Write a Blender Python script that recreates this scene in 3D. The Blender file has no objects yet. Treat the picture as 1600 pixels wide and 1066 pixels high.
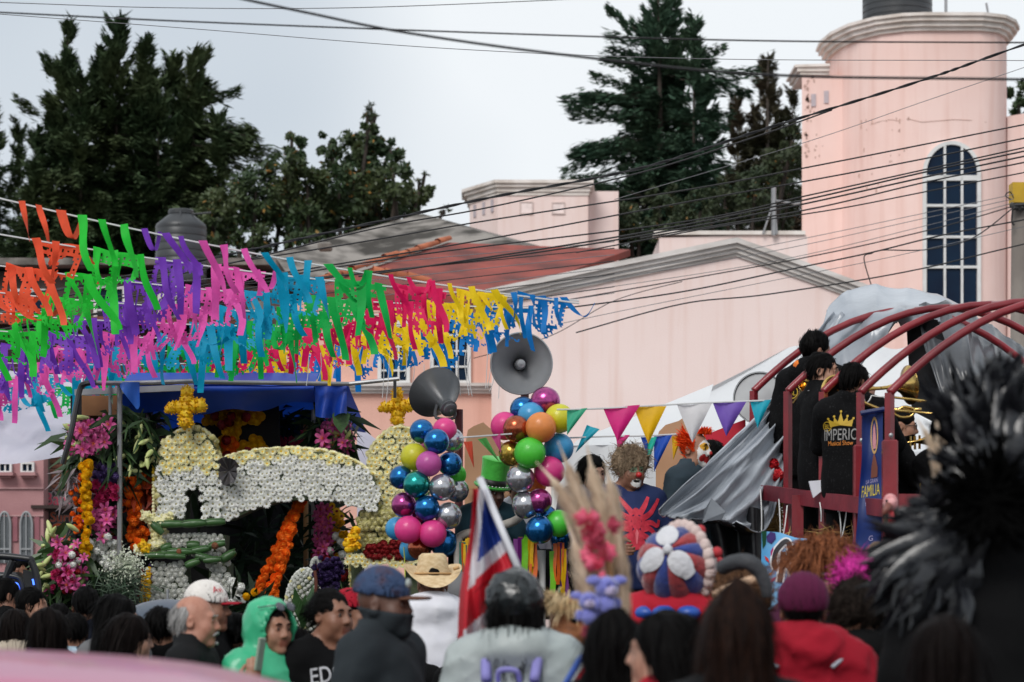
import bpy, bmesh, math, random
import numpy as np
from mathutils import Vector, Matrix, Euler
from mathutils.bvhtree import BVHTree
SC = bpy.context.scene
COL = SC.collection
RAD = math.radians
# ------------------------------------------------------------------ camera
FPX, HORIZON, CAMZ = 3778.0, 940.0, 1.6
cam_d = bpy.data.cameras.new('camera')
cam = bpy.data.objects.new('camera', cam_d)
COL.objects.link(cam)
cam.location = (0, 0, CAMZ)
cam.rotation_euler = (RAD(90), 0, 0)
cam_d.sensor_width = 36.0
cam_d.lens = 36.0 * FPX / 1600.0
cam_d.shift_y = (HORIZON - 533.0) / 1600.0
cam_d.clip_start = 0.1
cam_d.clip_end = 2000
cam_d.dof.use_dof = True
cam_d.dof.focus_distance = 19.0
cam_d.dof.aperture_fstop = 3.2
SC.camera = cam
# ------------------------------------------------------------------ world: an overcast sky over a Nishita base
SUN_EL, SUN_ROT = RAD(42), RAD(203)
world = bpy.data.worlds.new('World')
SC.world = world
world.use_nodes = True
wn, wl = world.node_tree.nodes, world.node_tree.links
bg = wn['Background']
bg.inputs['Strength'].default_value = 0.1
sky = wn.new('ShaderNodeTexSky')
sky.sky_type = 'NISHITA'
sky.sun_disc = False
sky.sun_elevation = SUN_EL
sky.sun_rotation = SUN_ROT
tc = wn.new('ShaderNodeTexCoord')
mp = wn.new('ShaderNodeMapping')
mp.inputs['Location'].default_value = (1.3, 0.1, 0.25)
nz = wn.new('ShaderNodeTexNoise')
nz.inputs['Scale'].default_value = 2.6
nz.inputs['Detail'].default_value = 3.0
nz.inputs['Roughness'].default_value = 0.45
rp = wn.new('ShaderNodeValToRGB')
rp.color_ramp.elements[0].position = 0.36
rp.color_ramp.elements[0].color = (4.0, 4.5, 5.05, 1)
rp.color_ramp.elements[1].position = 0.56
rp.color_ramp.elements[1].color = (6.6, 6.85, 7.05, 1)
mx = wn.new('ShaderNodeMix')
mx.data_type = 'RGBA'
mx.inputs['Factor'].default_value = 0.96
wl.new(tc.outputs['Generated'], mp.inputs['Vector'])
wl.new(mp.outputs['Vector'], nz.inputs['Vector'])
wl.new(nz.outputs['Fac'], rp.inputs['Fac'])
wl.new(sky.outputs['Color'], mx.inputs['A'])
wl.new(rp.outputs['Color'], mx.inputs['B'])
wl.new(mx.outputs['Result'], bg.inputs['Color'])
sun_d = bpy.data.lights.new('sun', 'SUN')
sun_d.energy = 1.5
sun_d.angle = RAD(25)
sun_d.color = (1.0, 0.97, 0.93)
sun = bpy.data.objects.new('sun', sun_d)
COL.objects.link(sun)
sun_dir = Vector((math.sin(SUN_ROT) * math.cos(SUN_EL), math.cos(SUN_ROT) * math.cos(SUN_EL), math.sin(SUN_EL)))
sun.rotation_euler = sun_dir.to_track_quat('Z', 'Y').to_euler()
sun.location = (0, -20, 40)
vs = SC.view_settings
vs.view_transform = 'Standard'
vs.look = 'None'
vs.exposure = 0.46
vs.gamma = 1.0
vs.use_curve_mapping = False
SC.render.engine = 'CYCLES'
SC.cycles.use_denoising = True
SC.cycles.max_bounces = 6
SC.cycles.transparent_max_bounces = 6
rng = random.Random(7)
nrng = np.random.default_rng(11)
def P(px, py, Y):
 """Point of the place that the photograph shows at pixel (px, py), Y metres away."""
 return Vector(((px - 800.0) / FPX * Y, Y, CAMZ + (HORIZON - py) / FPX * Y))
def pxm(Y):
 return FPX / Y
# ------------------------------------------------------------------ materials
MATS = {}
def mat(name, col, rough=0.7, col2=None, scale=6.0, detail=4.0, bump=0.0, bscale=40.0, metal=0.0, spec=0.5,
  lo=0.35, hi=0.65, stretch=(1, 1, 1), coat=0.0, sheen=0.0, trans=0.0, emit=None, emit_s=0.0, streak=None, rand=0.0, bdist=0.02):
 if name in MATS:
  return MATS[name]
 m = bpy.data.materials.new(name)
 m.use_nodes = True
 n, l = m.node_tree.nodes, m.node_tree.links
 b = n['Principled BSDF']
 b.inputs['Roughness'].default_value = rough
 b.inputs['Metallic'].default_value = metal
 b.inputs['Specular IOR Level'].default_value = spec
 b.inputs['Coat Weight'].default_value = coat
 b.inputs['Sheen Weight'].default_value = sheen
 t = n.new('ShaderNodeTexCoord')
 mpn = n.new('ShaderNodeMapping')
 mpn.inputs['Scale'].default_value = stretch
 l.new(t.outputs['Object'], mpn.inputs['Vector'])
 c1 = (*col, 1)
 c2 = (*(col2 if col2 is not None else [c * 0.82 for c in col]), 1)
 ns = n.new('ShaderNodeTexNoise')
 ns.inputs['Scale'].default_value = scale
 ns.inputs['Detail'].default_value = detail
 l.new(mpn.outputs['Vector'], ns.inputs['Vector'])
 r = n.new('ShaderNodeMapRange')
 r.inputs['From Min'].default_value = lo
 r.inputs['From Max'].default_value = hi
 l.new(ns.outputs['Fac'], r.inputs['Value'])
 x = n.new('ShaderNodeMix')
 x.data_type = 'RGBA'
 x.inputs['A'].default_value = c1
 x.inputs['B'].default_value = c2
 l.new(r.outputs['Result'], x.inputs['Factor'])
 out = x.outputs['Result']
 if streak:
  # rain streaks and soft patches: a second, vertically stretched noise
  m2 = n.new('ShaderNodeMapping')
  m2.inputs['Scale'].default_value = (2.6, 2.6, .16)
  l.new(t.outputs['Object'], m2.inputs['Vector'])
  n2 = n.new('ShaderNodeTexNoise')
  n2.inputs['Scale'].default_value = 2.2
  n2.inputs['Detail'].default_value = 7
  l.new(m2.outputs['Vector'], n2.inputs['Vector'])
  r2 = n.new('ShaderNodeMapRange')
  r2.inputs['From Min'].default_value = .5
  r2.inputs['From Max'].default_value = .78
  r2.inputs['To Max'].default_value = .6
  l.new(n2.outputs['Fac'], r2.inputs['Value'])
  x2 = n.new('ShaderNodeMix')
  x2.data_type = 'RGBA'
  x2.inputs['B'].default_value = (*streak, 1)
  l.new(out, x2.inputs['A'])
  l.new(r2.outputs['Result'], x2.inputs['Factor'])
  out = x2.outputs['Result']
 if rand:
  oi = n.new('ShaderNodeObjectInfo')
  hs = n.new('ShaderNodeHueSaturation')
  mr = n.new('ShaderNodeMapRange')
  mr.inputs['To Min'].default_value = 1 - rand
  mr.inputs['To Max'].default_value = 1 + rand
  l.new(oi.outputs['Random'], mr.inputs['Value'])
  l.new(mr.outputs['Result'], hs.inputs['Value'])
  l.new(out, hs.inputs['Color'])
  out = hs.outputs['Color']
 l.new(out, b.inputs['Base Color'])
 if bump:
  nb = n.new('ShaderNodeTexNoise')
  nb.inputs['Scale'].default_value = bscale
  nb.inputs['Detail'].default_value = 3
  l.new(mpn.outputs['Vector'], nb.inputs['Vector'])
  bp = n.new('ShaderNodeBump')
  bp.inputs['Strength'].default_value = bump
  bp.inputs['Distance'].default_value = bdist
  l.new(nb.outputs['Fac'], bp.inputs['Height'])
  l.new(bp.outputs['Normal'], b.inputs['Normal'])
 if emit:
  b.inputs['Emission Color'].default_value = (*emit, 1)
  b.inputs['Emission Strength'].default_value = emit_s
 if trans:
  tr = n.new('ShaderNodeBsdfTranslucent')
  l.new(out, tr.inputs['Color'])
  ms = n.new('ShaderNodeMixShader')
  ms.inputs['Fac'].default_value = trans
  l.new(b.outputs['BSDF'], ms.inputs[1])
  l.new(tr.outputs['BSDF'], ms.inputs[2])
  l.new(ms.outputs['Shader'], n['Material Output'].inputs['Surface'])
 MATS[name] = m
 return m
def srgb(r, g, b):
 def f(c):
  c /= 255.0
  return c / 12.92 if c < 0.04045 else ((c + 0.055) / 1.055) ** 2.4
 return (f(r), f(g), f(b))
# ------------------------------------------------------------------ things, parts
WM = {}
def thing(name, label, cat, loc=(0, 0, 0), group=None, rotz=0.0, scale=1.0):
 o = bpy.data.objects.new(name, None)
 COL.objects.link(o)
 o.empty_display_size = 0.1
 o.location = loc
 o.rotation_euler = (0, 0, rotz)
 o.scale = (scale,) * 3
 WM[o.name] = Matrix.Translation(Vector(loc)) @ Matrix.Rotation(rotz, 4, 'Z') @ Matrix.Scale(scale, 4)
 tag(o, label, cat, group)
 return o
def tag(o, label=None, cat=None, group=None, kind=None):
 if label:
  o['label'] = label
 if cat:
  o['category'] = cat
 if group:
  o['group'] = group
 if kind:
  o['kind'] = kind
 return o
def link(name, me, parent=None, loc=None, rot=None, scl=None, mats=None):
 """link mesh data as an object; mats override the slots on the object"""
 o = bpy.data.objects.new(name, me)
 COL.objects.link(o)
 if parent is not None:
  o.parent = parent
 if loc is not None:
  o.location = loc
 if rot is not None:
  o.rotation_euler = rot
 if scl is not None:
  o.scale = scl if hasattr(scl, '__len__') else (scl,) * 3
 WM[o.name] = (WM[parent.name] if parent is not None else Matrix.Identity(4)) @ Matrix.LocRotScale(
  o.location, o.rotation_euler, o.scale)
 if mats is not None:
  for i, m in enumerate(mats if isinstance(mats, (list, tuple)) else [mats]):
   if i < len(o.material_slots):
    o.material_slots[i].link = 'OBJECT'
    o.material_slots[i].material = m
 return o
def mesh_np(name, V, F, mats=None, mi=None, smooth=False):
 """mesh from numpy arrays, all faces with the same corner count"""
 V = np.asarray(V, dtype=np.float32)
 F = np.asarray(F, dtype=np.int32)
 me = bpy.data.meshes.new(name)
 k = F.shape[1]
 me.vertices.add(len(V))
 me.vertices.foreach_set('co', V.ravel())
 me.loops.add(F.size)
 me.loops.foreach_set('vertex_index', F.ravel())
 me.polygons.add(len(F))
 me.polygons.foreach_set('loop_start', np.arange(0, F.size, k, dtype=np.int32))
 if mi is not None:
  me.polygons.foreach_set('material_index', np.asarray(mi, dtype=np.int32))
 me.polygons.foreach_set('use_smooth', np.full(len(F), smooth))
 for m in (mats if isinstance(mats, (list, tuple)) else [mats]):
  me.materials.append(m)
 me.update(calc_edges=True)
 return me
def frame_to(d, up=Vector((0, 0, 1))):
 """rotation whose Z axis is d"""
 d = Vector(d).normalized()
 x = up.cross(d)
 if x.length < 1e-4:
  x = Vector((1, 0, 0))
 x.normalize()
 y = d.cross(x)
 return Matrix((x, y, d)).transposed()
class MB:
 def __init__(s):
  s.v, s.f, s.m, s.cur = [], [], [], 0
 def add(s, vs_, fs_, m=None):
  o = len(s.v)
  s.v.extend([tuple(q) for q in vs_])
  for f in fs_:
   s.f.append(tuple(i + o for i in f))
   s.m.append(s.cur if m is None else m)
  return s
 def box(s, c, size, rot=None, m=None, bevel=0.0):
  c = Vector(c)
  hx, hy, hz = [q / 2 for q in size]
  if bevel:
   b = min(bevel, hx * .9, hy * .9, hz * .9)
   pts = []
   for sx in (-1, 1):
    for sy in (-1, 1):
     for sz in (-1, 1):
      pts += [(sx * (hx - b), sy * hy - sy * b * 0, sz * (hz - b)), (sx * hx, sy * (hy - b), sz * (hz - b)), (sx * (hx - b), sy * (hy - b), sz * hz)]
   bm = bmesh.new()
   for p in pts:
    bm.verts.new(p)
   bmesh.ops.convex_hull(bm, input=bm.verts)
   bm.verts.index_update()
   vv = [v.co.copy() for v in bm.verts]
   ff = [[v.index for v in f.verts] for f in bm.faces]
   bm.free()
  else:
   vv = [Vector((x, y, z)) for x in (-hx, hx) for y in (-hy, hy) for z in (-hz, hz)]
   ff = [(0, 1, 3, 2), (4, 6, 7, 5), (0, 4, 5, 1), (2, 3, 7, 6), (0, 2, 6, 4), (1, 5, 7, 3)]
  if rot is not None:
   vv = [rot @ v for v in vv]
  return s.add([v + c for v in vv], ff, m)
 def tube(s, pts, r, n=8, m=None, caps=True, closed=False):
  pts = [Vector(p) for p in pts]
  k = len(pts)
  rs = [r] * k if not hasattr(r, '__len__') else list(r)
  vs_, fs_ = [], []
  prevx = None
  for i, p in enumerate(pts):
   if closed:
    d = pts[(i + 1) % k] - pts[i - 1]
   else:
    d = pts[min(i + 1, k - 1)] - pts[max(i - 1, 0)]
   if d.length < 1e-9:
    d = Vector((0, 0, 1))
   d.normalize()
   if prevx is None:
    up = Vector((0, 0, 1)) if abs(d.z) < 0.95 else Vector((0, 1, 0))
    x = up.cross(d).normalized()
   else:
    x = (prevx - d * prevx.dot(d)).normalized()
   prevx = x
   y = d.cross(x)
   for j in range(n):
    a = 2 * math.pi * j / n
    vs_.append(p + (x * math.cos(a) + y * math.sin(a)) * rs[i])
  for i in range(k if closed else k - 1):
   i2 = (i + 1) % k
   for j in range(n):
    j2 = (j + 1) % n
    fs_.append((i * n + j, i * n + j2, i2 * n + j2, i2 * n + j))
  if caps and not closed:
   fs_.append(tuple(range(n))[::-1])
   fs_.append(tuple(range((k - 1) * n, k * n)))
  return s.add(vs_, fs_, m)
 def lathe(s, prof, n=24, origin=(0, 0, 0), axis=(0, 0, 1), m=None, a0=0.0, a1=2 * math.pi):
  R = frame_to(axis)
  o = Vector(origin)
  full = abs(a1 - a0 - 2 * math.pi) < 1e-6
  cnt = n if full else n + 1
  vs_, fs_ = [], []
  for (r, z) in prof:
   for j in range(cnt):
    a = a0 + (a1 - a0) * j / n
    vs_.append(o + R @ Vector((r * math.cos(a), r * math.sin(a), z)))
  for i in range(len(prof) - 1):
   for j in range(n):
    j2 = (j + 1) % cnt
    fs_.append((i * cnt + j, i * cnt + j2, (i + 1) * cnt + j2, (i + 1) * cnt + j))
  return s.add(vs_, fs_, m)
 def sphere(s, c, r, n=16, k=10, m=None, rot=None):
  r = (r, r, r) if not hasattr(r, '__len__') else r
  c = Vector(c)
  vs_, fs_ = [], []
  for i in range(k + 1):
   t = math.pi * i / k
   for j in range(n):
    a = 2 * math.pi * j / n
    q = Vector((r[0] * math.sin(t) * math.cos(a), r[1] * math.sin(t) * math.sin(a), r[2] * math.cos(t)))
    vs_.append(c + (rot @ q if rot is not None else q))
  for i in range(k):
   for j in range(n):
    j2 = (j + 1) % n
    fs_.append((i * n + j, (i + 1) * n + j, (i + 1) * n + j2, i * n + j2))
  return s.add(vs_, fs_, m)
 def prism(s, poly, off, m=None):
  """polygon (world points, planar) pushed along off"""
  poly = [Vector(p) for p in poly]
  off = Vector(off)
  n = len(poly)
  vs_ = poly + [p + off for p in poly]
  fs_ = [tuple(range(n)), tuple(range(2 * n - 1, n - 1, -1))]
  for i in range(n):
   j = (i + 1) % n
   fs_.append((i, i + n, j + n, j))
  return s.add(vs_, fs_, m)
 def grid(s, fn, nu, nv, m=None):
  vs_ = [fn(i / nu, j / nv) for i in range(nu + 1) for j in range(nv + 1)]
  fs_ = [(i * (nv + 1) + j, (i + 1) * (nv + 1) + j, (i + 1) * (nv + 1) + j + 1, i * (nv + 1) + j + 1)
               for i in range(nu) for j in range(nv)]
  return s.add(vs_, fs_, m)
 def mesh(s, name, mats, smooth=False, inv=None, recalc=True):
  me = bpy.data.meshes.new(name)
  vv = s.v if inv is None else [inv @ Vector(p) for p in s.v]
  me.from_pydata(vv, [], s.f)
  for mm in (mats if isinstance(mats, (list, tuple)) else [mats]):
   me.materials.append(mm)
  me.polygons.foreach_set('material_index', s.m)
  if recalc:
   bm = bmesh.new()
   bm.from_mesh(me)
   bmesh.ops.recalc_face_normals(bm, faces=bm.faces)
   bm.to_mesh(me)
   bm.free()
  if smooth:
   me.polygons.foreach_set('use_smooth', [True] * len(me.polygons))
   if smooth != 'all':
    me.set_sharp_from_angle(angle=RAD(40))
  me.update()
  return me
 def build(s, name, mats, parent=None, smooth=False, origin=None):
  """link as one object. Vertices are world points; they become local to the parent."""
  if parent is not None:
   inv = WM[parent.name].inverted()
   return link(name, s.mesh(name, mats, smooth, inv), parent)
  if origin is None:
   a = np.array(s.v)
   origin = Vector(((a[:, 0].min() + a[:, 0].max()) / 2, (a[:, 1].min() + a[:, 1].max()) / 2, a[:, 2].min()))
  origin = Vector(origin)
  return link(name, s.mesh(name, mats, smooth, Matrix.Translation(-origin)), None, origin)
def catmull(pts, n=8, closed=False):
 pts = [Vector(p) for p in pts]
 out = []
 k = len(pts)
 for i in range(k if closed else k - 1):
  if closed:
   p0, p1, p2, p3 = pts[i - 1], pts[i], pts[(i + 1) % k], pts[(i + 2) % k]
  else:
   p0, p1, p2, p3 = pts[max(i - 1, 0)], pts[i], pts[i + 1], pts[min(i + 2, k - 1)]
  for j in range(n):
   t = j / n
   out.append(0.5 * ((2 * p1) + (p2 - p0) * t + (2 * p0 - 5 * p1 + 4 * p2 - p3) * t * t + (3 * p1 - p0 - 3 * p2 + p3) * t ** 3))
 if not closed:
  out.append(pts[-1])
 return out
_TXT = {}
def text_mesh(txt, size=1.0):
 """flat lettering: (2D points, faces), baseline centre at the origin"""
 if txt in _TXT:
  return _TXT[txt]
 cu = bpy.data.curves.new('lettering', 'FONT')
 cu.body = txt
 cu.align_x = 'CENTER'
 cu.resolution_u = 3
 o = bpy.data.objects.new('lettering', cu)
 COL.objects.link(o)
 dg = bpy.context.evaluated_depsgraph_get()
 me = bpy.data.meshes.new_from_object(o.evaluated_get(dg))
 v = [(q.co.x, q.co.y) for q in me.vertices]
 f = [tuple(p.vertices) for p in me.polygons]
 bpy.data.objects.remove(o)
 bpy.data.meshes.remove(me)
 bpy.data.curves.remove(cu)
 _TXT[txt] = (v, f)
 return v, f
ORD = ['first', 'second', 'third', 'fourth', 'fifth', 'sixth', 'seventh', 'eighth', 'ninth', 'tenth', 'eleventh', 'twelfth',
       'thirteenth', 'fourteenth', 'fifteenth', 'sixteenth', 'seventeenth', 'eighteenth', 'nineteenth', 'twentieth']
# ================================================================== ground
M_asph = mat('asphalt', (0.05, 0.05, 0.052), 0.85, (0.035, 0.035, 0.036), 3, bump=0.4, bscale=120)
M_dirt = mat('dusty_ground', (0.16, 0.14, 0.12), 0.95, (0.1, 0.09, 0.08), 0.4, bump=0.3, bscale=30)
b = MB(); b.grid(lambda u, v: ((u - .5) * 1200, (v - .3) * 1400, 0), 12, 12)
tag(b.build('ground', M_dirt), kind='structure')
b = MB(); b.grid(lambda u, v: (-60 + u * 120, -10 + v * 43, 0.004), 8, 8)
tag(b.build('road', M_asph), kind='structure')
b = MB(); b.box((0, 34.6, 0.07), (90, 3.0, 0.14))
tag(b.build('pavement', mat('kerb_concrete', (0.3, 0.29, 0.28), 0.9, (0.22, 0.21, 0.2), 2, bump=.3)), kind='structure')
# ================================================================== buildings
M_pink = mat('pink_stucco', srgb(240, 220, 215), 0.9, srgb(233, 209, 203), 0.55, 7, bump=0.3, bscale=55, lo=.3, hi=.75, streak=srgb(222, 188, 176))
M_pinkD = mat('salmon_stucco', srgb(226, 180, 164), 0.9, srgb(218, 168, 152), 0.7, 6, bump=0.3, bscale=55, streak=srgb(200, 150, 134))
M_pinkT = mat('weathered_pink_stucco', srgb(240, 210, 202), 0.9, srgb(233, 199, 190), 0.7, 8, bump=0.35, bscale=45, lo=.35, hi=.72, streak=srgb(222, 180, 168))
M_corn = mat('grey_cornice_paint', srgb(218, 212, 208), 0.9, srgb(184, 177, 172), 1.6, 8, bump=.25, bscale=30, stretch=(1, 1, 3))
M_cornW = mat('pale_cornice_paint', srgb(233, 225, 219), 0.9, srgb(204, 193, 184), 2.5, 7, bump=.2, bscale=30)
M_stain = mat('grime_stain', srgb(176, 146, 136), 0.95, srgb(206, 170, 158), 5, 6)
M_glass = mat('dark_blue_glass', (0.006, 0.02, 0.045), 0.22, (0.005, 0.012, 0.03), 1.2, spec=0.12)
M_white = mat('white_paint', (0.72, 0.72, 0.71), 0.5, (0.62, 0.62, 0.61), 4, bump=.05)
M_redroof = mat('red_painted_roof', srgb(150, 72, 62), 0.9, srgb(98, 54, 50), 1.4, 8, bump=.3, bscale=20)
M_grayroof = mat('mossy_concrete_roof', srgb(142, 136, 130), 0.95, srgb(58, 54, 49), 1.1, 9, bump=.5, bscale=14, lo=.42, hi=.58)
M_terra = mat('terracotta_tile', srgb(190, 112, 78), 0.9, srgb(150, 84, 58), 3, rand=.15)
def wall_prism(parent, name, pts, Y, depth, m):
 bb = MB()
 bb.prism([P(x, y, Y) for x, y in pts], (0, depth, 0))
 return bb.build(name, m, parent)
def ground_py(Y):
 return HORIZON + CAMZ * FPX / Y
def rect_window(parent, x0, x1, y0, y1, Y, cols, rows, fr=0.06, mun=0.03):
 """casement of panes in a white frame standing 5 cm proud of the wall"""
 a, c = P(x0, y1, Y), P(x1, y0, Y)
 w, h = c.x - a.x, c.z - a.z
 bb = MB()
 for xx in (a.x, c.x):
  bb.box((xx, Y - .03, a.z + h / 2), (fr, .1, h + fr))
 for zz in (a.z, c.z):
  bb.box((a.x + w / 2, Y - .03, zz), (w - fr, .096, fr))
 win = bb.build('window', M_white, parent)
 bb = MB()
 for i in range(1, cols):
  bb.box((a.x + w * i / cols, Y - .03, a.z + h / 2), (mun, .05, h - fr))
 for j in range(1, rows):
  bb.box((a.x + w / 2, Y - .033, a.z + h * j / rows), (w - fr, .046, mun))
 bb.build('glazing_bar', M_white, win)
 pm = None
 for i in range(cols):
  for j in range(rows):
   c0 = Vector((a.x + w * (i + .5) / cols, Y - .012, a.z + h * (j + .5) / rows))
   if pm is None:
    q = MB(); q.box((0, 0, 0), (w / cols - mun * .6, .012, h / rows - mun * .6))
    pm = q.mesh('pane', M_glass)
   inv = WM[win.name].inverted()
   link('pane', pm, win, inv @ c0)
 return win
def cornice_run(parent, pts, Yp, steps, m, name='cornice', back=0.3):
 """stepped moulding along a polyline of world points (top edge); steps = [(height, projection)]"""
 pts = [Vector(p) for p in pts]
 bb = MB()
 n = len(pts)
 z0 = 0.0
 outs = []
 for i in range(n):
  d = pts[min(i + 1, n - 1)] - pts[max(i - 1, 0)]
  nrm = Vector((d.y, -d.x, 0)).normalized()
  outs.append(nrm)
 prof = []
 for (h, pr) in steps:
  prof += [(pr, z0), (pr, z0 - h)]
  z0 -= h
 prof = [(-back, 0)] + prof + [(-back, z0)]
 vs_, fs_ = [], []
 k = len(prof)
 for i in range(n):
  for (pr, z) in prof:
   vs_.append(pts[i] + outs[i] * pr + Vector((0, 0, z)))
 for i in range(n - 1):
  for j in range(k):
   j2 = (j + 1) % k
   fs_.append((i * k + j, i * k + j2, (i + 1) * k + j2, (i + 1) * k + j))
 fs_.append(tuple(range(k)))
 fs_.append(tuple(range((n - 1) * k, n * k)))
 bb.add(vs_, fs_)
 return bb.build(name, m, parent)
# ---- the gabled hall
YG = 38.0
hall = thing('gabled_hall', 'pale pink hall with a grey stepped gable cornice behind the float and tents', 'building', P(1060, ground_py(YG), YG))
gp = ground_py(YG)
wall_prism(hall, 'wall', [(768, gp), (1372, gp), (1372, 470), (1150, 396), (768, 472)], YG, 7, M_pink)
cornice_run(hall, [P(758, 455, YG), P(960, 412, YG), P(1150, 374, YG), P(1262, 414, YG), P(1376, 456, YG)], YG,
   [(.08, .2), (.07, .14), (.07, .09), (.05, .04)], M_corn)
b = MB()
b.prism([P(758, 452, YG + .2), P(1150, 371, YG + .2), P(1376, 453, YG + .2), P(1376, 466, YG + .2), P(1150, 386, YG + .2), P(758, 468, YG + .2)], (0, 7, 0))
b.build('roof', M_grayroof, hall)
# ---- wing with the windows
YW = 39.0
gp = ground_py(YW)
wing = thing('window_wing', 'salmon pink wing with white barred windows below a red painted roof', 'building', P(610, gp, YW))
wall_prism(wing, 'wall', [(440, gp), (772, gp), (772, 470), (440, 470)], YW, 6, M_pinkD)
rect_window(wing, 593, 638, 505, 598, YW, 3, 5)
rect_window(wing, 675, 733, 500, 598, YW, 3, 4)
cornice_run(wing, [P(520, 600, YW), P(775, 600, YW)], YW, [(.05, .2), (.06, .14), (.05, .08)], M_corn, 'ledge', back=0)
b = MB()
A, B_, C_, D_ = P(478, 452, 39.0), P(700, 379, 43.5), P(985, 390, 44), P(772, 466, 38.8)
for q in ([A, D_, C_, B_],):
 b.prism(q, (0, 0, -.12))
b.build('roof', M_redroof, wing)
tm = MB()
tm.lathe([(0.09, -.22), (0.075, .22)], 8, axis=(1, 0, 0), a0=0, a1=math.pi)
tmm = tm.mesh('ridge_tile', M_terra)
tw = MB();
dirA = (B_ - A)
for i in range(13):
 t = (i + .5) / 13
 c = A + dirA * t + Vector((0, -.02, .06))
 q = MB(); R = frame_to(dirA)
 q.lathe([(0.07, -.24), (0.055, .24)], 10, origin=c + Vector((rng.uniform(-.02, .02), 0, rng.uniform(-.02, .03))), axis=dirA + Vector((0, 0, rng.uniform(-.1, .1))), a0=RAD(-20), a1=RAD(200))
 q.build('ridge_tile', M_terra, wing)
for i in range(4):
 c = P(600 + 18 * i, 428 + 3 * i, 39.2)
 q = MB(); q.lathe([(0.09, -.2), (0.075, .2)], 10, origin=c, axis=(1, .3, -.2), a0=RAD(-20), a1=RAD(200))
 q.build('ridge_tile', M_terra, wing)
# ---- grey roof house
gh = thing('grey_roof_house', 'house with a mossy grey hipped concrete roof behind the red roof', 'building', P(600, ground_py(46), 46))
b = MB()
R_, L_, Rt, Bk = P(660, 334, 50), P(318, 425, 44), P(868, 398, 44.2), P(640, 420, 58)
b.add([R_, L_, Rt, P(500, 452, 44), P(900, 400, 56), P(330, 420, 57), P(645, 432, 44)], [(0, 1, 3, 6), (0, 6, 2), (0, 2, 4), (0, 4, 5), (0, 5, 1), (1, 5, 4, 2, 6, 3)])
b.build('roof', M_grayroof, gh)
b = MB(); b.prism([P(345, ground_py(45), 45), P(860, ground_py(45), 45), P(860, 440, 45), P(345, 452, 45)], (0, 10, 0))
b.build('wall', mat('grey_render', srgb(120, 112, 106), .95, srgb(90, 82, 78), 1, bump=.3), gh)
# parapet lump and orange tile hip on the grey roof
b = MB(); b.box(P(508, 386, 43.9), (.25, .3, .14), bevel=.03); b.build('parapet_stub', M_grayroof, gh)
# ---- small tower
YC = 55.0
st = thing('small_pink_tower', 'small square pink tower with pale cornice and little square holes, behind the roofs', 'building', P(850, ground_py(YC), YC))
gp = ground_py(YC)
topz = P(0, 303, YC).z
c1, c2, c3 = P(778, 303, YC), P(919, 303, YC), P(734, 303, 56.2)
b = MB()
poly = [Vector((c3.x, 56.2, 0)), Vector((c1.x, YC, 0)), Vector((c2.x, YC, 0)), Vector((c2.x, 58, 0)), Vector((c3.x, 58, 0))]
b.prism(poly, (0, 0, topz))
b.build('wall', M_pink, st)
b = MB(); b.box((P(942, 0, 56).x, 57.2, P(0, 299, 55.7).z / 2), (P(966, 0, 56).x - P(919, 0, 56).x, 3, P(0, 299, 55.7).z)); b.build('extension_wall', M_pink, st)
tz = P(0, 283, YC).z
cornice_run(st, [Vector((c3.x, 57.2, tz)), Vector((c3.x, 56.2, tz)), Vector((c1.x, YC, tz)), Vector((c2.x, YC, tz)), Vector((c2.x, 56.5, tz))], YC,
   [(.07, .2), (.08, .14), (.1, .07), (.08, .03)], M_cornW)
M_hole = mat('recess_shade', srgb(216, 196, 190), .9)
for (x0, x1, y0, y1) in ((814, 831, 317, 333), (864, 881, 318, 333)):
 q = MB(); a, c = P(x0, y1, YC - .01), P(x1, y0, YC - .01)
 w, h = c.x - a.x, c.z - a.z
 q.box((a.x + w / 2, YC - .005, c.z + .015), (w + .06, .05, .03)); q.box((a.x + w / 2, YC - .005, a.z - .015), (w + .06, .05, .03))
 q.box((a.x - .015, YC - .005, a.z + h / 2), (.03, .05, h)); q.box((c.x + .015, YC - .005, a.z + h / 2), (.03, .05, h))
 q.build('opening_frame', M_hole, st)
 q = MB(); q.box((a.x + w / 2, YC - .004, a.z + h / 2), (w, .02, h)); q.build('opening', mat('bright_opening', srgb(250, 232, 228), .9), st)
for t in (.2, .52, .82):
 q = MB(); pt = Vector((c3.x, 56.2, 0)).lerp(Vector((c1.x, YC, 0)), t); z = P(0, 325, 55.5).z
 dd = (Vector((c1.x, YC, 0)) - Vector((c3.x, 56.2, 0))).normalized()
 q.box((pt.x, pt.y, z), (.11, .05, .28), Matrix((dd, Vector((-dd.y, dd.x, 0)), Vector((0, 0, 1)))).transposed())
 q.build('opening', mat('shaded_opening', srgb(190, 180, 186), .9), st)
# ---- low parapet
lp = thing('low_parapet_house', 'low pale pink parapet wall between the gable and the round tower', 'building', P(1130, ground_py(44), 44))
wall_prism(lp, 'wall', [(1030, ground_py(44)), (1262, ground_py(44)), (1262, 368), (1210, 366), (1030, 372)], 44, 3, M_pink)
b = MB(); b.box(P(1140, 366, 44) + Vector((0, .2, .02)), (2.75, .5, .07)); b.build('coping', M_cornW, lp)
an = MB()
an.tube([P(1209, 368, 43.9), P(1209, 292, 43.9)], .045, 6); an.tube([P(1192, 366, 43.9), P(1208, 318, 43.9)], .018, 5)
an.tube([P(1214, 366, 43.9), P(1210, 318, 43.9)], .018, 5); an.tube([P(1205, 312, 43.9), P(1240, 318, 43.9)], .02, 5); an.tube([P(1240, 318, 43.9), P(1250, 316, 43.9)], .035, 5)
tag(an.build('roof_antenna', mat('galvanised_steel', (.35, .35, .36), .5, metal=.6)), 'grey mast with stays on the low pink parapet', 'antenna')
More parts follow.
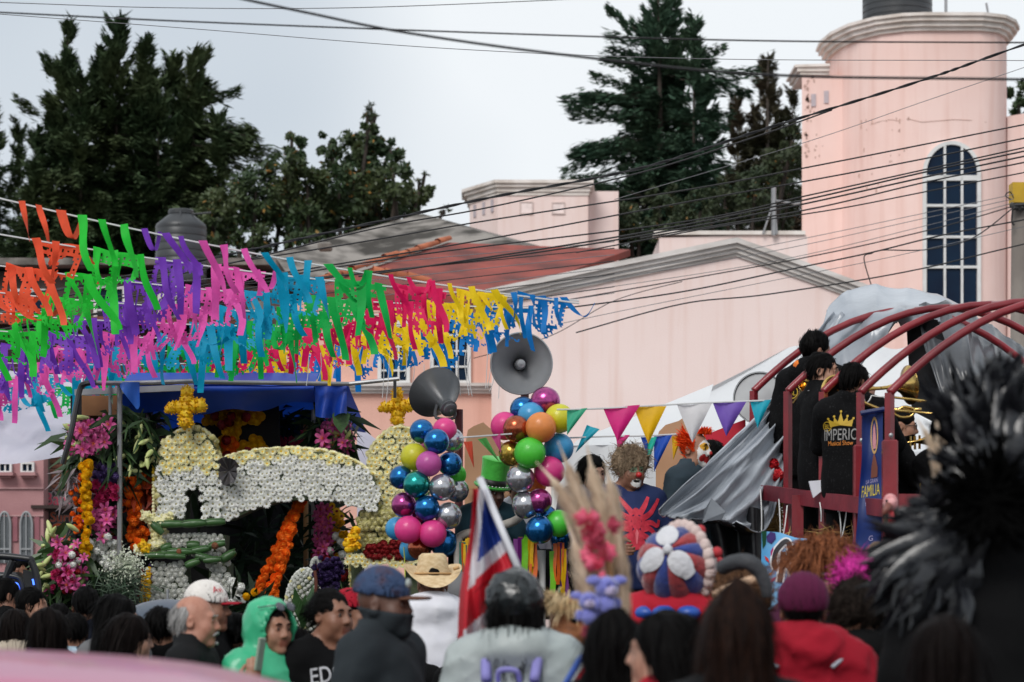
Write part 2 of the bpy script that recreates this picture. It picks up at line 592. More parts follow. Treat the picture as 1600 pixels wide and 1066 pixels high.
# ---- round tower
tw_ = thing('round_pink_tower', 'tall round fronted pink tower with an arched window under a pale curved cornice', 'building', P(1430, ground_py(46), 46))
plan = [(1253, 47.6), (1295, 47.3)]
cur = [(1294, 48.6), (1300, 47.9), (1316, 47.2), (1342, 46.55), (1376, 46.1), (1415, 45.85), (1440, 45.8), (1532, 45.8), (1556, 45.95), (1568, 46.25), (1573, 46.7)]
pl = [P(x, 0, y).xy for x, y in cur]
zt = P(0, 46, 45.8).z
b = MB()
ring = [Vector((p.x, p.y, 0)) for p in pl] + [Vector((pl[-1].x, 51, 0)), Vector((pl[0].x, 51, 0))]
b.prism(ring, (0, 0, zt))
b.build('wall', M_pinkT, tw_, smooth=True)
zc = P(0, 20, 45.6).z
cornice_run(tw_, [Vector((p.x, p.y, zc)) for p in pl] + [Vector((pl[-1].x + .02, 49, zc))], 46,
   [(.06, .25), (.08, .2), (.09, .13), (.07, .06)], M_cornW)
# left pier
a, c = P(1253, 118, 47.2), P(1296, 118, 47.2)
b = MB(); b.prism([Vector((a.x, 47.2, 0)), Vector((c.x + .4, 47.2, 0)), Vector((c.x + .4, 50.2, 0)), Vector((P(1256, 0, 50.2).x, 50.2, 0))], (0, 0, a.z)); b.build('pier', M_pinkT, tw_)
zc = P(0, 102, 47.2).z
cornice_run(tw_, [Vector((a.x, 48.5, zc)), Vector((a.x, 47.2, zc)), Vector((c.x - .01, 47.2, zc))], 47, [(.05, .16), (.08, .1), (.07, .04)], M_cornW)
for (x, y) in ((1271, 157), (1291, 152)):
 q = MB(); q.box(P(x, y, 47.2), (.09, .05, .24)); q.build('opening', mat('shaded_opening', srgb(190, 180, 186), .9), tw_)
# cracks and flaking spots, thin relief on the plaster
b = MB()
cr = [(1360, 195), (1375, 190), (1392, 187), (1404, 189), (1420, 186), (1440, 191), (1465, 189), (1490, 187), (1515, 188), (1540, 191), (1562, 189)]
def on_tower(px, py, off=.004):
 for i in range(len(cur) - 1):
  if cur[i][0] <= px <= cur[i + 1][0]:
   t = (px - cur[i][0]) / (cur[i + 1][0] - cur[i][0])
   return P(px, py, cur[i][1] * (1 - t) + cur[i + 1][1] * t - off)
 return P(px, py, 46)
for i in range(len(cr) - 1):
 b.tube([on_tower(*cr[i]), on_tower(*cr[i + 1])], .006, 4)
b.build('crack', M_stain, tw_)
b = MB()
for i in range(80):
 if i < 52:
  x = 1258 + abs(rng.gauss(0, 9)); y = rng.uniform(120, 250); Yq = 47.196; c = P(x, y, Yq)
 else:
  x = rng.uniform(1340, 1420); y = rng.choice((200, 240, 285)) + rng.uniform(-14, 14); c = on_tower(x, y)
 r1 = rng.uniform(.012, .045)
 b.add([c + Vector((r1 * math.cos(k * 1.05) * rng.uniform(.4, 1), 0, 1.5 * r1 * math.sin(k * 1.05) * rng.uniform(.4, 1))) for k in range(6)], [tuple(range(6))])
tag(b.build('flaked_plaster', M_stain, tw_), kind='stuff')
# right wing wall
b = MB(); a, c = P(1574, 178, 46.6), P(1700, 165, 46.6)
b.prism([P(1574, ground_py(46.6), 46.6), P(1700, ground_py(46.6), 46.6), P(1700, 160, 46.6), P(1574, 182, 46.6)], (0, 4, 0)); b.build('side_wall', M_pinkT, tw_)
# arched window, panes proud by 2 cm
YA = 45.79
x0, x1, ytop, ybot, ysp = 1447, 1526, 227, 480, 272
a, c = P(x0, ybot, YA), P(x1, ysp, YA)
W, Hs = c.x - a.x, c.z - a.z
rise = P(0, ytop, YA).z - c.z
cx = (a.x + c.x) / 2
def arch_z(x):
 u = min(1, abs(x - cx) / (W / 2))
 return c.z + rise * math.sqrt(max(0, 1 - u * u))
b = MB()
outer = [Vector((a.x - .07, YA - .07, a.z))] + [Vector((cx - (W / 2 + .07) * math.cos(t), YA - .07, c.z + (rise + .07) * math.sin(t))) for t in np.linspace(0, math.pi, 21)] + [Vector((c.x + .07, YA - .07, a.z))]
inner = [Vector((a.x, YA - .07, a.z))] + [Vector((cx - (W / 2) * math.cos(t), YA - .07, c.z + rise * math.sin(t))) for t in np.linspace(0, math.pi, 21)] + [Vector((c.x, YA - .07, a.z))]
for i in range(len(outer) - 1):
 b.prism([outer[i], outer[i + 1], inner[i + 1], inner[i]], (0, .08, 0))
win = b.build('arched_window', M_white, tw_)
b = MB()
for i in (1, 2):
 xx = a.x + W * (.36 if i == 1 else .70)
 b.box((xx, YA - .045, (a.z + arch_z(xx)) / 2), (.042, .05, arch_z(xx) - a.z))
rows = [480, 418, 371, 322, 279]
for r_ in rows[1:]:
 z = P(0, r_, YA).z
 b.box((cx, YA - .048, z), (W, .044, .048 if r_ != 279 else .1))
b.build('glazing_bar', M_white, win)
xs_ = [a.x, a.x + W * .36, a.x + W * .70, c.x]
zs_ = [P(0, r_, YA).z for r_ in rows]
for i in range(3):
 for j in range(5):
  xa, xb = xs_[i] + .01, xs_[i + 1] - .01
  za = zs_[j] + .01
  q = MB()
  if j < 4:
   q.prism([(xa, YA - .02, za), (xb, YA - .02, za), (xb, YA - .02, zs_[j + 1] - .01), (xa, YA - .02, zs_[j + 1] - .01)], (0, .012, 0))
  else:
   top = [(xx, YA - .02, arch_z(xx)) for xx in np.linspace(xb, xa, 8)]
   q.prism([(xa, YA - .02, za), (xb, YA - .02, za)] + top, (0, .012, 0))
  q.build('pane', M_glass, win)
# ---- black water tanks
M_tank = mat('black_polyethylene', (.028, .03, .033), .42, (.04, .043, .047), 3, bump=.1, bscale=15)
def tank(px, pytop, pw, Y, hgt, label, base=None):
 r = pw / 2 / pxm(Y)
 z1 = P(0, pytop, Y).z
 o = P(px, 0, Y); o.z = z1 - hgt
 t = thing('water_tank', label, 'water tank', o, 'black roof water tanks')
 q = MB()
 prof = [(r * .97, 0)]
 for k in range(7):
  z = hgt * (.04 + .1 * k)
  prof += [(r, z), (r, z + hgt * .07), (r * .985, z + hgt * .08), (r * .985, z + hgt * .095)]
 prof += [(r, hgt * .76), (r * .96, hgt * .8), (r * .5, hgt * .93), (r * .46, hgt * .94)]
 q.lathe(prof, 40, o); q.build('tank_body', M_tank, t, smooth=True)
 q = MB(); q.lathe([(r * .46, hgt * .935), (r * .5, hgt * .94), (r * .5, hgt * .985), (r * .46, hgt), (0, hgt)], 28, o); q.build('lid', M_tank, t, smooth=True)
 q = MB(); q.tube([o + Vector((r * .05, -r * .99, hgt * .75)), o + Vector((r * .05, -r * .5, hgt * .96))], .018, 6)
 q.build('strap', M_tank, t); q = MB(); q.tube([o + Vector((r * .45, -.1, hgt * .93)), o + Vector((r * 1.2, -.1, hgt * .95))], .018, 6); q.build('pipe', M_tank, t)
 return t
tank(283, 328, 80, 42, 1.3, 'black ribbed water tank with a domed lid beneath the dark tree')
tank(1402, -48, 108, 48, 1.15, 'black water tank cut by the photo edge on top of the round tower')
b = MB(); b.tube([P(1478, 24, 46.6), P(1478, -20, 46.6)], .03, 6); tag(b.build('roof_rod', mat('galvanised_steel', (.35, .35, .36), .5)), 'taller thin rod beside the tank on the tower roof', 'rod')
b = MB(); b.tube([P(1545, 26, 46.6), P(1541, 5, 46.6)], .022, 6); tag(b.build('roof_rod', mat('galvanised_steel', (.35, .35, .36), .5)), 'short leaning rod near the tower cornice\'s right end', 'rod')
# ---- left houses behind the paper flags
M_block = mat('bare_block', srgb(98, 84, 78), .95, srgb(62, 54, 50), 1.3, 6, bump=.4)
M_brick = mat('clay_brick', srgb(142, 92, 72), .95, srgb(112, 70, 56), 6, rand=.22)
M_mortar = mat('mortar', srgb(128, 112, 100), .95)
hs = thing('block_house', 'dim grey brown house with a flat roof behind the paper flags', 'building', P(190, ground_py(43), 43))
wall_prism(hs, 'wall', [(-160, ground_py(43)), (442, ground_py(43)), (442, 455), (300, 432), (-160, 420)], 43, 5, M_block)
b = MB(); b.box(P(130, 412, 42.9) + Vector((0, 2, 0)), (6.9, 4.6, .12)); b.build('roof_slab', M_grayroof, hs)
for k, (x0, x1, y0, y1) in enumerate(((20, 70, 455, 520), (150, 195, 450, 520), (250, 300, 462, 530))):
 rect_window(hs, x0, x1, y0, y1, 43, 2, 2)
b = MB(); b.box(P(120, 500, 42.6), (6.4, .8, .06), Matrix.Rotation(RAD(12), 3, 'X')); b.build('awning', mat('rust_sheet', srgb(120, 66, 52), .8, srgb(86, 52, 44), 2), hs)
pk = thing('arched_pink_house', 'dusky pink house with narrow arched windows at the far left edge', 'building', P(0, ground_py(36), 36))
M_dusk = mat('dusky_pink_render', srgb(176, 132, 132), .95, srgb(160, 116, 118), 1.2, 5, bump=.25)
wall_prism(pk, 'wall', [(-160, ground_py(36)), (68, ground_py(36)), (68, 640), (-160, 640)], 36, 5, M_dusk)
M_dimglass = mat('dim_grey_glass', (.12, .13, .14), .2, (.07, .08, .085), 2)
for (xc, hw) in ((7, 9), (41, 9)):
 q = MB(); a = P(xc, 870, 36)
 pts = [P(xc - hw, 880, 35.97), P(xc + hw, 880, 35.97)] + [P(xc + hw * math.cos(t), 822 - 22 * math.sin(t), 35.97) for t in np.linspace(0, math.pi, 12)]
 q.prism(pts, (0, .04, 0)); w_ = q.build('arched_window', M_dimglass, pk)
 q = MB(); q.tube(catmull([P(xc - hw, 880, 35.95), P(xc - hw, 822, 35.95)] + [P(xc - hw * math.cos(t), 822 - 22 * math.sin(t), 35.95) for t in np.linspace(.2, math.pi - .2, 8)] + [P(xc + hw, 822, 35.95), P(xc + hw, 880, 35.95)], 3), .018, 5)
 q.tube([P(xc, 880, 35.95), P(xc, 800, 35.95)], .012, 5); q.box(P(xc, 858, 35.95), (.17, .03, .025)); q.build('window_bar', mat('grey_steel_paint', (.3, .31, .32), .5), w_)
for xc in (9, 44):
 rect_window(pk, xc - 9, xc + 9, 724, 738, 36, 2, 1, fr=.03, mun=.02)
 q = MB(); q.box(P(xc, 741, 35.9), (.25, .22, .05)); q.box(P(xc, 745, 35.94), (.18, .14, .04)); q.build('sill', M_dusk, pk)
q = MB(); q.box(P(-46, 763, 35.98), (2.17, .03, .02)); q.box(P(-46, 806, 35.98), (2.17, .03, .02)); q.build('band', mat('band_paint', srgb(190, 150, 150), .95), pk)
for xc in (-12, 24, 58):
 q = MB(); q.box(P(xc, 826, 35.985), (.07, .03, .38)); q.build('pilaster', mat('pilaster_paint', srgb(150, 96, 104), .95), pk)
sh = thing('brick_shop', 'brick shop front with a black painted sign board, left of the flower float', 'building', P(150, ground_py(36.5), 36.5))
wall_prism(sh, 'wall', [(68, ground_py(36.5)), (250, ground_py(36.5)), (250, 640), (68, 640)], 36.5, 4, M_mortar)
bm_ = MB(); bm_.box((0, 0, 0), (.235, .03, .062), bevel=.006); bme = bm_.mesh('brick', M_brick)
inv = WM[sh.name].inverted()
cnt = 0
for r_ in range(9):
 for k in range(9):
  c = P(80, 768, 36.5); c.x += (k + (.5 if r_ % 2 else 0)) * .248; c.z += r_ * .075
  c.y -= .012
  o = link('brick', bme, sh, inv @ c); cnt += 1
b = MB(); b.box(P(70, 745, 36.45), (.14, .2, .55)); b.build('pier', mat('grey_concrete', srgb(120, 112, 104), .95, srgb(96, 88, 82), 2), sh)
b = MB(); b.box(P(160, 828, 36.42), (1.78, .05, 1.18)); sign = b.build('sign_board', mat('black_sign_paint', (.022, .023, .025), .6, (.03, .03, .03), 3), sh)
b = MB(); b.box(P(150, 793, 36.2), (1.85, .5, .05)); b.box(P(150, 797, 36.25), (1.8, .3, .03)); b.build('sign_ledge', mat('dark_brown_timber', srgb(52, 36, 32), .8), sh)
M_spink = mat('sign_pink', srgb(206, 60, 92), .6); M_sor = mat('sign_orange', srgb(224, 96, 40), .6); M_sgry = mat('sign_outline', srgb(150, 146, 146), .6)
def letters(txt, px, py, Y, hpx, m, parent, name='lettering', sx=1.0, slant=0.0, out=None, outm=None, depth=.006):
 v, f = text_mesh(txt)
 s_ = hpx / .72 / pxm(Y)
 o = P(px, py, Y)
 if outm is not None:
  q = MB()
  for dx, dz in ((-1, 0), (1, 0), (0, 1), (0, -1), (.7, .7), (-.7, -.7), (.7, -.7), (-.7, .7)):
   q.add([o + Vector(((x * sx + slant * y) * s_ + dx * out, .003 + .0004 * (dx + 2 * dz), y * s_ + dz * out)) for x, y in v], f)
  q.build(name + '_outline', outm, parent)
 q = MB()
 q.add([o + Vector(((x * sx + slant * y) * s_, -depth, y * s_)) for x, y in v], f)
 return q.build(name, m, parent)
letters('Banda', 98, 789, 36.385, 20, M_spink, sign, sx=.85, out=.012, outm=M_sgry)
letters('Surti', 98, 815, 36.385, 15, M_sor, sign, sx=1.0, out=.01, outm=M_sgry)
letters('OA', 102, 848, 36.385, 32, M_sor, sign, sx=.75, out=.012, outm=M_sgry)
b = MB()
b.tube([P(74, 868, 36.36), P(72.5, 822, 36.36)], [.045, .04], 8); b.sphere(P(72.5, 818, 36.36), (.04, .04, .06), 8, 6); b.build('painted_arm', mat('painted_skin', srgb(206, 160, 136), .7), sign)
# ---- concrete posts
M_conc = mat('pole_concrete', srgb(158, 150, 142), .95, srgb(120, 112, 106), 1.5, 6, bump=.3, stretch=(1, 1, .4))
pole = thing('utility_pole', 'grey concrete utility pole with a yellow top band at the right edge', 'utility pole', (P(1592, 0, 30).x, 30, 0))
b = MB(); zt = P(0, 288, 30).z
b.lathe([(.16, 0), (.105, zt), (0, zt)], 14, (P(1594, 0, 30).x, 30, 0)); b.build('shaft', M_conc, pole, smooth=True)
b = MB(); b.box(P(1594, 303, 30), (.235, .235, .25)); b.build('yellow_band', mat('yellow_sleeve', srgb(200, 160, 30), .6), pole)
b = MB()
b.tube([P(1578, 322, 29.85), P(1604, 320, 29.85)], .03, 6)
for k in range(5):
 b.tube([P(1580 + 4 * k, 318 + (k % 3) * 4, 29.85 + .03 * k), P(1586 + 4 * k, 327, 29.8)], .022, 6)
b.tube(catmull([P(1583, 325, 29.83), P(1581, 345, 29.83), P(1585, 352, 29.83)], 5), .012, 5)
b.tube(catmull([P(1580, 312, 29.8), P(1571, 306, 29.8), P(1578, 300, 29.8), P(1584, 310, 29.8)], 5), .008, 5)
b.build('cable_clamp', mat('black_rubber', (.02, .02, .02), .6), pole)
pole2 = thing('concrete_post', 'grey concrete post behind the paper flags above the blue tarp', 'post', (P(403, 0, 33).x, 33, 0))
b = MB(); b.lathe([(.13, 0), (.1, P(0, 470, 33).z), (0, P(0, 470, 33).z)], 12, (P(403, 0, 33).x, 33, 0)); b.build('shaft', M_conc, pole2, smooth=True)
# ================================================================== trees
M_bark = mat('tree_bark', (.06, .045, .035), .95, (.035, .027, .022), 6, bump=.6, bscale=25, stretch=(1, 1, .3))
M_con1 = mat('dark_cypress_foliage', (.034, .064, .028), .7, (.066, .088, .036), .9, 5, spec=.25, trans=.12)
M_con2 = mat('blue_green_conifer_foliage', (.04, .088, .056), .7, (.066, .112, .066), .8, 5, spec=.25, trans=.12)
M_con3 = mat('rusty_conifer_foliage', (.085, .06, .04), .75, (.05, .055, .03), .6, 5, spec=.2, trans=.12)
M_bro1 = mat('dark_broadleaf_foliage', (.034, .066, .026), .5, (.076, .1, .038), 1.2, 5, spec=.45, trans=.2)
M_bro2 = mat('olive_leaf_foliage', (.04, .062, .03), .55, (.065, .08, .038), 1.0, 5, spec=.35, trans=.2)
M_autumn = mat('yellowing_leaf', srgb(176, 120, 60), .6, srgb(140, 110, 50), 2)
def leaf_quads(C, D, N, L, W):
 """kite-shaped leaves: centre C, direction D, side N (all arrays), length L, width W"""
 n = len(C)
 S = np.cross(D, N)
 S /= np.maximum(np.linalg.norm(S, axis=1, keepdims=True), 1e-6)
 L = L[:, None]; W = W[:, None]
 v = np.stack([C - D * L * .5, C + S * W * .5, C + D * L * .5 + N * L * .06, C - S * W * .5], axis=1).reshape(-1, 3)
 f = np.arange(4 * n).reshape(n, 4)
 return v, f
def unit(a):
 return a / np.maximum(np.linalg.norm(a, axis=1, keepdims=True), 1e-9)
def conifer(label, Y, px, leaders, base_z, m, dens=1.0, droop=-.25, seed=1, nb=70, extra=(), leafL=(.14, .34), tw=.22, rpow=.75, group='trees behind the houses'):
 """leaders: (pxbase, pxtop, pytop, radius m at foot). Branches sweep out of each leader and carry sprays."""
 R = np.random.default_rng(seed)
 o = P(px, 0, Y); o.z = 0
 t = thing('conifer_tree', label, 'tree', o, group)
 tb = MB()
 allC, allD, allN, allL, allW = [], [], [], [], []
 main_top = max(P(l[1], l[2], Y).z for l in leaders)
 tb.tube([o, o + Vector((0, 0, base_z)), P(leaders[0][1], leaders[0][2], Y)], [tw, tw * .8, .02], 9)
 def branch(p0, d, ln, up):
  k = 7
  pts = []
  p = p0.copy(); dd = d.copy()
  for i in range(k + 1):
   pts.append(p.copy())
   dd = dd + np.array([0, 0, up / k]) + R.normal(0, .06, 3)
   dd /= np.linalg.norm(dd)
   p = p + dd * ln / k
  pts = np.array(pts)
  n = max(10, int(ln * 88 * dens))
  tt = R.uniform(.12, 1.0, n) ** .8
  idx = np.minimum((tt * k).astype(int), k - 1); fr = (tt * k - idx)[:, None]
  C = pts[idx] * (1 - fr) + pts[idx + 1] * fr
  T = unit(pts[idx + 1] - pts[idx])
  side = np.cross(T, np.array([0, 0, 1.0])); side = unit(side)
  sgn = R.choice([-1, 1], n)[:, None]
  wsp = (ln * .26 * (1.15 - tt))[:, None]
  off = side * sgn * np.abs(R.normal(0, .55, n))[:, None] * wsp + np.stack([np.zeros(n), np.zeros(n), R.normal(-.05, .07, n) - np.abs(R.normal(0, .1, n)) * ln * .4], 1)
  D = unit(T * 1.0 + side * sgn * R.uniform(.2, 1, n)[:, None] + np.stack([np.zeros(n), np.zeros(n), R.normal(droop, .25, n)], 1))
  N = unit(np.stack([R.normal(0, .5, n), R.normal(0, .5, n), np.ones(n)], 1))
  allC.append(C + off); allD.append(D); allN.append(N)
  allL.append(R.uniform(leafL[0], leafL[1], n)); allW.append(R.uniform(.035, .08, n))
  if ln > .9:
   tb.tube([Vector(q) for q in pts[::2]], [.035 * max(.25, ln / 2.4) * (1 - .28 * i) for i in range(len(pts[::2]))], 5, caps=False)
 for (xb, xt, yt, rad) in leaders:
  b0 = P(xb, 0, Y); b0.z = base_z
  top = P(xt, yt, Y)
  yo = R.normal(0, rad * .22)
  b0.y += yo; top.y += yo
  tb.tube([b0, top], [tw * .4, .012], 6, caps=False)
  H = top.z - base_z
  for i in range(int(nb * max(.5, H / 8))):
   u = R.uniform(0, 1) ** .85
   hh = base_z + H * u
   p0 = np.array(b0.lerp(top, u))
   r = rad * max(.04, (1 - u)) ** rpow * R.uniform(.55, 1.12)
   az = R.uniform(0, 2 * math.pi)
   d = np.array([math.cos(az), math.sin(az), R.uniform(-.05, .35) + (.5 if u > .85 else 0)])
   branch(p0, d / np.linalg.norm(d), max(.25, r), -.25 if u < .8 else .4)
  # upright tip sprays
  n = 70
  uu = R.uniform(.84, 1.0, n)
  C = np.array([b0.lerp(top, q) for q in uu]); spread = (.3 * (1.03 - uu))[:, None] * 2.2
  C = C + R.normal(0, 1, (n, 3)) * spread * np.array([1, 1, .3])
  D = unit(np.stack([R.normal(0, .45, n), R.normal(0, .45, n), np.ones(n)], 1))
  N = unit(R.normal(0, 1, (n, 3)))
  allC.append(C); allD.append(D); allN.append(N); allL.append(R.uniform(.12, .26, n)); allW.append(R.uniform(.04, .08, n))
 for (xa, ya, xb, yb) in extra:
  p0 = P(xa, ya, Y); p1 = P(xb, yb, Y)
  d = p1 - p0
  for s_ in range(4):
   q = np.array(p0) + R.normal(0, .18, 3)
   branch(q, np.array(d.normalized()), d.length * R.uniform(.8, 1.08), .05)
 C, D, N = np.concatenate(allC), np.concatenate(allD), np.concatenate(allN)
 v, f = leaf_quads(C, D, N, np.concatenate(allL), np.concatenate(allW))
 v = v - np.array(o)
 tag(link('crown', mesh_np('crown', v, f, m), t), kind='stuff')
 tb.build('trunk', M_bark, t, smooth='all')
 return t
def broadleaf(label, Y, px, clumps, base_z, m, n_per=1500, seed=3, leaf=(.09, .17), group='trees behind the houses', autumn=.012, wl=.5):
 R = np.random.default_rng(seed)
 o = P(px, 0, Y); o.z = 0
 t = thing('broadleaf_tree', label, 'tree', o, group)
 tb = MB()
 fork = o + Vector((0, 0, base_z))
 tb.tube([o, o + Vector((.05, 0, base_z * .5)), fork], [.2, .17, .14], 9)
 Cs, Ds, Ns = [], [], []
 for (x, y, rp) in clumps:
  c = P(x, y, Y + R.normal(0, .5)); r = rp / pxm(Y)
  mid = fork.lerp(c, .55) + Vector((R.normal(0, .2), R.normal(0, .2), .2))
  tb.tube(catmull([fork, mid, c], 4), [.1 - .0085 * i for i in range(9)], 6, caps=False)
  n = int(n_per * (r / .8) ** 2)
  q = unit(R.normal(0, 1, (n, 3))) * (R.uniform(.15, 1, n) ** .5)[:, None]
  # twigs: gather leaves toward random spray centres so gaps open between them
  kk = max(6, n // 42)
  sc = unit(R.normal(0, 1, (kk, 3))) * (R.uniform(.3, 1.12, kk) ** .5)[:, None]
  which = R.integers(0, kk, n)
  q = sc[which] * .84 + q * .27
  Cn = np.array(c) + q * r * np.array([1, 1, .95])
  Cs.append(Cn)
  D = unit(q * .8 + R.normal(0, .6, (n, 3)) + np.array([0, 0, -.25]))
  Ds.append(D); Ns.append(unit(q * .6 + R.normal(0, .5, (n, 3)) + np.array([0, 0, .5])))
 C, D, N = np.concatenate(Cs), np.concatenate(Ds), np.concatenate(Ns)
 L = R.uniform(leaf[0], leaf[1], len(C))
 v, f = leaf_quads(C, D, N, L, L * wl)
 mi = (R.uniform(0, 1, len(C)) < autumn).astype(np.int32)
 tag(link('crown', mesh_np('crown', v - np.array(o), f, [m, M_autumn], mi), t), kind='stuff')
 tb.build('trunk', M_bark, t, smooth='all')
 return t
conifer('wide dark cypress with several pointed tops, left of the sky', 55, 190,
  [(185, 186, 32, 2.5), (118, 112, 52, 1.9), (160, 157, 85, 1.9), (225, 228, 68, 2.1), (268, 268, 85, 2.1), (290, 306, 84, 1.9), (60, 66, 215, 1.5), (330, 345, 185, 1.2), (140, 136, 128, 2.2), (205, 206, 118, 2.5), (255, 250, 130, 2.5), (100, 92, 160, 2.2), (300, 296, 150, 2.0)],
  3.4, M_con1, dens=1.5, seed=4, nb=150, droop=-.15, rpow=.62, leafL=(.16, .38),
  extra=[(120, 140, 68, 98), (300, 180, 402, 222), (280, 140, 338, 138), (290, 115, 316, 84), (300, 220, 412, 232), (70, 175, 36, 160), (280, 180, 385, 195)])
conifer('dark conifer cut off by the left edge of the photo', 60, 0, [(-10, -4, 158, 1.9), (30, 26, 190, 1.3), (-60, -70, 140, 2)], 3.4, M_con1, dens=1.4, seed=9, nb=130, rpow=.65)
conifer('tall layered blue green conifer with long level boughs, right of the sky', 60, 1040,
  [(1042, 1028, -16, 2.35), (1030, 1052, -4, 1.4), (1080, 1082, 42, 1.7), (1000, 998, 110, 1.9), (1040, 1044, 60, 2.2), (1100, 1102, 120, 1.6)], 5.2, M_con2, dens=1.6, seed=12, nb=120, droop=-.2, rpow=.55, leafL=(.16, .36),
  extra=[(1010, 150, 890, 158), (1000, 165, 905, 148), (1020, 90, 945, 82), (1010, 60, 972, 18), (1000, 230, 884, 262), (990, 220, 900, 240), (1060, 130, 1166, 128), (1060, 105, 1120, 84), (1070, 190, 1140, 196), (1000, 300, 885, 268), (1010, 320, 900, 320)])
conifer('brownish conifer beside the round tower', 66, 1195, [(1196, 1200, 92, 2.1), (1160, 1152, 150, 1.6), (1236, 1240, 140, 1.6), (1180, 1178, 160, 2.0), (1215, 1218, 170, 2.0)], 5.0, M_con3, dens=1.4, seed=21, nb=120, droop=-.2, rpow=.6)
broadleaf('leafy dark green tree between the big cypress and the sky gap', 50, 440,
          [(400, 300, 48), (445, 262, 40), (460, 230, 24), (456, 208, 14), (440, 320, 52), (480, 290, 40), (360, 320, 45), (395, 365, 46), (330, 350, 40), (470, 350, 46)], 4.0, M_bro1, n_per=2300, seed=5, autumn=.02)
broadleaf('rounder dark green tree whose right edge meets the open sky', 51, 570,
          [(545, 250, 46), (590, 250, 42), (575, 212, 24), (560, 225, 24), (620, 285, 40), (655, 300, 26), (530, 300, 55), (590, 320, 55), (640, 330, 34), (540, 350, 50), (500, 330, 44), (610, 235, 24), (515, 225, 22)], 4.0, M_bro1, n_per=2300, seed=6, autumn=.02)
broadleaf('wispy bamboo like sprig topping the dark green tree', 52, 578, [(578, 195, 12), (574, 178, 9), (580, 168, 8), (612, 222, 8), (655, 282, 7), (664, 272, 6), (695, 328, 9), (586, 182, 7)], 6.0, M_bro2, n_per=2600, seed=7, leaf=(.1, .2), wl=.18)
broadleaf('pale olive bushy tree at the foot of the brown conifer', 58, 1190, [(1180, 300, 46), (1225, 260, 40), (1235, 300, 40), (1150, 330, 36), (1205, 340, 44), (1130, 300, 30), (1238, 220, 26), (1110, 345, 26)], 4.5, M_bro2, n_per=1500, seed=8, autumn=.008)
broadleaf('shrubby dark green tree under the tall conifer', 57, 1030, [(1000, 350, 44), (1050, 345, 46), (1095, 330, 40), (985, 370, 30), (1030, 310, 30)], 4.5, M_bro2, n_per=1500, seed=18, autumn=.008)
broadleaf('dark green tree peeping out right of the round tower', 62, 1600, [(1590, 150, 24), (1620, 140, 30), (1600, 175, 24)], 8, M_bro1, n_per=1800, seed=19)
# ================================================================== tents behind
M_tent = mat('white_tent_cloth', (.82, .83, .84), .55, (.74, .75, .77), .8, 5, bump=.15, bscale=3, trans=.25)
M_tentL = mat('grey_white_tarp', srgb(226, 224, 236), .6, srgb(200, 198, 214), 1.0, 5, bump=.2, bscale=4, trans=.35)
YT = 24.0
tent = thing('white_tent', 'big white peaked tent roof behind the clowns and the red truck', 'tent', P(1180, ground_py(YT), YT))
def tent_front(u, v):
 xl = 868 + (1232 - 868) * v
 xr = 1600 + (1452 - 1600) * v
 yb, yt = 712, 541 + 3 * u
 if v > .999: yl = yt
 yl = 706 + (543 - 706) * v
 p = P(xl + (xr - xl) * u, yl, YT + 2.2 * v)
 p.z -= .05 * math.sin(u * math.pi) * (1 - v) + .09 * math.sin(math.pi * v) + .02 * math.sin(u * 23 + v * 3)
 return p
b = MB(); b.grid(tent_front, 26, 10); b.build('roof', M_tent, tent, smooth='all')
def tent_left(u, v):
 p0 = P(868, 706, YT); p1 = P(1232, 543, YT + 2.2); p2 = P(930, 702, YT + 4.4)
 q = p0.lerp(p2, u); r = q.lerp(p1, v); r.z -= .06 * math.sin(math.pi * v)
 return r
b = MB(); b.grid(tent_left, 8, 8); b.build('roof_side', M_tent, tent, smooth='all')
def valance(u, v):
 p = P(868 + (1600 - 868) * u, 706, YT); p.z -= v * (.5 + .015 * math.cos(u * 75)); p.y -= .03 + .02 * math.sin(u * 60) * v
 return p
b = MB(); b.grid(valance, 60, 3); b.build('valance', M_tent, tent, smooth='all')
for x in (872, 1120, 1360, 1596):
 b = MB(); q = P(x, 706, YT); b.tube([Vector((q.x, YT + .05, 0)), q], .03, 8); b.build('pole', M_white, tent)
b = MB(); a = P(868, 730, YT + 4.4); c = P(1600, 730, YT + 4.4)
b.grid(lambda u, v: Vector((a.x + (c.x - a.x) * u, YT + 4.4 + .04 * math.sin(u * 40), .4 + v * (a.z - .3))), 50, 4); b.build('back_sheet', M_tent, tent, smooth='all')
tent2 = thing('small_white_tent', 'lower white tent corner between the balloons and the clowns', 'tent', P(950, ground_py(21), 21))
b = MB()
b.grid(lambda u, v: P(862 + (1075 - 862) * u + (40 * v), 697 - 4 * u + (602 - 695) * v * u + (652 - 697) * v * (1 - u) * 0.2, 21 + 1.5 * v) + Vector((0, 0, -.06 * math.sin(math.pi * v))), 14, 6); b.build('roof', M_tent, tent2, smooth='all')
b = MB()
b.grid(lambda u, v: P(862 + (1075 - 862) * u, 697 - 4 * u, 21) + Vector((0, -.02 * math.sin(u * 30), -v * .62)), 30, 3); b.build('valance', M_tent, tent2, smooth='all')
for x in (866, 1070):
 b = MB(); q = P(x, 695, 21); b.tube([Vector((q.x, 21, 0)), q], .025, 8); b.build('pole', M_white, tent2)
tl = thing('tarp_canopy', 'sagging greyish white tarp canopy hanging over the left side of the street', 'tarp', P(40, ground_py(25), 25))
def tarpl(u, v):
 x = -120 + u * 262
 yb = 730 - 18 * u; yt = 560 + 30 * u
 p = P(x, yt + (yb - yt) * v, 25.6 - 1.2 * v)
 p.y += .12 * math.sin(u * 9 + v * 5) + .1 * (1 - abs(math.sin(v * 9 - u * 6))) + .05 * (1 - abs(math.sin(u * 17 + v * 13)))
 p.z += .03 * math.sin(u * 8)
 return p
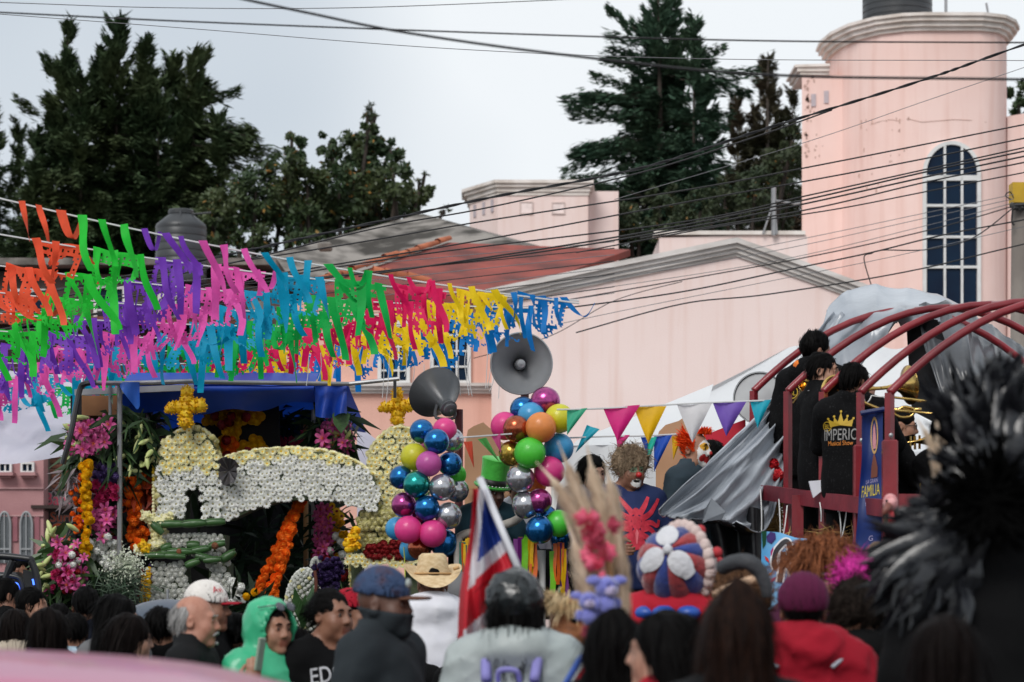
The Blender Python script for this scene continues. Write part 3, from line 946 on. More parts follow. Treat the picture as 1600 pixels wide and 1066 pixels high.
b = MB(); b.grid(tarpl, 40, 26); b.build('sheet', M_tentL, tl, smooth='all')
for x, yy in ((-118, 600), (138, 615)):
 b = MB(); q = P(x, yy, 25.7); b.tube([Vector((q.x, 25.7, 0)), q], .03, 8); b.build('pole', M_white, tl)
# folded banner frame right of the flower float
b = MB(); b.prism([P(558, 664, 26), P(592, 690, 26), P(592, 900, 26), P(558, 900, 26)], (0, .04, 0)); b.build('panel', M_tentL, None)
o = bpy.data.objects['panel']; tag(o, 'pale grey sheet with a slanted top beside the right flower tower', 'sheet'); o.name = 'hanging_sheet'
# ================================================================== flowers
M_petalW = mat('white_petal', (.88, .88, .85), .6, (.82, .83, .77), 30, trans=.15)
M_petalC = mat('cream_petal', (.86, .82, .42), .6, (.84, .8, .56), 30, trans=.15)
M_olive = mat('olive_disc', (.46, .41, .15), .8, (.34, .3, .09), 60)
M_yel = mat('yellow_disc', srgb(232, 196, 40), .7, srgb(214, 170, 30), 60)
M_yelP = mat('yellow_petal', srgb(246, 205, 20), .6, srgb(235, 180, 10), 20, trans=.15, rand=.1)
M_orgP = mat('marigold_petal', srgb(252, 146, 30), .65, srgb(242, 108, 18), 20, trans=.1, rand=.15)
M_pinkP = mat('hot_pink_petal', srgb(205, 50, 110), .6, srgb(160, 30, 85), 12, trans=.12, rand=.15)
M_magP = mat('magenta_lily_petal', srgb(168, 40, 112), .6, srgb(214, 100, 158), 14, trans=.12, rand=.12)
M_purP = mat('purple_petal', srgb(104, 84, 140), .65, srgb(76, 58, 112), 16, trans=.1, rand=.12)
M_dpur = mat('deep_purple_petal', srgb(58, 34, 92), .7, srgb(38, 22, 66), 20, rand=.2)
M_redP = mat('dark_red_petal', srgb(150, 18, 24), .65, srgb(110, 8, 14), 16, rand=.18)
M_leaf = mat('glossy_leaf', (.03, .07, .02), .4, (.05, .1, .03), 5, rand=.25, trans=.15)
M_leafD = mat('dark_leaf', (.006, .018, .006), .55, (.012, .026, .01), 5, rand=.25, spec=.18)
M_bud = mat('pale_green_bud', srgb(170, 186, 110), .55, srgb(196, 200, 140), 8, rand=.1)
M_roll = mat('rolled_leaf', (.03, .085, .022), .38, (.05, .12, .035), 7, bump=.2, bscale=30, stretch=(1, 1, 1), rand=.2)
M_core = mat('floral_foam', (.09, .11, .06), .95, (.05, .07, .035), 8, bump=.5)
def daisy_mesh(name, mp_, mc, r=.03, np_=11, cup=.25, disc=.34, rows=1):
 q = MB()
 for row in range(rows):
  rr = r * (1 - .28 * row)
  for k in range(np_):
   a = 2 * math.pi * (k + .5 * row) / np_
   a1, a2 = a - math.pi / np_ * 1.05, a + math.pi / np_ * 1.05
   def pt(rad, ang, z):
    return (rad * math.cos(ang), rad * math.sin(ang), z)
   z0, z1 = .002 + .003 * row, r * (cup + .25 * row)
   i0 = len(q.v)
   q.add([pt(rr * .2, a, z0), pt(rr * .72, a1, z1 * .7), pt(rr, a, z1 + .001 * (k % 3)), pt(rr * .72, a2, z1 * .7)], [(0, 1, 2, 3)], 0)
 q.lathe([(r * disc, 0.002), (r * disc * .9, r * .18), (r * disc * .45, r * .26), (0, r * .27)], 8, m=1)
 return q.mesh(name, [mp_, mc], recalc=False)
def pompom_mesh(name, m, r=.03, n=42, pw=.5, seed=1):
 R = np.random.default_rng(seed)
 q = MB()
 q.sphere((0, 0, r * .35), r * .72, 8, 5)
 for i in range(n):
  z = 1 - 1.5 * (i + .5) / n
  a = i * 2.39996
  s_ = math.sqrt(max(0, 1 - z * z))
  d = Vector((s_ * math.cos(a), s_ * math.sin(a), z))
  t = frame_to(d); w = r * pw * .5
  c = Vector((0, 0, r * .35)) + d * r * .62
  tip = Vector((0, 0, r * .35)) + d * r * R.uniform(.95, 1.12)
  x = t @ Vector((w, 0, 0)); y = t @ Vector((0, w, 0))
  q.add([c - x - y, c + x - y, tip + x * .6, tip - x * .6], [(0, 1, 2, 3)])
  q.add([c - y + x, c + y + x, tip + y * .6, tip - y * .6], [(0, 1, 2, 3)])
 return q.mesh(name, m, recalc=False)
FL = {
 'white': daisy_mesh('flower', M_petalW, M_olive, .037, 11, .2, .17, 2),
 'cream': daisy_mesh('flower', M_petalC, M_yel, .037, 11, .28, .27, 2),
 'creamw': daisy_mesh('flower', M_petalC, M_yel, .036, 11, .28, .32, 2),
 'pom': pompom_mesh('flower', M_petalW, .031, 40),
 'pomc': pompom_mesh('flower', M_petalC, .031, 40, seed=2),
 'yel': pompom_mesh('flower', M_yelP, .05, 60, seed=3),
 'org': pompom_mesh('flower', M_orgP, .038, 46, seed=4),
 'red': pompom_mesh('flower', M_redP, .032, 30, .9, seed=5),
 'dpur': pompom_mesh('flower', M_dpur, .03, 34, seed=6),
 'purp': pompom_mesh('flower', M_purP, .036, 40, seed=7),
 'rose': daisy_mesh('flower', M_pinkP, M_redP, .05, 8, .75, .2, 3),
 'sun': daisy_mesh('flower', M_yelP, M_redP, .05, 12, .1, .36, 1),
 'whiterose': pompom_mesh('flower', M_petalW, .036, 24, 1.1, seed=8),
}
def place_flowers(root, items, limit=300, name='flower', massname='flower_mass'):
 """items: (kind, world point, normal, scale). The first `limit` are objects of their own, the rest one joined part."""
 inv = WM[root.name].inverted()
 rest = {}
 for i, (k, p, n, s_) in enumerate(items):
  Rm = frame_to(n) @ Matrix.Rotation(rng.uniform(0, 6.28), 3, 'Z')
  tilt = Matrix.Rotation(rng.uniform(-.3, .3), 3, 'X') @ Matrix.Rotation(rng.uniform(-.3, .3), 3, 'Y')
  Rm = Rm @ tilt
  if i < limit:
   link(name, FL[k], root, inv @ Vector(p), Rm.to_euler(), s_)
  else:
   rest.setdefault(k, []).append((inv @ Vector(p), Rm, s_))
 if rest:
  VV, FF, MI, off, ms = [], [], [], 0, []
  for k, lst in rest.items():
   me = FL[k]
   v = np.array([q.co[:] for q in me.vertices])
   quads = [p for p in me.polygons]
   base = len(ms)
   ms += [s.material for s in []] or list(me.materials)
   for (p, Rm, s_) in lst:
    VV.append(v @ np.array(Rm).T * s_ + np.array(p))
    for pl_ in quads:
     FF.append([i + off for i in pl_.vertices]); MI.append(base + pl_.material_index)
    off += len(v)
  me = bpy.data.meshes.new(massname)
  me.from_pydata(np.concatenate(VV).tolist(), [], FF)
  for m_ in ms:
   me.materials.append(m_)
  me.polygons.foreach_set('material_index', MI)
  tag(link(massname, me, root), kind='stuff')
def inpoly(x, y, poly):
 c = False
 n = len(poly)
 j = n - 1
 for i in range(n):
  if (poly[i][1] > y) != (poly[j][1] > y) and x < (poly[j][0] - poly[i][0]) * (y - poly[i][1]) / (poly[j][1] - poly[i][1]) + poly[i][0]:
   c = not c
  j = i
 return c
def hexfill(poly, step, jit=.22):
 xs = [p[0] for p in poly]; ys = [p[1] for p in poly]
 out = []
 r = 0
 y = min(ys) + step * .3
 while y < max(ys):
  x = min(xs) + (step * .5 if r % 2 else 0)
  while x < max(xs):
   X, Yv = x + rng.uniform(-jit, jit) * step, y + rng.uniform(-jit, jit) * step
   if inpoly(X, Yv, poly):
    out.append((X, Yv))
   x += step
  y += step * .84
  r += 1
 return out
YF = 20.4
arch = thing('flower_arch', 'arch of white chrysanthemums joining two domed flower towers topped by yellow crosses', 'flower arch', P(440, ground_py(YF), YF))
# ---- cores
def core(poly, name, depth=.34, Y=YF):
 q = MB(); q.prism([P(x, y, Y) for x, y in poly], (0, depth, 0)); return q.build(name, M_core, arch)
tower_front = [(248, 812), (246, 745), (250, 716), (262, 690), (280, 676), (298, 672), (316, 676), (332, 692), (342, 718), (344, 745), (345, 812), (316, 812), (316, 772), (309, 763), (297, 763), (290, 772), (289, 812)]
core(tower_front, 'tower_core')
band = [(342, 722), (370, 712), (410, 706), (460, 704), (510, 708), (550, 722), (583, 744), (592, 768), (590, 800), (560, 792), (525, 783), (480, 780), (440, 783), (400, 794), (362, 812), (345, 812)]
core(band, 'arch_core', .3, YF + .04)
tower_r = [(572, 800), (572, 740), (578, 712), (592, 688), (610, 674), (628, 671), (646, 676), (660, 692), (668, 716), (670, 745), (668, 860), (560, 860), (556, 830), (560, 800)]
core(tower_r, 'tower_core', .3, YF + .14)
base_l = [(256, 836), (352, 836), (350, 868), (256, 868)]
core(base_l, 'tower_core', .34, YF + .03)
low_l = [(236, 880), (290, 880), (294, 960), (240, 960)]; low_r = [(326, 880), (358, 880), (358, 960), (328, 960)]
core(low_l, 'pillar_core', .32); core(low_r, 'pillar_core', .32)
core([(548, 860), (566, 860), (566, 950), (550, 950)], 'pillar_core', .3, YF + .14); core([(632, 880), (660, 880), (660, 950), (634, 950)], 'pillar_core', .3, YF + .14)
items = []
FWD = Vector((0, -1, 0))
def front(poly, Y, kindf, step=9.6, s_=1.0):
 for (x, y) in hexfill(poly, step):
  items.append((kindf(x, y), P(x, y, Y) + Vector((0, -.012, 0)), FWD + Vector((rng.uniform(-.25, .25), 0, rng.uniform(-.1, .35))), s_ * rng.uniform(.82, 1.1)))
def side(edge, Y, depth, kindf, step=9.6, s_=1.0):
 for i in range(len(edge) - 1):
  a, c = P(*edge[i], Y), P(*edge[i + 1], Y)
  d = c - a
  nrm = Vector((d.z, 0, -d.x)).normalized()
  if nrm.z < 0 and abs(nrm.x) < .9: nrm = -nrm
  L = d.length; st = step / pxm(Y)
  for k in range(max(1, round(L / st))):
   for m_ in range(max(1, int(depth / st))):
    q = a.lerp(c, (k + rng.random()) / max(1, round(L / st)))
    q.y += (m_ + rng.uniform(.2, .8)) * st
    items.append((kindf(0, 0), q, nrm + Vector((0, -.5, 0)), s_ * rng.uniform(.85, 1.1)))
def kdome(x, y):
 return ('cream' if rng.random() < .55 else 'creamw') if y < 735 + rng.uniform(-8, 8) else 'white'
front(tower_front, YF, kdome)
front(band, YF + .04, lambda x, y: 'white' if y > 716 + abs(x - 460) * .12 + rng.uniform(-4, 6) else ('cream' if rng.random() < .3 else 'creamw'))
front(tower_r, YF + .14, lambda x, y: ('cream' if rng.random() < .7 else 'creamw') if y < 790 else 'pomc')
front(base_l, YF + .03, lambda x, y: 'pom', 8, .8)
front(low_l, YF, lambda x, y: 'pom', 9.5)
front(low_r, YF, lambda x, y: 'pom', 9.5)
front([(578, 800), (668, 800), (668, 832), (560, 832)], YF + .1, lambda x, y: 'pomc', 9)
front([(540, 868), (668, 868), (668, 884), (545, 884)], YF + .02, lambda x, y: 'creamw', 8)
kc = lambda x, y: rng.choice(('cream', 'creamw', 'pomc'))
dome = [(246, 812), (243, 745), (247, 714), (260, 688), (279, 674), (298, 669), (317, 674), (334, 690), (344, 716)]
side(dome, YF, .34, kc)
side([(570, 800), (570, 740), (577, 711), (591, 686), (610, 671), (628, 668), (646, 673), (661, 690)], YF + .14, .3, kc)
side([(342, 719), (370, 709), (410, 703), (460, 701), (510, 705), (550, 719), (583, 741)], YF + .04, .3, lambda x, y: 'cream' if rng.random() < .4 else 'creamw')
side([(255, 868), (255, 836)], YF, .3, lambda x, y: 'pomc'); side([(236, 950), (234, 884)], YF, .3, lambda x, y: rng.choice(('pom', 'purp')))
side([(548, 940), (546, 880), (556, 860)], YF + .14, .3, kc)
rng.shuffle(items)
place_flowers(arch, items)
# cream columns on the left flank, with yellow buds
b = MB()
for x in (243, 252, 262):
 for k in range(18):
  b.sphere(P(x - 3, 722 + k * 5.4, YF + .05 + .1 * ((x - 243) / 19)), .017 * rng.uniform(.85, 1.15), 7, 5, m=1 if rng.random() < .2 else 0)
tag(b.build('flower_column', [M_petalC, M_yel], arch, smooth='all'), kind='stuff')
def puff(name, pts, r, m, parent=arch, n=9, seedn=0, jit=.35):
 """a fluffy roll: many petals round a tube of points"""
 q = MB()
 for p in pts:
  for k in range(n):
   d = Vector((rng.gauss(0, 1), rng.gauss(0, 1), rng.gauss(0, 1))).normalized()
   c = Vector(p) + d * r * .8
   t = frame_to(d); w = r * .34
   tip = c + d * r * rng.uniform(.25, jit + .15)
   x = t @ Vector((w, 0, 0)); y = t @ Vector((0, w, 0))
   q.add([c - x, c + x, tip + x * .7, tip - x * .7], [(0, 1, 2, 3)]); q.add([c - y, c + y, tip + y * .7, tip - y * .7], [(0, 1, 2, 3)])
  q.sphere(p, r * .85, 8, 6)
 return q.build(name, m, parent)
def seg(p, q, n):
 return [Vector(p).lerp(Vector(q), i / max(1, n - 1)) for i in range(n)]
puff('flower_roll', seg(P(228, 806, YF - .02), P(252, 818, YF), 4) + seg(P(252, 818, YF - .04), P(266, 806, YF), 3), .05, M_petalC)
puff('flower_roll', seg(P(238, 820, YF + .05), P(246, 860, YF + .05), 6) + seg(P(254, 820, YF + .05), P(258, 860, YF + .05), 5), .042, M_petalC)
puff('flower_roll', seg(P(216, 860, YF - .06), P(250, 850, YF - .02), 6), .05, M_petalC)
puff('flower_roll', seg(P(224, 852, YF - .1), P(228, 858, YF - .1), 2), .045, M_yelP)
# crosses
def cross(px, py, s_, Y, lean=0.0):
 ps = []
 for dx, dy, r in ((0, -26, 11), (0, -15, 11), (0, -4, 12), (0, 8, 12), (0, 19, 12), (-10, -4, 11), (-20, -3, 10), (-28, 0, 6), (10, -5, 12), (20, -6, 12)):
  ps.append((P(px + dx * s_ + lean * dy, py + dy * s_, Y), r * s_ / pxm(Y)))
 q = MB()
 for p, r in ps:
  for k in range(60):
   d = Vector((rng.gauss(0, 1), rng.gauss(0, 1), rng.gauss(0, 1))).normalized()
   c = p + d * r * .82
   t = frame_to(d); w = r * .1
   tip = p + d * r * rng.uniform(1.02, 1.2)
   x = t @ Vector((w, 0, 0)); y = t @ Vector((0, w, 0))
   q.add([c - x - y, c + x - y, tip + x * .8, tip - x * .8], [(0, 1, 2, 3)]); q.add([c - y, c + y, tip + y * .8, tip - y * .8], [(0, 1, 2, 3)])
  q.sphere(p, r * .9, 10, 7)
 q.build('flower_cross', M_yelP, arch)
cross(291, 640, 1.02, YF - .16, -.05)
cross(621, 639, .92, YF + .3)
# rolled leaves
def rolls(lst):
 for (x0, y0, x1, y1, r, dy) in lst:
  a, c = P(x0, y0, YF - .05 + dy), P(x1, y1, YF - .05 + dy)
  q = MB(); pts = seg(a, c, 6)
  q.tube(pts, [r / pxm(YF) * k for k in (.8, 1, 1.04, 1.0, .95, .7)], 12)
  d = (c - a).normalized()
  q.tube([a + Vector((0, -r / pxm(YF) * .8, r / pxm(YF) * .55)), c + Vector((0, -r / pxm(YF) * .7, r / pxm(YF) * .55))], .006, 4)
  q.build('leaf_roll', M_roll, arch, smooth=True)
rolls([(245, 819, 290, 819, 6, 0), (285, 819, 322, 817, 6.5, -.02), (318, 817, 352, 815, 6, 0), (238, 818, 254, 834, 6, -.06),
       (252, 858, 268, 852, 6, 0), (262, 862, 300, 862, 6, -.03), (296, 862, 330, 856, 6, -.02), (326, 854, 352, 848, 5.5, -.03), (238, 869, 262, 862, 5, -.02),
       (226, 868, 262, 868, 5.5, -.05), (255, 868, 290, 870, 5, -.05), (306, 868, 340, 878, 6.5, -.05), (290, 884, 312, 876, 6, -.06), (318, 876, 346, 874, 5.5, -.08), (345, 876, 368, 862, 7, -.04), (292, 852, 312, 852, 7, .02)])
for (x, y, s_) in ((280, 862, 5), (336, 853, 6), (312, 872, 4)):
 q = MB(); q.sphere(P(x, y, YF - .1), s_ / pxm(YF), 7, 5); q.build('dried_leaf', mat('dried_brown_leaf', srgb(140, 84, 50), .8, srgb(90, 52, 34), 20, bump=.4), arch)
# red flower band and yellow rolls on the right tower
items = [('red', P(x, y, YF + .02), FWD, rng.uniform(.9, 1.2)) for x, y in hexfill([(574, 850), (668, 846), (668, 874), (572, 874)], 8.5)]
inv_ = WM[arch.name].inverted()
for k, p, n, s_ in items:
 link('red_flower', FL['red'], arch, inv_ @ p, (frame_to(n) @ Matrix.Rotation(rng.uniform(0, 6), 3, 'Z')).to_euler(), s_)
puff('yellow_roll', seg(P(541, 850, YF), P(555, 838, YF), 4) + seg(P(544, 858, YF), P(557, 852, YF), 4) + seg(P(549, 838, YF), P(556, 828, YF), 3), .04, M_yelP)
puff('yellow_roll', seg(P(233, 890, YF), P(232, 945, YF), 10) + seg(P(226, 905, YF + .05), P(224, 945, YF + .05), 6), .032, M_yelP)
puff('red_roll', seg(P(222, 890, YF + .08), P(220, 945, YF + .08), 9), .028, M_redP)
# black plastic bow
b = MB()
cb = P(358, 736, YF - .06)
for k in range(9):
 a = k * .72
 d = Vector((math.cos(a) * rng.uniform(.05, .1), rng.uniform(-.05, .02), math.sin(a) * rng.uniform(.07, .13)))
 e = Vector((-math.sin(a) * .045, -.03, math.cos(a) * .045))
 b.add([cb, cb + d + e, cb + d * 1.1 + Vector((0, -.03, 0)), cb + d - e], [(0, 1, 2), (0, 2, 3)])
b.build('plastic_bow', mat('dark_plastic_bag', (.03, .026, .03), .35, (.05, .045, .05), 8, bump=.3), arch)
# ---- canopy frame of the flower float
fl = thing('float_trailer', 'flat trailer with a pipe frame that carries the flower offering under a blue tarp', 'float', P(330, ground_py(21.3), 21.3))
M_steel = mat('grey_steel_pipe', (.3, .31, .32), .4, (.22, .22, .23), 5, metal=.5)
M_blackp = mat('black_pipe', (.02, .02, .022), .4)
b = MB(); b.box((P(330, 0, 21.5).x, 22.2, .75), (2.6, 3.2, .12)); b.build('deck', mat('dark_timber', (.06, .045, .035), .9), fl)
wm = MB(); wm.lathe([(.16, -.1), (.33, -.11), (.36, -.06), (.36, .06), (.33, .11), (.16, .1), (.16, -.1)], 24, axis=(1, 0, 0)); wmm = wm.mesh('wheel', mat('tyre_rubber', (.02, .02, .02), .8), smooth=True)
for sx in (-1.15, 1.15):
 for sy in (21.4, 23.1):
  link('wheel', wmm, fl, WM[fl.name].inverted() @ Vector((P(330, 0, 21.5).x + sx, sy, .36)))
b = MB(); b.tube(catmull([P(98, 725, 20.0), P(110, 680, 20.0), P(124, 612, 20.1), P(132, 600, 20.1), P(150, 598, 20.1)], 5), .024, 8); b.build('side_pipe', M_blackp, fl)
b = MB(); b.tube(catmull([P(128, 606, 20.15), P(140, 599, 20.15), P(200, 599, 20.2), P(302, 596, 20.2)], 5), .02, 8); b.build('top_pipe', M_steel, fl)
b = MB(); b.tube([P(302, 597, 20.25), P(545, 600, 20.6), P(624, 592, 20.6)], .018, 8); b.build('top_pipe', M_steel, fl)
for (x, y0, y1, Y, m_) in ((187, 600, 930, 20.25, M_steel), (172, 600, 650, 20.3, M_steel), (490, 640, 905, 21.2, M_steel), (478, 660, 905, 21.4, mat('bamboo_pole', srgb(130, 96, 60), .8)), (291, 598, 640, 20.5, M_blackp), (617, 594, 622, 20.6, M_blackp)):
 b = MB(); b.tube([P(x, y0, Y), P(x, y1, Y)], .022 if y1 > 700 else .014, 8); b.build('post', m_, fl)
b = MB(); a, c = P(130, 613, 20.35), P(290, 606, 20.35); b.box((a + c) / 2, (1.0, .05, .05), Matrix.Rotation(RAD(2.5), 3, 'Y').transposed()); b.build('cross_bar', mat('pale_steel', (.42, .43, .44), .45), fl)
M_blue = mat('blue_tarpaulin', srgb(26, 76, 190), .45, srgb(18, 56, 150), 1.2, 5, bump=.3, bscale=5, trans=.2)
tarp = thing('blue_tarp', 'bright blue tarpaulin stretched over the flower float frame', 'tarp', P(365, 598, 21.3))
b = MB()
def bt(u, v):
 p = P(190 + u * 355, 598 + 2 * u, 20.35 + .3 * u); p.y += v * 2.4
 p.z += -.05 * math.sin(u * math.pi) * math.sin(v * math.pi) + .02 * math.sin(u * 17 + v * 5) - .25 * v
 return p
b.grid(bt, 40, 12); b.build('top_sheet', M_blue, tarp, smooth='all')
b = MB()
def bfront(u, v):
 x = 187 + u * 303
 drop = 26 * (1 - .75 * (abs(u - .35) / .65) ** 2) + 10 + 3 * math.sin(u * 20)
 f_ = max(0, v - .34) / .66; p = P(x, 597 + 9 * min(1, v / .34) + drop * f_, 20.33 + .25 * u); p.y += .55 * (1 - min(1, v / .34)) + .2 * f_ + .05 * math.sin(u * 19) * f_; p.z += .13 * (1 - min(1, v / .34))
 return p
b.grid(bfront, 60, 9); b.build('valance', M_blue, tarp, smooth='all')
b = MB()
def bflap(u, v):
 p = P(187 + 31 * u * (1), 597 + 44 * v * (1 - abs(u - .85)), 20.18); p.y -= .05 * math.sin(u * 6) * v
 return p
b.grid(bflap, 10, 8); b.build('front_flap', mat('blue_tarpaulin_light', srgb(52, 110, 196), .5, srgb(36, 88, 180), 2, bump=.3, bscale=6, trans=.2), tarp, smooth='all')
b = MB()
def bside(u, v):
 p = P(492 + 50 * u, 600 + 50 * v * (1 + .08 * math.sin(u * 5)), 20.65); p.y += .06 * math.sin(u * 11 + v * 2) * v
 return p
b.grid(bside, 14, 10); b.build('side_flap', M_blue, tarp, smooth='all')
# added black sheets standing in for the shade inside the float
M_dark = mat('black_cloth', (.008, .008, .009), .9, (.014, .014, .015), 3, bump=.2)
b = MB(); b.grid(lambda u, v: P(110 + u * 420, 618 + v * 345, 23.2) + Vector((0, .06 * math.sin(u * 33), 0)), 60, 4); b.build('back_sheet', M_dark, fl, smooth='all')
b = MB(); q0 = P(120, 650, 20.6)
b.grid(lambda u, v: Vector((P(118, 0, 20.8).x + u * .1 + .03 * math.sin(u * 20), 20.8 + u * 2.4, P(0, 650, 20.8).z * (1 - v) + .75 * v)), 20, 4); b.build('shade_side_sheet', M_dark, fl, smooth='all')
b = MB(); b.box(P(160, 636, 20.7), (.3, .3, .17)); tag(b.build('cardboard_box', mat('cardboard', srgb(150, 106, 70), .9, srgb(120, 82, 54), 3)), 'brown box of yellow flowers up under the tarp\'s left corner', 'box')
# ---- foliage and bouquets
def leaf_stuff(parent, pts, m, L=(.14, .26), W=.2, down=-.5, spread=1.0, name='leaves', seed=1, per=1, jitter=.05):
 R = np.random.default_rng(seed)
 C = np.repeat(np.array([tuple(p) for p in pts]), per, axis=0)
 n = len(C)
 C = C + R.normal(0, jitter, (n, 3))
 D = unit(R.normal(0, spread, (n, 3)) * np.array([1, .7, .7]) + np.array([0, -.3, down]))
 N = unit(R.normal(0, .6, (n, 3)) + np.array([0, -.8, .5]))
 Ls = R.uniform(L[0], L[1], n)
 # two-part bent leaf: 6 verts, 2 quads
 S = unit(np.cross(D, N))
 Wd = (Ls * W)[:, None] * .5; l_ = Ls[:, None]
 bend = np.array([0, 0, -1.0]) * l_ * R.uniform(.05, .22, n)[:, None]
 a = C; m1 = C + D * l_ * .45; tip = C + D * l_ + bend
 v = np.stack([a - S * Wd * .3, m1 - S * Wd, m1 + S * Wd, a + S * Wd * .3, tip - S * Wd * .08, tip + S * Wd * .08], 1).reshape(-1, 3)
 k = np.arange(n)[:, None] * 6
 f = np.concatenate([k + np.array([[0, 1, 2, 3]]), k + np.array([[1, 4, 5, 2]])])
 v = v - np.array(WM[parent.name].translation)
 return tag(link(name, mesh_np(name, v, f, m), parent), kind='stuff')
def rnd_pts(px0, px1, py0, py1, Y0, Y1, n):
 return [P(rng.uniform(px0, px1), rng.uniform(py0, py1), rng.uniform(Y0, Y1)) for _ in range(n)]
lily_q = MB()
for k in range(6):
 a = k * math.pi / 3
 ca, sa = math.cos(a), math.sin(a)
 pts = [(0, 0), (.035, .02), (.075, .05), (.1, .045), (.115, .02)]
 wd = [.006, .022, .024, .016, .002]
 rows_ = []
 for (r_, z_), w_ in zip(pts, wd):
  rows_.append([(r_ * ca - w_ * sa * s_, r_ * sa + w_ * ca * s_, z_ + (.006 if s_ else 0)) for s_ in (-1, 0, 1)])
 vv = [p for r_ in rows_ for p in r_]
 ff = [(i * 3 + j, i * 3 + j + 1, i * 3 + j + 4, i * 3 + j + 3) for i in range(4) for j in range(2)]
 lily_q.add(vv, ff, 0)
for k in range(5):
 a = k * 1.256
 lily_q.tube([(0, 0, .01), (.02 * math.cos(a), .02 * math.sin(a), .075)], .003, 4, m=1)
FL['lily'] = lily_q.mesh('lily_flower', [M_magP, M_orgP], smooth='all', recalc=False)
bud_q = MB(); bud_q.lathe([(0, -.06), (.012, -.045), (.02, 0), (.017, .035), (.004, .065), (0, .068)], 7); FL['bud'] = bud_q.mesh('bud', M_bud, smooth='all')
def bouquet(name, label, cat, spots, leafs, base, group=None, part='flower'):
 t = thing(name, label, cat, base, group)
 inv = WM[t.name].inverted()
 for (k, x, y, Y, s_) in spots:
  d = Vector((rng.uniform(-.6, .6), -1, rng.uniform(-.3, .5)))
  link('bud' if k == 'bud' else part, FL[k], t, inv @ P(x, y, Y), (frame_to(d if k != 'bud' else Vector((rng.uniform(-.7, .3), -.3, rng.uniform(-1, .6)))) @ Matrix.Rotation(rng.uniform(0, 6), 3, 'Z')).to_euler(), s_)
 for a in leafs:
  leaf_stuff(t, *a[0:2], **a[2])
 return t
def sp(kind, n, x0, x1, y0, y1, Y0=20.2, Y1=20.7, s0=.85, s1=1.15):
 return [(kind, rng.uniform(x0, x1), rng.uniform(y0, y1), rng.uniform(Y0, Y1), rng.uniform(s0, s1)) for _ in range(n)]
bouquet('lily_bouquet', 'bunch of magenta lilies with long green leaves, high on the left corner of the float', 'bouquet',
  sp('lily', 40, 108, 172, 655, 708, s0=.5, s1=.75) + sp('bud', 16, 102, 140, 650, 720),
  [(rnd_pts(108, 185, 680, 735, 20.3, 20.8, 120), M_leaf, dict(L=(.16, .32), W=.18, seed=2)), (rnd_pts(130, 190, 690, 740, 20.5, 20.9, 80), M_leafD, dict(L=(.2, .4), W=.14, seed=3))], P(145, 740, 20.4))
bouquet('green_lily_foliage', 'dark hanging lily leaves with pale closed buds beside the blue flap', 'foliage',
  sp('bud', 34, 188, 238, 660, 750, 20.3, 20.7, .9, 1.3),
  [(rnd_pts(165, 240, 640, 745, 20.4, 21, 190), M_leafD, dict(L=(.2, .4), W=.16, seed=5, down=-.9)), (rnd_pts(170, 225, 635, 700, 20.3, 20.6, 60), M_leaf, dict(L=(.2, .36), W=.14, seed=6, down=-.6))], P(205, 760, 20.5))
bouquet('purple_flower_cluster', 'cluster of dusty purple button chrysanthemums between the lilies and pink roses', 'flowers',
  [('purp', x, y, rng.uniform(20.2, 20.5), rng.uniform(.85, 1.1)) for x, y in hexfill([(145, 725), (160, 718), (184, 728), (184, 752), (150, 760), (142, 745)], 9)],
  [(rnd_pts(145, 184, 722, 760, 20.5, 20.7, 40), M_leafD, dict(seed=7))], P(165, 760, 20.4))
bouquet('pink_rose_cluster', 'block of deep pink cup shaped blooms below the purple cluster', 'flowers',
  [('rose', x, y, rng.uniform(20.2, 20.4), rng.uniform(.85, 1.05)) for x, y in hexfill([(141, 755), (184, 753), (186, 790), (150, 792), (140, 775)], 13)],
  [(rnd_pts(142, 184, 756, 790, 20.5, 20.6, 40), M_leafD, dict(seed=8))], P(163, 792, 20.3))
bouquet('violet_lily_cluster', 'violet pink lilies hanging below the deep pink blooms', 'flowers',
  sp('lily', 34, 140, 184, 796, 840, 20.2, 20.5, .45, .65), [(rnd_pts(140, 186, 800, 850, 20.4, 20.6, 60), M_leafD, dict(seed=9))], P(160, 850, 20.4))
bouquet('white_rose_cluster', 'cluster of round white blooms low on the left flower column', 'flowers',
  [('whiterose', x, y, rng.uniform(20.1, 20.4), rng.uniform(.8, 1.1)) for x, y in hexfill([(136, 842), (160, 836), (184, 846), (184, 872), (170, 884), (140, 878)], 10)],
  [(rnd_pts(136, 186, 840, 885, 20.4, 20.6, 50), M_leaf, dict(seed=10))], P(160, 885, 20.3))
def garland(name, label, kind, pts, n, s_, jit=.012, group=None):
 t = thing(name, label, 'garland', Vector(pts[-1]), group)
 cm = catmull(pts, 12)
 inv = WM[t.name].inverted()
 for i in range(n):
  p = cm[min(len(cm) - 1, int(i / n * len(cm)))] + Vector((rng.gauss(0, jit), rng.gauss(0, jit), rng.gauss(0, jit)))
  link('flower', FL[kind], t, inv @ p, (frame_to(Vector((rng.uniform(-1, 1), -1, rng.uniform(-.5, .5)))) @ Matrix.Rotation(rng.uniform(0, 6), 3, 'Z')).to_euler(), s_ * rng.uniform(.85, 1.15))
 b = MB(); b.tube(cm, .012, 5); b.build('cord', M_leafD, t)
 return t
garland('yellow_garland', 'thin yellow flower garland hanging down the left flower column', 'yel', [P(138, 722, 20.15), P(134, 760, 20.1), P(138, 810, 20.1), P(134, 862, 20.1)], 70, .62, .015)
garland('rust_garland', 'rusty brown flower garland left of the yellow one', 'org', [P(128, 745, 20.3), P(124, 790, 20.3), P(128, 835, 20.3)], 46, .6, .025)
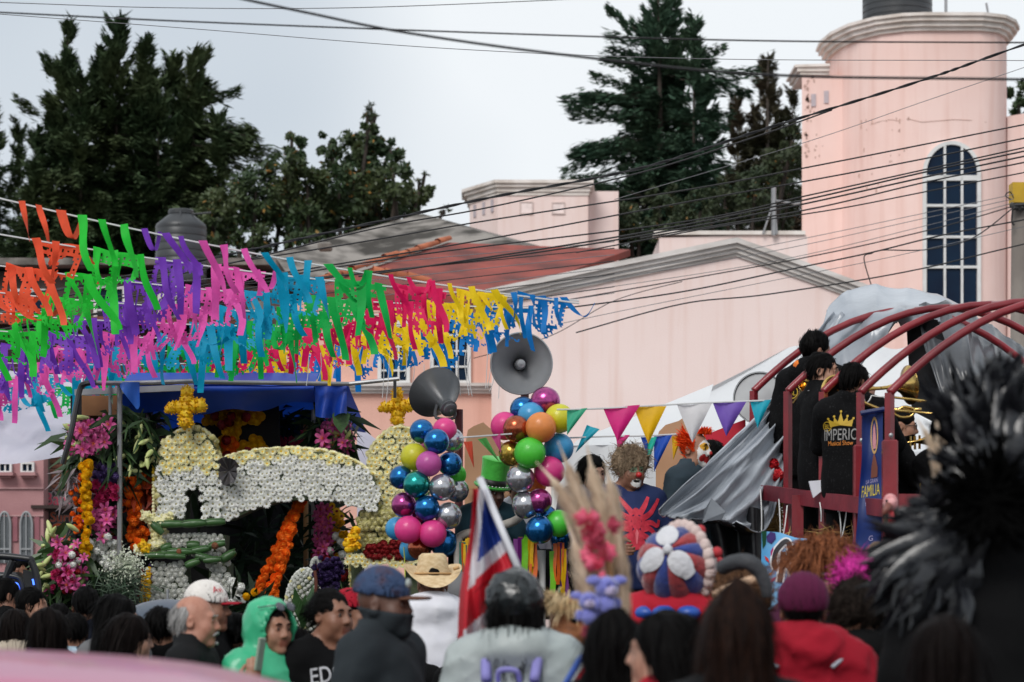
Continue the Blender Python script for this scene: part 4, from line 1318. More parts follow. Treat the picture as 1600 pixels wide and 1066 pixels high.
garland('orange_garland', 'orange flower garland behind the left white flower tower', 'org', [P(210, 735, 20.5), P(208, 780, 20.5), P(214, 830, 20.5), P(222, 862, 20.45)], 110, .8, .045)
garland('marigold_garland', 'left strand of the orange marigold garlands crossing the dark arch opening', 'org', [P(466, 785, 20.75), P(446, 830, 20.6), P(424, 880, 20.45), P(402, 922, 20.35)], 62, .85, .012, 'marigold strands')
garland('marigold_garland', 'right strand of the orange marigold garlands crossing the dark arch opening', 'org', [P(468, 785, 20.72), P(452, 835, 20.55), P(438, 885, 20.4), P(424, 930, 20.3)], 66, .95, .014, 'marigold strands')
bouquet('mixed_bouquet', 'big spreading bouquet of lilies, red and white blooms at the float\'s lower left', 'bouquet',
  sp('lily', 34, 72, 135, 848, 925, 19.9, 20.3, .4, .7) + sp('rose', 22, 82, 122, 862, 925, 19.85, 20.1, .5, .75) + sp('red', 16, 96, 125, 860, 925, 19.9, 20.2, .8, 1.1) + sp('whiterose', 22, 92, 124, 855, 915, 19.9, 20.2, .6, .85) + sp('bud', 26, 62, 130, 820, 920, 19.9, 20.2),
  [(rnd_pts(65, 140, 850, 945, 20.1, 20.5, 190), M_leaf, dict(L=(.14, .3), W=.22, seed=11, down=-.1)), (rnd_pts(75, 140, 890, 960, 20.2, 20.6, 150), M_leafD, dict(L=(.16, .34), W=.25, seed=12))], P(100, 950, 20.2))
t = bouquet('fern_bunch', 'bunch of green fern fronds and fine white filler flowers beside the left flower tower', 'bouquet', sp('whiterose', 6, 150, 210, 880, 900, 20.0, 20.2, .5, .7),
  [(rnd_pts(150, 220, 900, 935, 20.0, 20.3, 360), mat('fern_green', (.05, .085, .05), .6, (.03, .06, .03), 6), dict(L=(.1, .22), W=.06, seed=13, down=-.2))], P(185, 940, 20.2))
R = np.random.default_rng(5)
n = 1300
C = np.array([tuple(P(rng.gauss(196, 15), rng.gauss(885, 12), rng.uniform(19.95, 20.25))) for _ in range(n)]); D = unit(R.normal(0, 1, (n, 3))); N = unit(R.normal(0, 1, (n, 3)) + np.array([0, -1, .4]))
v, f = leaf_quads(C, D, N, R.uniform(.012, .026, n), R.uniform(.012, .022, n))
tag(link('filler_blossom', mesh_np('filler_blossom', v - np.array(WM[t.name].translation), f, mat('filler_white', (.6, .62, .52), .7, (.42, .48, .34), 9)), t), kind='stuff')
bouquet('grey_foliage', 'dried greyish lavender spikes hanging left of the yellow garland', 'foliage', [], [(rnd_pts(110, 128, 735, 780, 20.3, 20.5, 110), mat('dried_lavender', srgb(140, 128, 130), .8, srgb(104, 92, 98), 9), dict(L=(.08, .2), W=.16, seed=14, down=-.9))], P(118, 790, 20.4))
bouquet('red_leaf_plant', 'reddish orange leafy stem behind the left white flower tower', 'plant', [], [(rnd_pts(203, 236, 728, 790, 20.55, 20.8, 110), mat('red_croton_leaf', srgb(170, 64, 30), .5, srgb(110, 40, 26), 5, rand=.25), dict(L=(.1, .22), W=.3, seed=15, down=-.5))], P(215, 800, 20.6))
# right side of the float
bouquet('pink_lily_column', 'hanging pink lilies with dark leaves at the upper right of the float', 'bouquet',
  sp('lily', 26, 505, 545, 660, 705, 20.8, 21.1, .5, .75) + sp('bud', 8, 520, 548, 670, 710, 20.8, 21, .9, 1.1),
  [(rnd_pts(490, 546, 640, 705, 21, 21.4, 130), M_leafD, dict(L=(.16, .34), W=.2, seed=16)), (rnd_pts(500, 545, 650, 712, 20.9, 21.1, 40), M_leaf, dict(seed=17))], P(525, 720, 21))
bouquet('magenta_flower_chain', 'chain of magenta lilies hanging beside the steel post right of the arch opening', 'bouquet',
  sp('lily', 38, 496, 516, 790, 880, 20.9, 21.2, .42, .62) + sp('red', 10, 488, 512, 862, 890, 20.9, 21.1), [(rnd_pts(492, 520, 785, 890, 21.1, 21.3, 90), M_leafD, dict(seed=18))], P(506, 895, 21.1))
bouquet('yellow_bouquet', 'bunch of yellow and white blooms beside the right flower tower', 'bouquet',
  sp('yel', 12, 515, 540, 800, 875, 20.9, 21.1, .5, .7) + sp('whiterose', 10, 515, 542, 830, 905, 20.9, 21.1) + sp('red', 6, 525, 545, 885, 905, 20.8, 21.0) + sp('sun', 10, 512, 535, 790, 815, 20.9, 21.1, .5, .8),
  [(rnd_pts(512, 545, 800, 930, 21, 21.3, 110), M_leaf, dict(seed=19)), (rnd_pts(515, 545, 850, 935, 21, 21.3, 90), M_leafD, dict(seed=20))], P(528, 940, 21.1))
b = MB(); hx = P(533, 655, 20.7)
b.add([hx + Vector((x * .07, -.01 * abs(x), z * .07)) for x, z in ((0, -1.8), (.9, -.6), (1.1, .5), (.6, 1.1), (0, .7), (-.6, 1.1), (-1.1, .5), (-.9, -.6))] , [(0, 1, 2, 3, 4), (0, 4, 5, 6, 7)])
tag(b.build('heart_leaf', M_roll), 'single heart shaped green leaf at the blue tarp\'s lower right corner', 'leaf')
# altar piece of yellow blooms with dark red dots
al = thing('flower_altarpiece', 'shadowed yellow flower cross and panels with dark red dots, deep under the tarp', 'altarpiece', P(372, 760, 21.6))
it = []
for x, y in hexfill([(350, 625), (372, 622), (372, 640), (408, 640), (410, 662), (376, 662), (374, 690), (352, 690), (348, 662), (322, 660), (322, 640), (348, 640)], 10) + hexfill([(335, 692), (350, 684), (378, 690), (400, 684), (418, 700), (430, 770), (345, 770), (338, 720)], 10):
 it.append(('yel', P(x, y, 21.15), FWD, .8))
for x, y in hexfill([(346, 690), (368, 686), (372, 712), (350, 716)], 9):
 it.append(('org', P(x, y, 21.1), FWD, .9))
place_flowers(al, it)
for x, y in ((339, 650), (356, 634), (364, 651), (382, 652), (357, 660), (355, 688), (358, 712), (360, 732), (384, 706), (386, 724), (325, 700), (344, 664)):
 link('red_dot', FL['red'], al, WM[al.name].inverted() @ P(x, y, 21.03), (math.pi / 2, 0, rng.uniform(0, 6)), 1.3)
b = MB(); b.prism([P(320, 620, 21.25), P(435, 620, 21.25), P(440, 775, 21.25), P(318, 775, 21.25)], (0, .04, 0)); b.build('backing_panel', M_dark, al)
bouquet('pink_gerbera_cluster', 'shadowed crimson pink blooms under the tarp behind the arch top', 'flowers', [('rose', x, y, 21.5, .8) for x, y in hexfill([(420, 690), (478, 676), (480, 706), (425, 712)], 11)],
  [(rnd_pts(410, 490, 630, 700, 21.6, 22, 150), M_leafD, dict(L=(.2, .4), W=.14, seed=24))], P(450, 715, 21.5))
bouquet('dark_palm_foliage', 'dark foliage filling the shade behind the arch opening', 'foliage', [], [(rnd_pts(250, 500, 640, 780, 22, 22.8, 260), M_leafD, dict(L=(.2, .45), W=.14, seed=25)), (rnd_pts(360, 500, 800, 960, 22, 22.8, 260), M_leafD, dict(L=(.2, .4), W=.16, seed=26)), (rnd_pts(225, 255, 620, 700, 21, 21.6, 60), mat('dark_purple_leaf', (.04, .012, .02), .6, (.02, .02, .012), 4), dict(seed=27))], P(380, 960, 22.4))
# white mound with purple plume: flower animal with a bowed head
mo = thing('flower_animal', 'rounded white flower figure with a deep purple flower tuft, left of the red cap', 'flower figure', P(480, 990, 19.6))
b = MB(); b.sphere(P(478, 960, 19.75), (.16, .2, .36), 24, 16); b.build('body_core', M_core, mo, smooth='all')
it = []
for k in range(420):
 z = 1 - 2 * (k + .5) / 420; a = k * 2.39996; s_ = math.sqrt(1 - z * z)
 d = Vector((s_ * math.cos(a), s_ * math.sin(a), z))
 if d.y < .35:
  it.append(('pomc' if rng.random() < .15 else 'pom', P(478, 960, 19.75) + Vector((d.x * .165, d.y * .2, d.z * .365)), Vector((d.x, d.y, d.z * .5)), .55))
place_flowers(mo, it, 300, 'blossom')
it = []
for k in range(150):
 d = Vector((rng.gauss(0, 1), rng.gauss(0, 1), rng.gauss(0, 1))).normalized()
 c = P(500 + 14 * (k % 3 > 0) + (k % 5) * 2, 885 + 10 * (k % 4), 19.5)
 it.append(('dpur', c + d * .06, d, .75))
inv = WM[mo.name].inverted()
for k, p, n_, s_ in it:
 link('purple_blossom', FL['dpur'], mo, inv @ p, frame_to(n_).to_euler(), s_)
it = [('pom', P(486 + 6 * math.cos(a) + 8, 886 - 12 * math.sin(a), 19.55), Vector((0, -1, .5)), .7) for a in np.linspace(0, 3, 8)]
for k, p, n_, s_ in it:
 link('blossom', FL['pom'], mo, inv @ p, frame_to(n_).to_euler(), s_)
b = MB(); b.tube(catmull([P(492, 892, 19.42), P(494, 915, 19.4), P(491, 940, 19.4)], 5), .014, 6); b.build('braid', mat('brown_braid', srgb(92, 44, 28), .8), mo)
b = MB()
bouquet('big_leaf_plant', 'pointed dark green leaves in front of the white flower figure', 'plant', [], [(rnd_pts(470, 482, 960, 990, 19.2, 19.3, 5), M_roll, dict(L=(.22, .34), W=.34, seed=29, down=1.6, spread=.25))], P(476, 1000, 19.2))
bouquet('yellow_rose_vase', 'two yellow roses with white orchids and dark leaves inside the arch foot', 'bouquet', [('yel', 384, 933, 19.7, .62), ('yel', 398, 926, 19.7, .62)] + sp('whiterose', 9, 360, 378, 905, 945, 19.7, 19.9, .8, 1.2),
  [(rnd_pts(360, 400, 930, 975, 19.8, 20, 90), M_leafD, dict(seed=31, down=.4, L=(.14, .3)))], P(380, 985, 19.8))
# ================================================================== horn loudspeakers
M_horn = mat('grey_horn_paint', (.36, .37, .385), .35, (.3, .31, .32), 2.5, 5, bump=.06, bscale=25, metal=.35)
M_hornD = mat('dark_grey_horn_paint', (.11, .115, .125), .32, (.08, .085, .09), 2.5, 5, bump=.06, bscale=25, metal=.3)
def horn(px, py, Y, rpx, axis, label, m):
 c = P(px, py, Y); R = rpx / pxm(Y)
 ax = Vector(axis).normalized()
 t = thing('horn_speaker', label, 'loudspeaker', c, 'horn loudspeakers on poles')
 L = R * 1.25
 prof = [(R * 1.03, 0), (R * 1.05, -.012), (R, -.02)]
 out = [(R * (.2 + .8 * (1 - k / 10) ** 1.55), -.02 - L * k / 10) for k in range(0, 11)]
 inn = [(R * (.17 + .8 * (k / 10) ** 1.55), -.02 - L * (1 - k / 10) + .004) for k in range(0, 11)]
 b = MB(); b.lathe(prof + out[1:] + inn + [(R * 1.0, .0), (R * 1.03, 0)], 48, c, ax); b.build('bell', m, t, smooth=True)
 b = MB(); b.lathe([(0, -L * .15), (R * .13, -L * .17), (R * .15, -L * .22), (R * .17, -L * .55), (R * .2, -L * .9), (R * .1, -L)], 24, c, ax); b.build('reflex_cone', M_horn, t, smooth=True)
 b = MB(); b.lathe([(R * .22, -L * .98), (R * .3, -L * 1.04), (R * .33, -L * 1.08), (R * .33, -L * 1.2), (R * .26, -L * 1.23), (R * .26, -L * 1.33), (R * .2, -L * 1.36), (R * .08, -L * 1.37), (R * .07, -L * 1.42), (0, -L * 1.43)], 28, c, ax); b.build('driver', m, t, smooth=True)
 b = MB(); bk = c - ax * L * .9
 b.tube(catmull([bk + Vector((-R * .3, 0, 0)), bk + Vector((-R * .34, 0, -R * .5)), bk + Vector((R * .34, 0, -R * .5)), bk + Vector((R * .3, 0, 0))], 4), .012, 6); b.build('bracket', m, t)
 return t
horn(815, 568, 17.2, 47, (.05, -1, -.06), 'grey horn loudspeaker with its mouth facing the street, above the right balloon bunch', M_horn)
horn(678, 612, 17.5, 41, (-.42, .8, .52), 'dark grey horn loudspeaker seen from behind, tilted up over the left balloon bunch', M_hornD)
M_maroon = mat('maroon_pole_paint', srgb(96, 30, 38), .55, srgb(60, 20, 26), 4, bump=.1)
for (x, y0, label) in ((717, 640, 'dark maroon pole to the right of the left balloon bunch'), (820, 605, 'thin pole that carries the forward facing horn')):
 b = MB(); q = P(x, y0, 17.6); b.tube([(q.x, 17.6, 0), q], .03, 8); tag(b.build('speaker_pole', M_maroon), label, 'pole', 'loudspeaker poles')
# ================================================================== balloons
def bmat(nm, col, metal):
 return mat('balloon_' + nm, col, .22 if metal else .35, [c * .92 for c in col], 2, metal=.85 if metal else 0, spec=.6, trans=0 if metal else .25, coat=.3 if metal else .1)
BC = {'metallic blue': ((.01, .15, .42), 1), 'hot pink': (srgb(240, 70, 150), 0), 'yellow': (srgb(226, 222, 50), 0), 'orchid pink': (srgb(214, 96, 178), 0), 'silver': ((.5, .5, .53), 1), 'metallic teal': ((.01, .3, .27), 1),
      'metallic magenta': ((.42, .06, .24), 1), 'lime green': (srgb(90, 220, 70), 0), 'sky blue': (srgb(70, 170, 225), 0), 'copper': ((.45, .1, .04), 1), 'orange': (srgb(252, 160, 84), 0), 'gold': ((.5, .34, .05), 1), 'dark green': (srgb(30, 110, 70), 0)}
q = MB()
prof = [(0, -1.16), (.05, -1.15), (.06, -1.1)]
prof += [(math.cos(t) * (1 - .06 * max(0, -math.sin(t))), math.sin(t) * (1.04 if math.sin(t) < 0 else 1.0)) for t in np.linspace(-1.44, math.pi / 2, 17)]
q.lathe(prof, 26); BME = q.mesh('balloon', M_horn, smooth='all')
q = MB(); q.lathe([(0, -1.1), (.035, -1.1), (.03, -1.14), (.09, -1.22), (.07, -1.22), (0, -1.16)], 8); KME = q.mesh('knot', M_horn, smooth='all')
def balloons(lst, Y0, where, grp):
 byc = {}
 for r_ in lst:
  byc.setdefault(r_[0], []).append(r_)
 for c_, rows in byc.items():
  rows.sort(key=lambda r_: r_[2])
  for i, (cn, x, y, r_, back) in enumerate(rows):
   n = len(rows)
   if n == 1: lab = f'the only {cn} balloon in the {where}'
   elif n == 2: lab = f'{"upper" if i == 0 else "lower"} of the two {cn} balloons in the {where}'
   else: lab = f'{"topmost" if i == 0 else "lowest" if i == n - 1 else ORD[i] + " from the top"} of the {cn} balloons in the {where}'
   Y = Y0 + back
   m_ = bmat(cn.replace(' ', '_'), *BC[cn])
   o = link('balloon', BME, None, P(x, y, Y), (rng.uniform(-1.9, -1.1) if not back else rng.uniform(-2.4, -.6), rng.uniform(-.5, .5), rng.uniform(0, 6)), r_ * 1.13 / pxm(Y), m_)
   # neck points away from the viewer into the bunch
   d = Vector((rng.uniform(-.4, .4), 1, rng.uniform(-.5, .3)))
   o.rotation_euler = frame_to(-d).to_euler()
   tag(o, lab, 'balloon', grp)
   link('knot', KME, o, mats=m_)
balloons([('metallic blue', 659, 674, 17, .02), ('metallic blue', 682, 690, 18, -.1), ('hot pink', 695, 672, 17, .15), ('yellow', 647, 714, 19, 0), ('orchid pink', 670, 725, 18, -.12), ('metallic blue', 703, 725, 17, 0), ('silver', 706, 688, 17, .2),
          ('metallic blue', 627, 746, 16.5, 0), ('metallic teal', 651, 757, 19, -.12), ('silver', 691, 762, 19, -.12), ('silver', 714, 766, 17, .15), ('lime green', 712, 742, 15, .15), ('metallic magenta', 631, 789, 17.5, -.02), ('metallic blue', 667, 794, 18, -.12),
          ('silver', 701, 806, 19, -.08), ('lime green', 652, 775, 15, .15), ('sky blue', 620, 826, 16, .1), ('hot pink', 638, 828, 19.5, -.12), ('hot pink', 676, 834, 19.5, -.12), ('metallic blue', 694, 849, 20, .02), ('copper', 656, 856, 17, .02), ('sky blue', 643, 858, 17, .14), ('metallic magenta', 655, 808, 15, .12), ('hot pink', 666, 708, 14, .15)],
         16.9, 'bunch under the tilted horn', 'balloons tied below the tilted horn')
balloons([('metallic magenta', 852, 628, 21, .08), ('metallic blue', 817, 640, 18, .12), ('sky blue', 830, 650, 19, .02), ('hot pink', 789, 666, 20, .06), ('copper', 807, 670, 19, -.08), ('orange', 845, 668, 21.5, -.14), ('yellow', 874, 654, 20.5, -.05), ('gold', 799, 709, 18, .02), ('lime green', 828, 708, 22, -.16),
          ('sky blue', 873, 700, 21, .02), ('hot pink', 858, 737, 21.5, -.05), ('silver', 813, 748, 20, -.1), ('dark green', 828, 688, 16, .2), ('silver', 821, 789, 19.5, -.06), ('metallic magenta', 843, 783, 17.5, -.08), ('orange', 836, 757, 16, .15), ('metallic blue', 843, 828, 20, -.1), ('lime green', 873, 818, 19, -.02),
          ('metallic blue', 853, 806, 15, .15), ('metallic blue', 878, 842, 16, .15)],
         16.8, 'bunch under the facing horn', 'balloons tied below the facing horn')
b = MB(); b.tube(catmull([P(631, 855, 16.9), P(633, 900, 16.9), P(630, 960, 16.9)], 5), .004, 4); tag(b.build('balloon_ribbon', mat('lime_ribbon', srgb(200, 210, 80), .5)), 'thin lime ribbon hanging below the left balloon bunch', 'ribbon')
# ================================================================== clown float: trailer, rail, fringe, cut-outs
cf = thing('clown_trailer', 'low trailer with pipe rails and ribbon fringes that carries the clowns', 'float', P(900, ground_py(17.5), 17.5))
b = MB(); b.box((P(925, 0, 17.5).x, 17.75, .78), (1.9, 2.6, .14)); b.build('deck', mat('dark_timber', (.06, .045, .035), .9), cf)
for sx in (-.7, .7):
 link('wheel', wmm, cf, WM[cf.name].inverted() @ Vector((P(900, 0, 17.5).x + sx, 18.2, .36)))
M_rail = mat('worn_white_pipe', srgb(176, 170, 162), .6, srgb(120, 112, 104), 6, bump=.2)
b = MB(); b.tube(catmull([P(716, 905, 16.9), P(716, 850, 16.9), P(724, 836, 16.9), P(760, 828, 16.9), P(800, 816, 16.9), P(812, 808, 17.1)], 5), .03, 10); b.build('rail', M_rail, cf, smooth='all')
b = MB(); b.tube([P(845, 860, 16.95), (P(845, 0, 16.95).x, 16.95, .6)], .034, 12); b.build('white_post', M_white, cf, smooth='all')
b = MB(); b.tube([P(955, 814, 16.6), P(1028, 811, 16.6)], .014, 6); b.build('fringe_bar', mat('yellow_rope', srgb(214, 176, 60), .7), cf)
b = MB(); b.tube([P(962, 914, 16.7), P(1010, 914, 16.7)], .014, 6); b.build('fringe_bar', mat('yellow_rope', srgb(214, 176, 60), .7), cf)
RC = [srgb(70, 170, 40), srgb(240, 190, 20), srgb(120, 40, 130), srgb(235, 110, 40), srgb(130, 210, 50), srgb(235, 190, 20), srgb(110, 40, 120), srgb(30, 110, 90)]
RM = [mat('satin_ribbon', RC[0], .35)] + [mat(f'satin_ribbon_{n}', c, .35, trans=.15) for n, c in zip(('yellow', 'purple', 'orange', 'lime', 'gold', 'violet', 'teal'), RC[1:])]
def ribbon_mesh(L, W, seed, wav=.02):
 R_ = random.Random(seed); ph = R_.uniform(0, 6); tw = R_.uniform(-.6, .6)
 q = MB(); q.grid(lambda u, v: (((u - .5) * W * math.cos(tw * v)) + wav * math.sin(v * 5 + ph) * v, (u - .5) * W * math.sin(tw * v) + wav * math.cos(v * 4 + ph) * v, -L * v), 2, 9)
 return q.mesh('ribbon', RM[0], smooth='all', recalc=False)
RBM = [ribbon_mesh(1, .11, k, .03) for k in range(6)]
inv = WM[cf.name].inverted()
for k in range(20):
 x = 960 + k * 3.4
 link('ribbon', RBM[k % 6], cf, inv @ P(x, 813, 16.58 + rng.uniform(-.02, .02)), (0, 0, rng.uniform(-.5, .5)), rng.uniform(.18, .26), RM[(k * 3) % 8])
for (x0, x1, y) in ((722, 738, 842), (800, 836, 836), (862, 885, 850), (962, 1004, 868)):
 for k in range(13):
  link('ribbon', RBM[k % 6], cf, inv @ P(x0 + (x1 - x0) * rng.random(), y + rng.uniform(-3, 14), 16.85 + rng.uniform(-.03, .03)), (0, 0, rng.uniform(-.7, .7)), rng.uniform(.2, .42), RM[rng.randrange(8)])
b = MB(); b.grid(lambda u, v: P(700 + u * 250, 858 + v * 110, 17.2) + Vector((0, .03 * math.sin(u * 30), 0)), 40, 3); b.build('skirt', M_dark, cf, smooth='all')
# cardboard cut-outs
M_card = mat('cardboard', srgb(150, 106, 70), .9)
M_card2 = mat('tan_cardboard', srgb(190, 150, 118), .9, srgb(172, 132, 100), 2)
def cutout(pts, Y, label):
 q = MB(); q.prism([P(x, y, Y) for x, y in pts], (0, .03, 0)); o = q.build('cardboard_cutout', M_card2); return tag(o, label, 'cut-out', 'plain cardboard cut-outs')
cutout([(726, 960), (726, 700), (731, 672), (740, 666), (755, 660), (764, 668), (778, 676), (768, 682), (800, 700), (800, 960)], 18.6, 'tan cardboard cowboy hat cut-out behind the man in the green hat')
cutout([(1025, 960), (1025, 690), (1030, 674), (1040, 664), (1060, 658), (1072, 650), (1080, 668), (1086, 700), (1086, 960)], 18.6, 'tan cardboard cowboy hat cut-out between the two clowns')
b = MB(); b.box(P(765, 762, 18.5), (.36, .05, .025)); tag(b.build('wooden_slat', mat('plain_timber', srgb(190, 148, 104), .8, srgb(170, 128, 88), 3)), 'thin timber slat across the left cardboard cut-out', 'slat')
b = MB(); b.prism([P(1075, 690, 18.3), P(1165, 655, 18.3), P(1165, 730, 18.3), P(1078, 730, 18.3)], (0, .02, 0)); tag(b.build('red_banner', mat('red_cloth', srgb(206, 30, 56), .6, srgb(176, 20, 44), 3)), 'red cloth behind the orange haired clown', 'banner')
# ================================================================== pennant bunting
PC = {'red': srgb(226, 84, 56), 'green': srgb(60, 180, 140), 'pink': srgb(224, 30, 130), 'yellow': srgb(244, 190, 0), 'white': srgb(236, 234, 236), 'purple': srgb(118, 84, 186), 'turquoise': srgb(20, 180, 205), 'blue': srgb(20, 80, 190), 'mint': srgb(40, 200, 170), 'rose': srgb(232, 90, 160), 'leaf': srgb(90, 180, 90)}
PM = {k: mat('pennant_' + k, v, .5, trans=.3) for k, v in PC.items()}
M_line = mat('white_string', (.62, .62, .62), .7)
def pennants(label, line, flags, Y):
 t = thing('pennant_string', label, 'bunting', P(line[0][0], line[0][1], Y), 'triangular pennant strings')
 b = MB(); b.tube(catmull([P(x, y, Y) for x, y in line], 6), .006, 5); b.build('string', M_line, t)
 for (c, x0, y0, x1, y1, xt, yt) in flags:
  A_, B__, T_ = P(x0, y0, Y), P(x1, y1, Y), P(xt, yt, Y)
  q = MB()
  def fn(u, v):
   a = A_.lerp(B__, u); p = a.lerp(T_, v * .985)
   p.y += .02 * math.sin(u * 5 + v * 3) * (1 - v * .3)
   return p
  q.grid(fn, 5, 6)
  q.build('pennant', PM[c], t, smooth='all', )
pennants('upper string of big triangular pennants running from the balloons to the grey tarp', [(870, 640), (925, 639), (1000, 635), (1090, 630), (1195, 626)],
         [('green', 886, 640, 918, 638, 886, 680), ('pink', 942, 637, 1000, 633, 965, 690), ('yellow', 990, 636, 1041, 635, 1013, 694), ('white', 1058, 633, 1112, 631, 1082, 692), ('purple', 1114, 630, 1166, 628, 1135, 682), ('turquoise', 1172, 627, 1204, 625, 1184, 670)], 16.0)
pennants('lower string of triangular pennants crossing in front of the tent', [(870, 685), (950, 682), (1010, 681), (1100, 676)],
         [('turquoise', 917, 664, 937, 671, 899, 708), ('pink', 962, 680, 984, 680, 966, 705), ('blue', 1001, 683, 1012, 683, 1012, 712), ('mint', 1010, 684, 1026, 683, 1010, 734), ('blue', 1022, 682, 1050, 680, 1022, 738), ('yellow', 1050, 682, 1066, 681, 1052, 720)], 16.9)
pennants('short left string of wind blown pennants by the green hat', [(718, 684), (760, 681), (800, 678)],
         [('red', 724, 690, 738, 690, 741, 732), ('leaf', 746, 686, 760, 684, 782, 724), ('rose', 768, 682, 782, 678, 783, 708)], 16.5)
# ================================================================== papel picado
PAPC = [('orange', srgb(250, 96, 62)), ('green', srgb(40, 205, 60)), ('purple', srgb(124, 64, 190)), ('pink', srgb(238, 92, 182)), ('turquoise', srgb(0, 156, 196)), ('emerald', srgb(10, 176, 76)), ('magenta', srgb(226, 24, 94)), ('yellow', srgb(250, 214, 28)), ('blue', srgb(10, 122, 200)), ('blue2', srgb(10, 100, 184))]
PAPM = [mat('tissue_' + n, c, .55, [q * .86 for q in c], 5, trans=.35, spec=.25) for n, c in PAPC]
def lace_mesh(seed):
 """cut paper sheet: solid top band, pierced field with motif, scalloped foot; wind-warped; 1 x 1 unit hanging down"""
 R_ = random.Random(seed)
 nu, nv = 26, 24
 ph, ph2 = R_.uniform(0, 6), R_.uniform(0, 6)
 am = R_.uniform(.04, .13); pinch = R_.uniform(0, .35); lean = R_.uniform(0, .35); tear = R_.random()
 oy = R_.uniform(.42, .58); oh = R_.uniform(.2, .32); ft = R_.uniform(.5, .8)
 def pos(u, v):
  w = 1 - pinch * v
  x = (u - .5) * w + lean * v * v + am * .5 * math.sin(v * 6 + ph) * v
  y = am * math.sin(u * 7 + v * 4 + ph) * (v ** .7) + .06 * math.sin(v * 9 + u * 3 + ph2) * v
  z = -v * (1 - .12 * math.sin(u * 3.1 + ph2) * v) + .02 * math.sin(u * 9 + ph)
  return (x, y, z)
 V = [pos(i / nu, j / nv) for i in range(nu + 1) for j in range(nv + 1)]
 F_ = []
 for i in range(nu):
  for j in range(nv):
   u, v = (i + .5) / nu, (j + .5) / nv
   keep = True
   if v > .14:
    # pierced field: fine holes, two big lens-shaped openings, zigzag foot
    if i % 3 == 1 and j % 3 == 1: keep = False
    if i % 6 == 4 and j % 6 in (3, 4): keep = False
    for c_ in (.25, .75):
     e = ((u - c_) / .15) ** 2 + ((v - oy) / oh) ** 2
     if e < 1 and not (abs(u - c_) < .022 and seed % 2): keep = False
    if ((u - .5) / .09) ** 2 + ((v - .78) / .12) ** 2 < 1 and seed % 3: keep = False
    if v > ft + (1 - ft) * (1 - abs(2 * u - 1)) ** .8 + .04 * math.sin(u * 40): keep = False
    if tear > .72 and u > .62 + .2 * math.sin(v * 7 + ph): keep = False
    if tear < .2 and u < .3 + .15 * math.sin(v * 6 + ph): keep = False
   if v < .14: keep = True
   if keep:
    F_.append((i * (nv + 1) + j, (i + 1) * (nv + 1) + j, (i + 1) * (nv + 1) + j + 1, i * (nv + 1) + j + 1))
 return mesh_np('paper_flag', V, F_, PAPM[0], smooth=True)
LACE = [lace_mesh(s_) for s_ in range(14)]
def strip_mesh(seed):
 R_ = random.Random(seed)
 lean = R_.uniform(-.15, .55); ph = R_.uniform(0, 6); tw = R_.uniform(-1.4, 1.4); fold = R_.random()
 def pos(u, v):
  w = .19 * (1 - .25 * v)
  a = tw * v + .25 * math.sin(v * 5 + ph)
  cx, cy, cz = lean * (v + .25 * math.sin(v * 4 + ph) * v), .12 * math.sin(v * 4 + ph) * v, -v
  if fold > .86:      # blown back over the string
   cz = -.5 * math.sin(v * 3.0); cx = lean * v + .55 * v
  return (cx + (u - .5) * w * math.cos(a), cy + (u - .5) * w * math.sin(a), cz)
 q = MB(); q.grid(pos, 2, 12)
 return q.mesh('paper_strip', PAPM[0], smooth='all', recalc=False)
STRIP = [strip_mesh(s_) for s_ in range(22)]
STR = [  # (left y at x=-20, right x, right y, Y, first colour x, pitch, has lace, lace height px)
 (304, 905, 474, 15.0, 0), (362, 905, 470, 15.8, 1), (412, 850, 482, 16.8, 1), (455, 800, 492, 17.8, 1), (488, 745, 506, 18.9, 1), (516, 690, 520, 20.0, 1), (540, 610, 536, 21.2, 1), (566, 545, 552, 22.4, 1), (588, 470, 566, 23.6, 1), (606, 400, 582, 24.4, 1)]
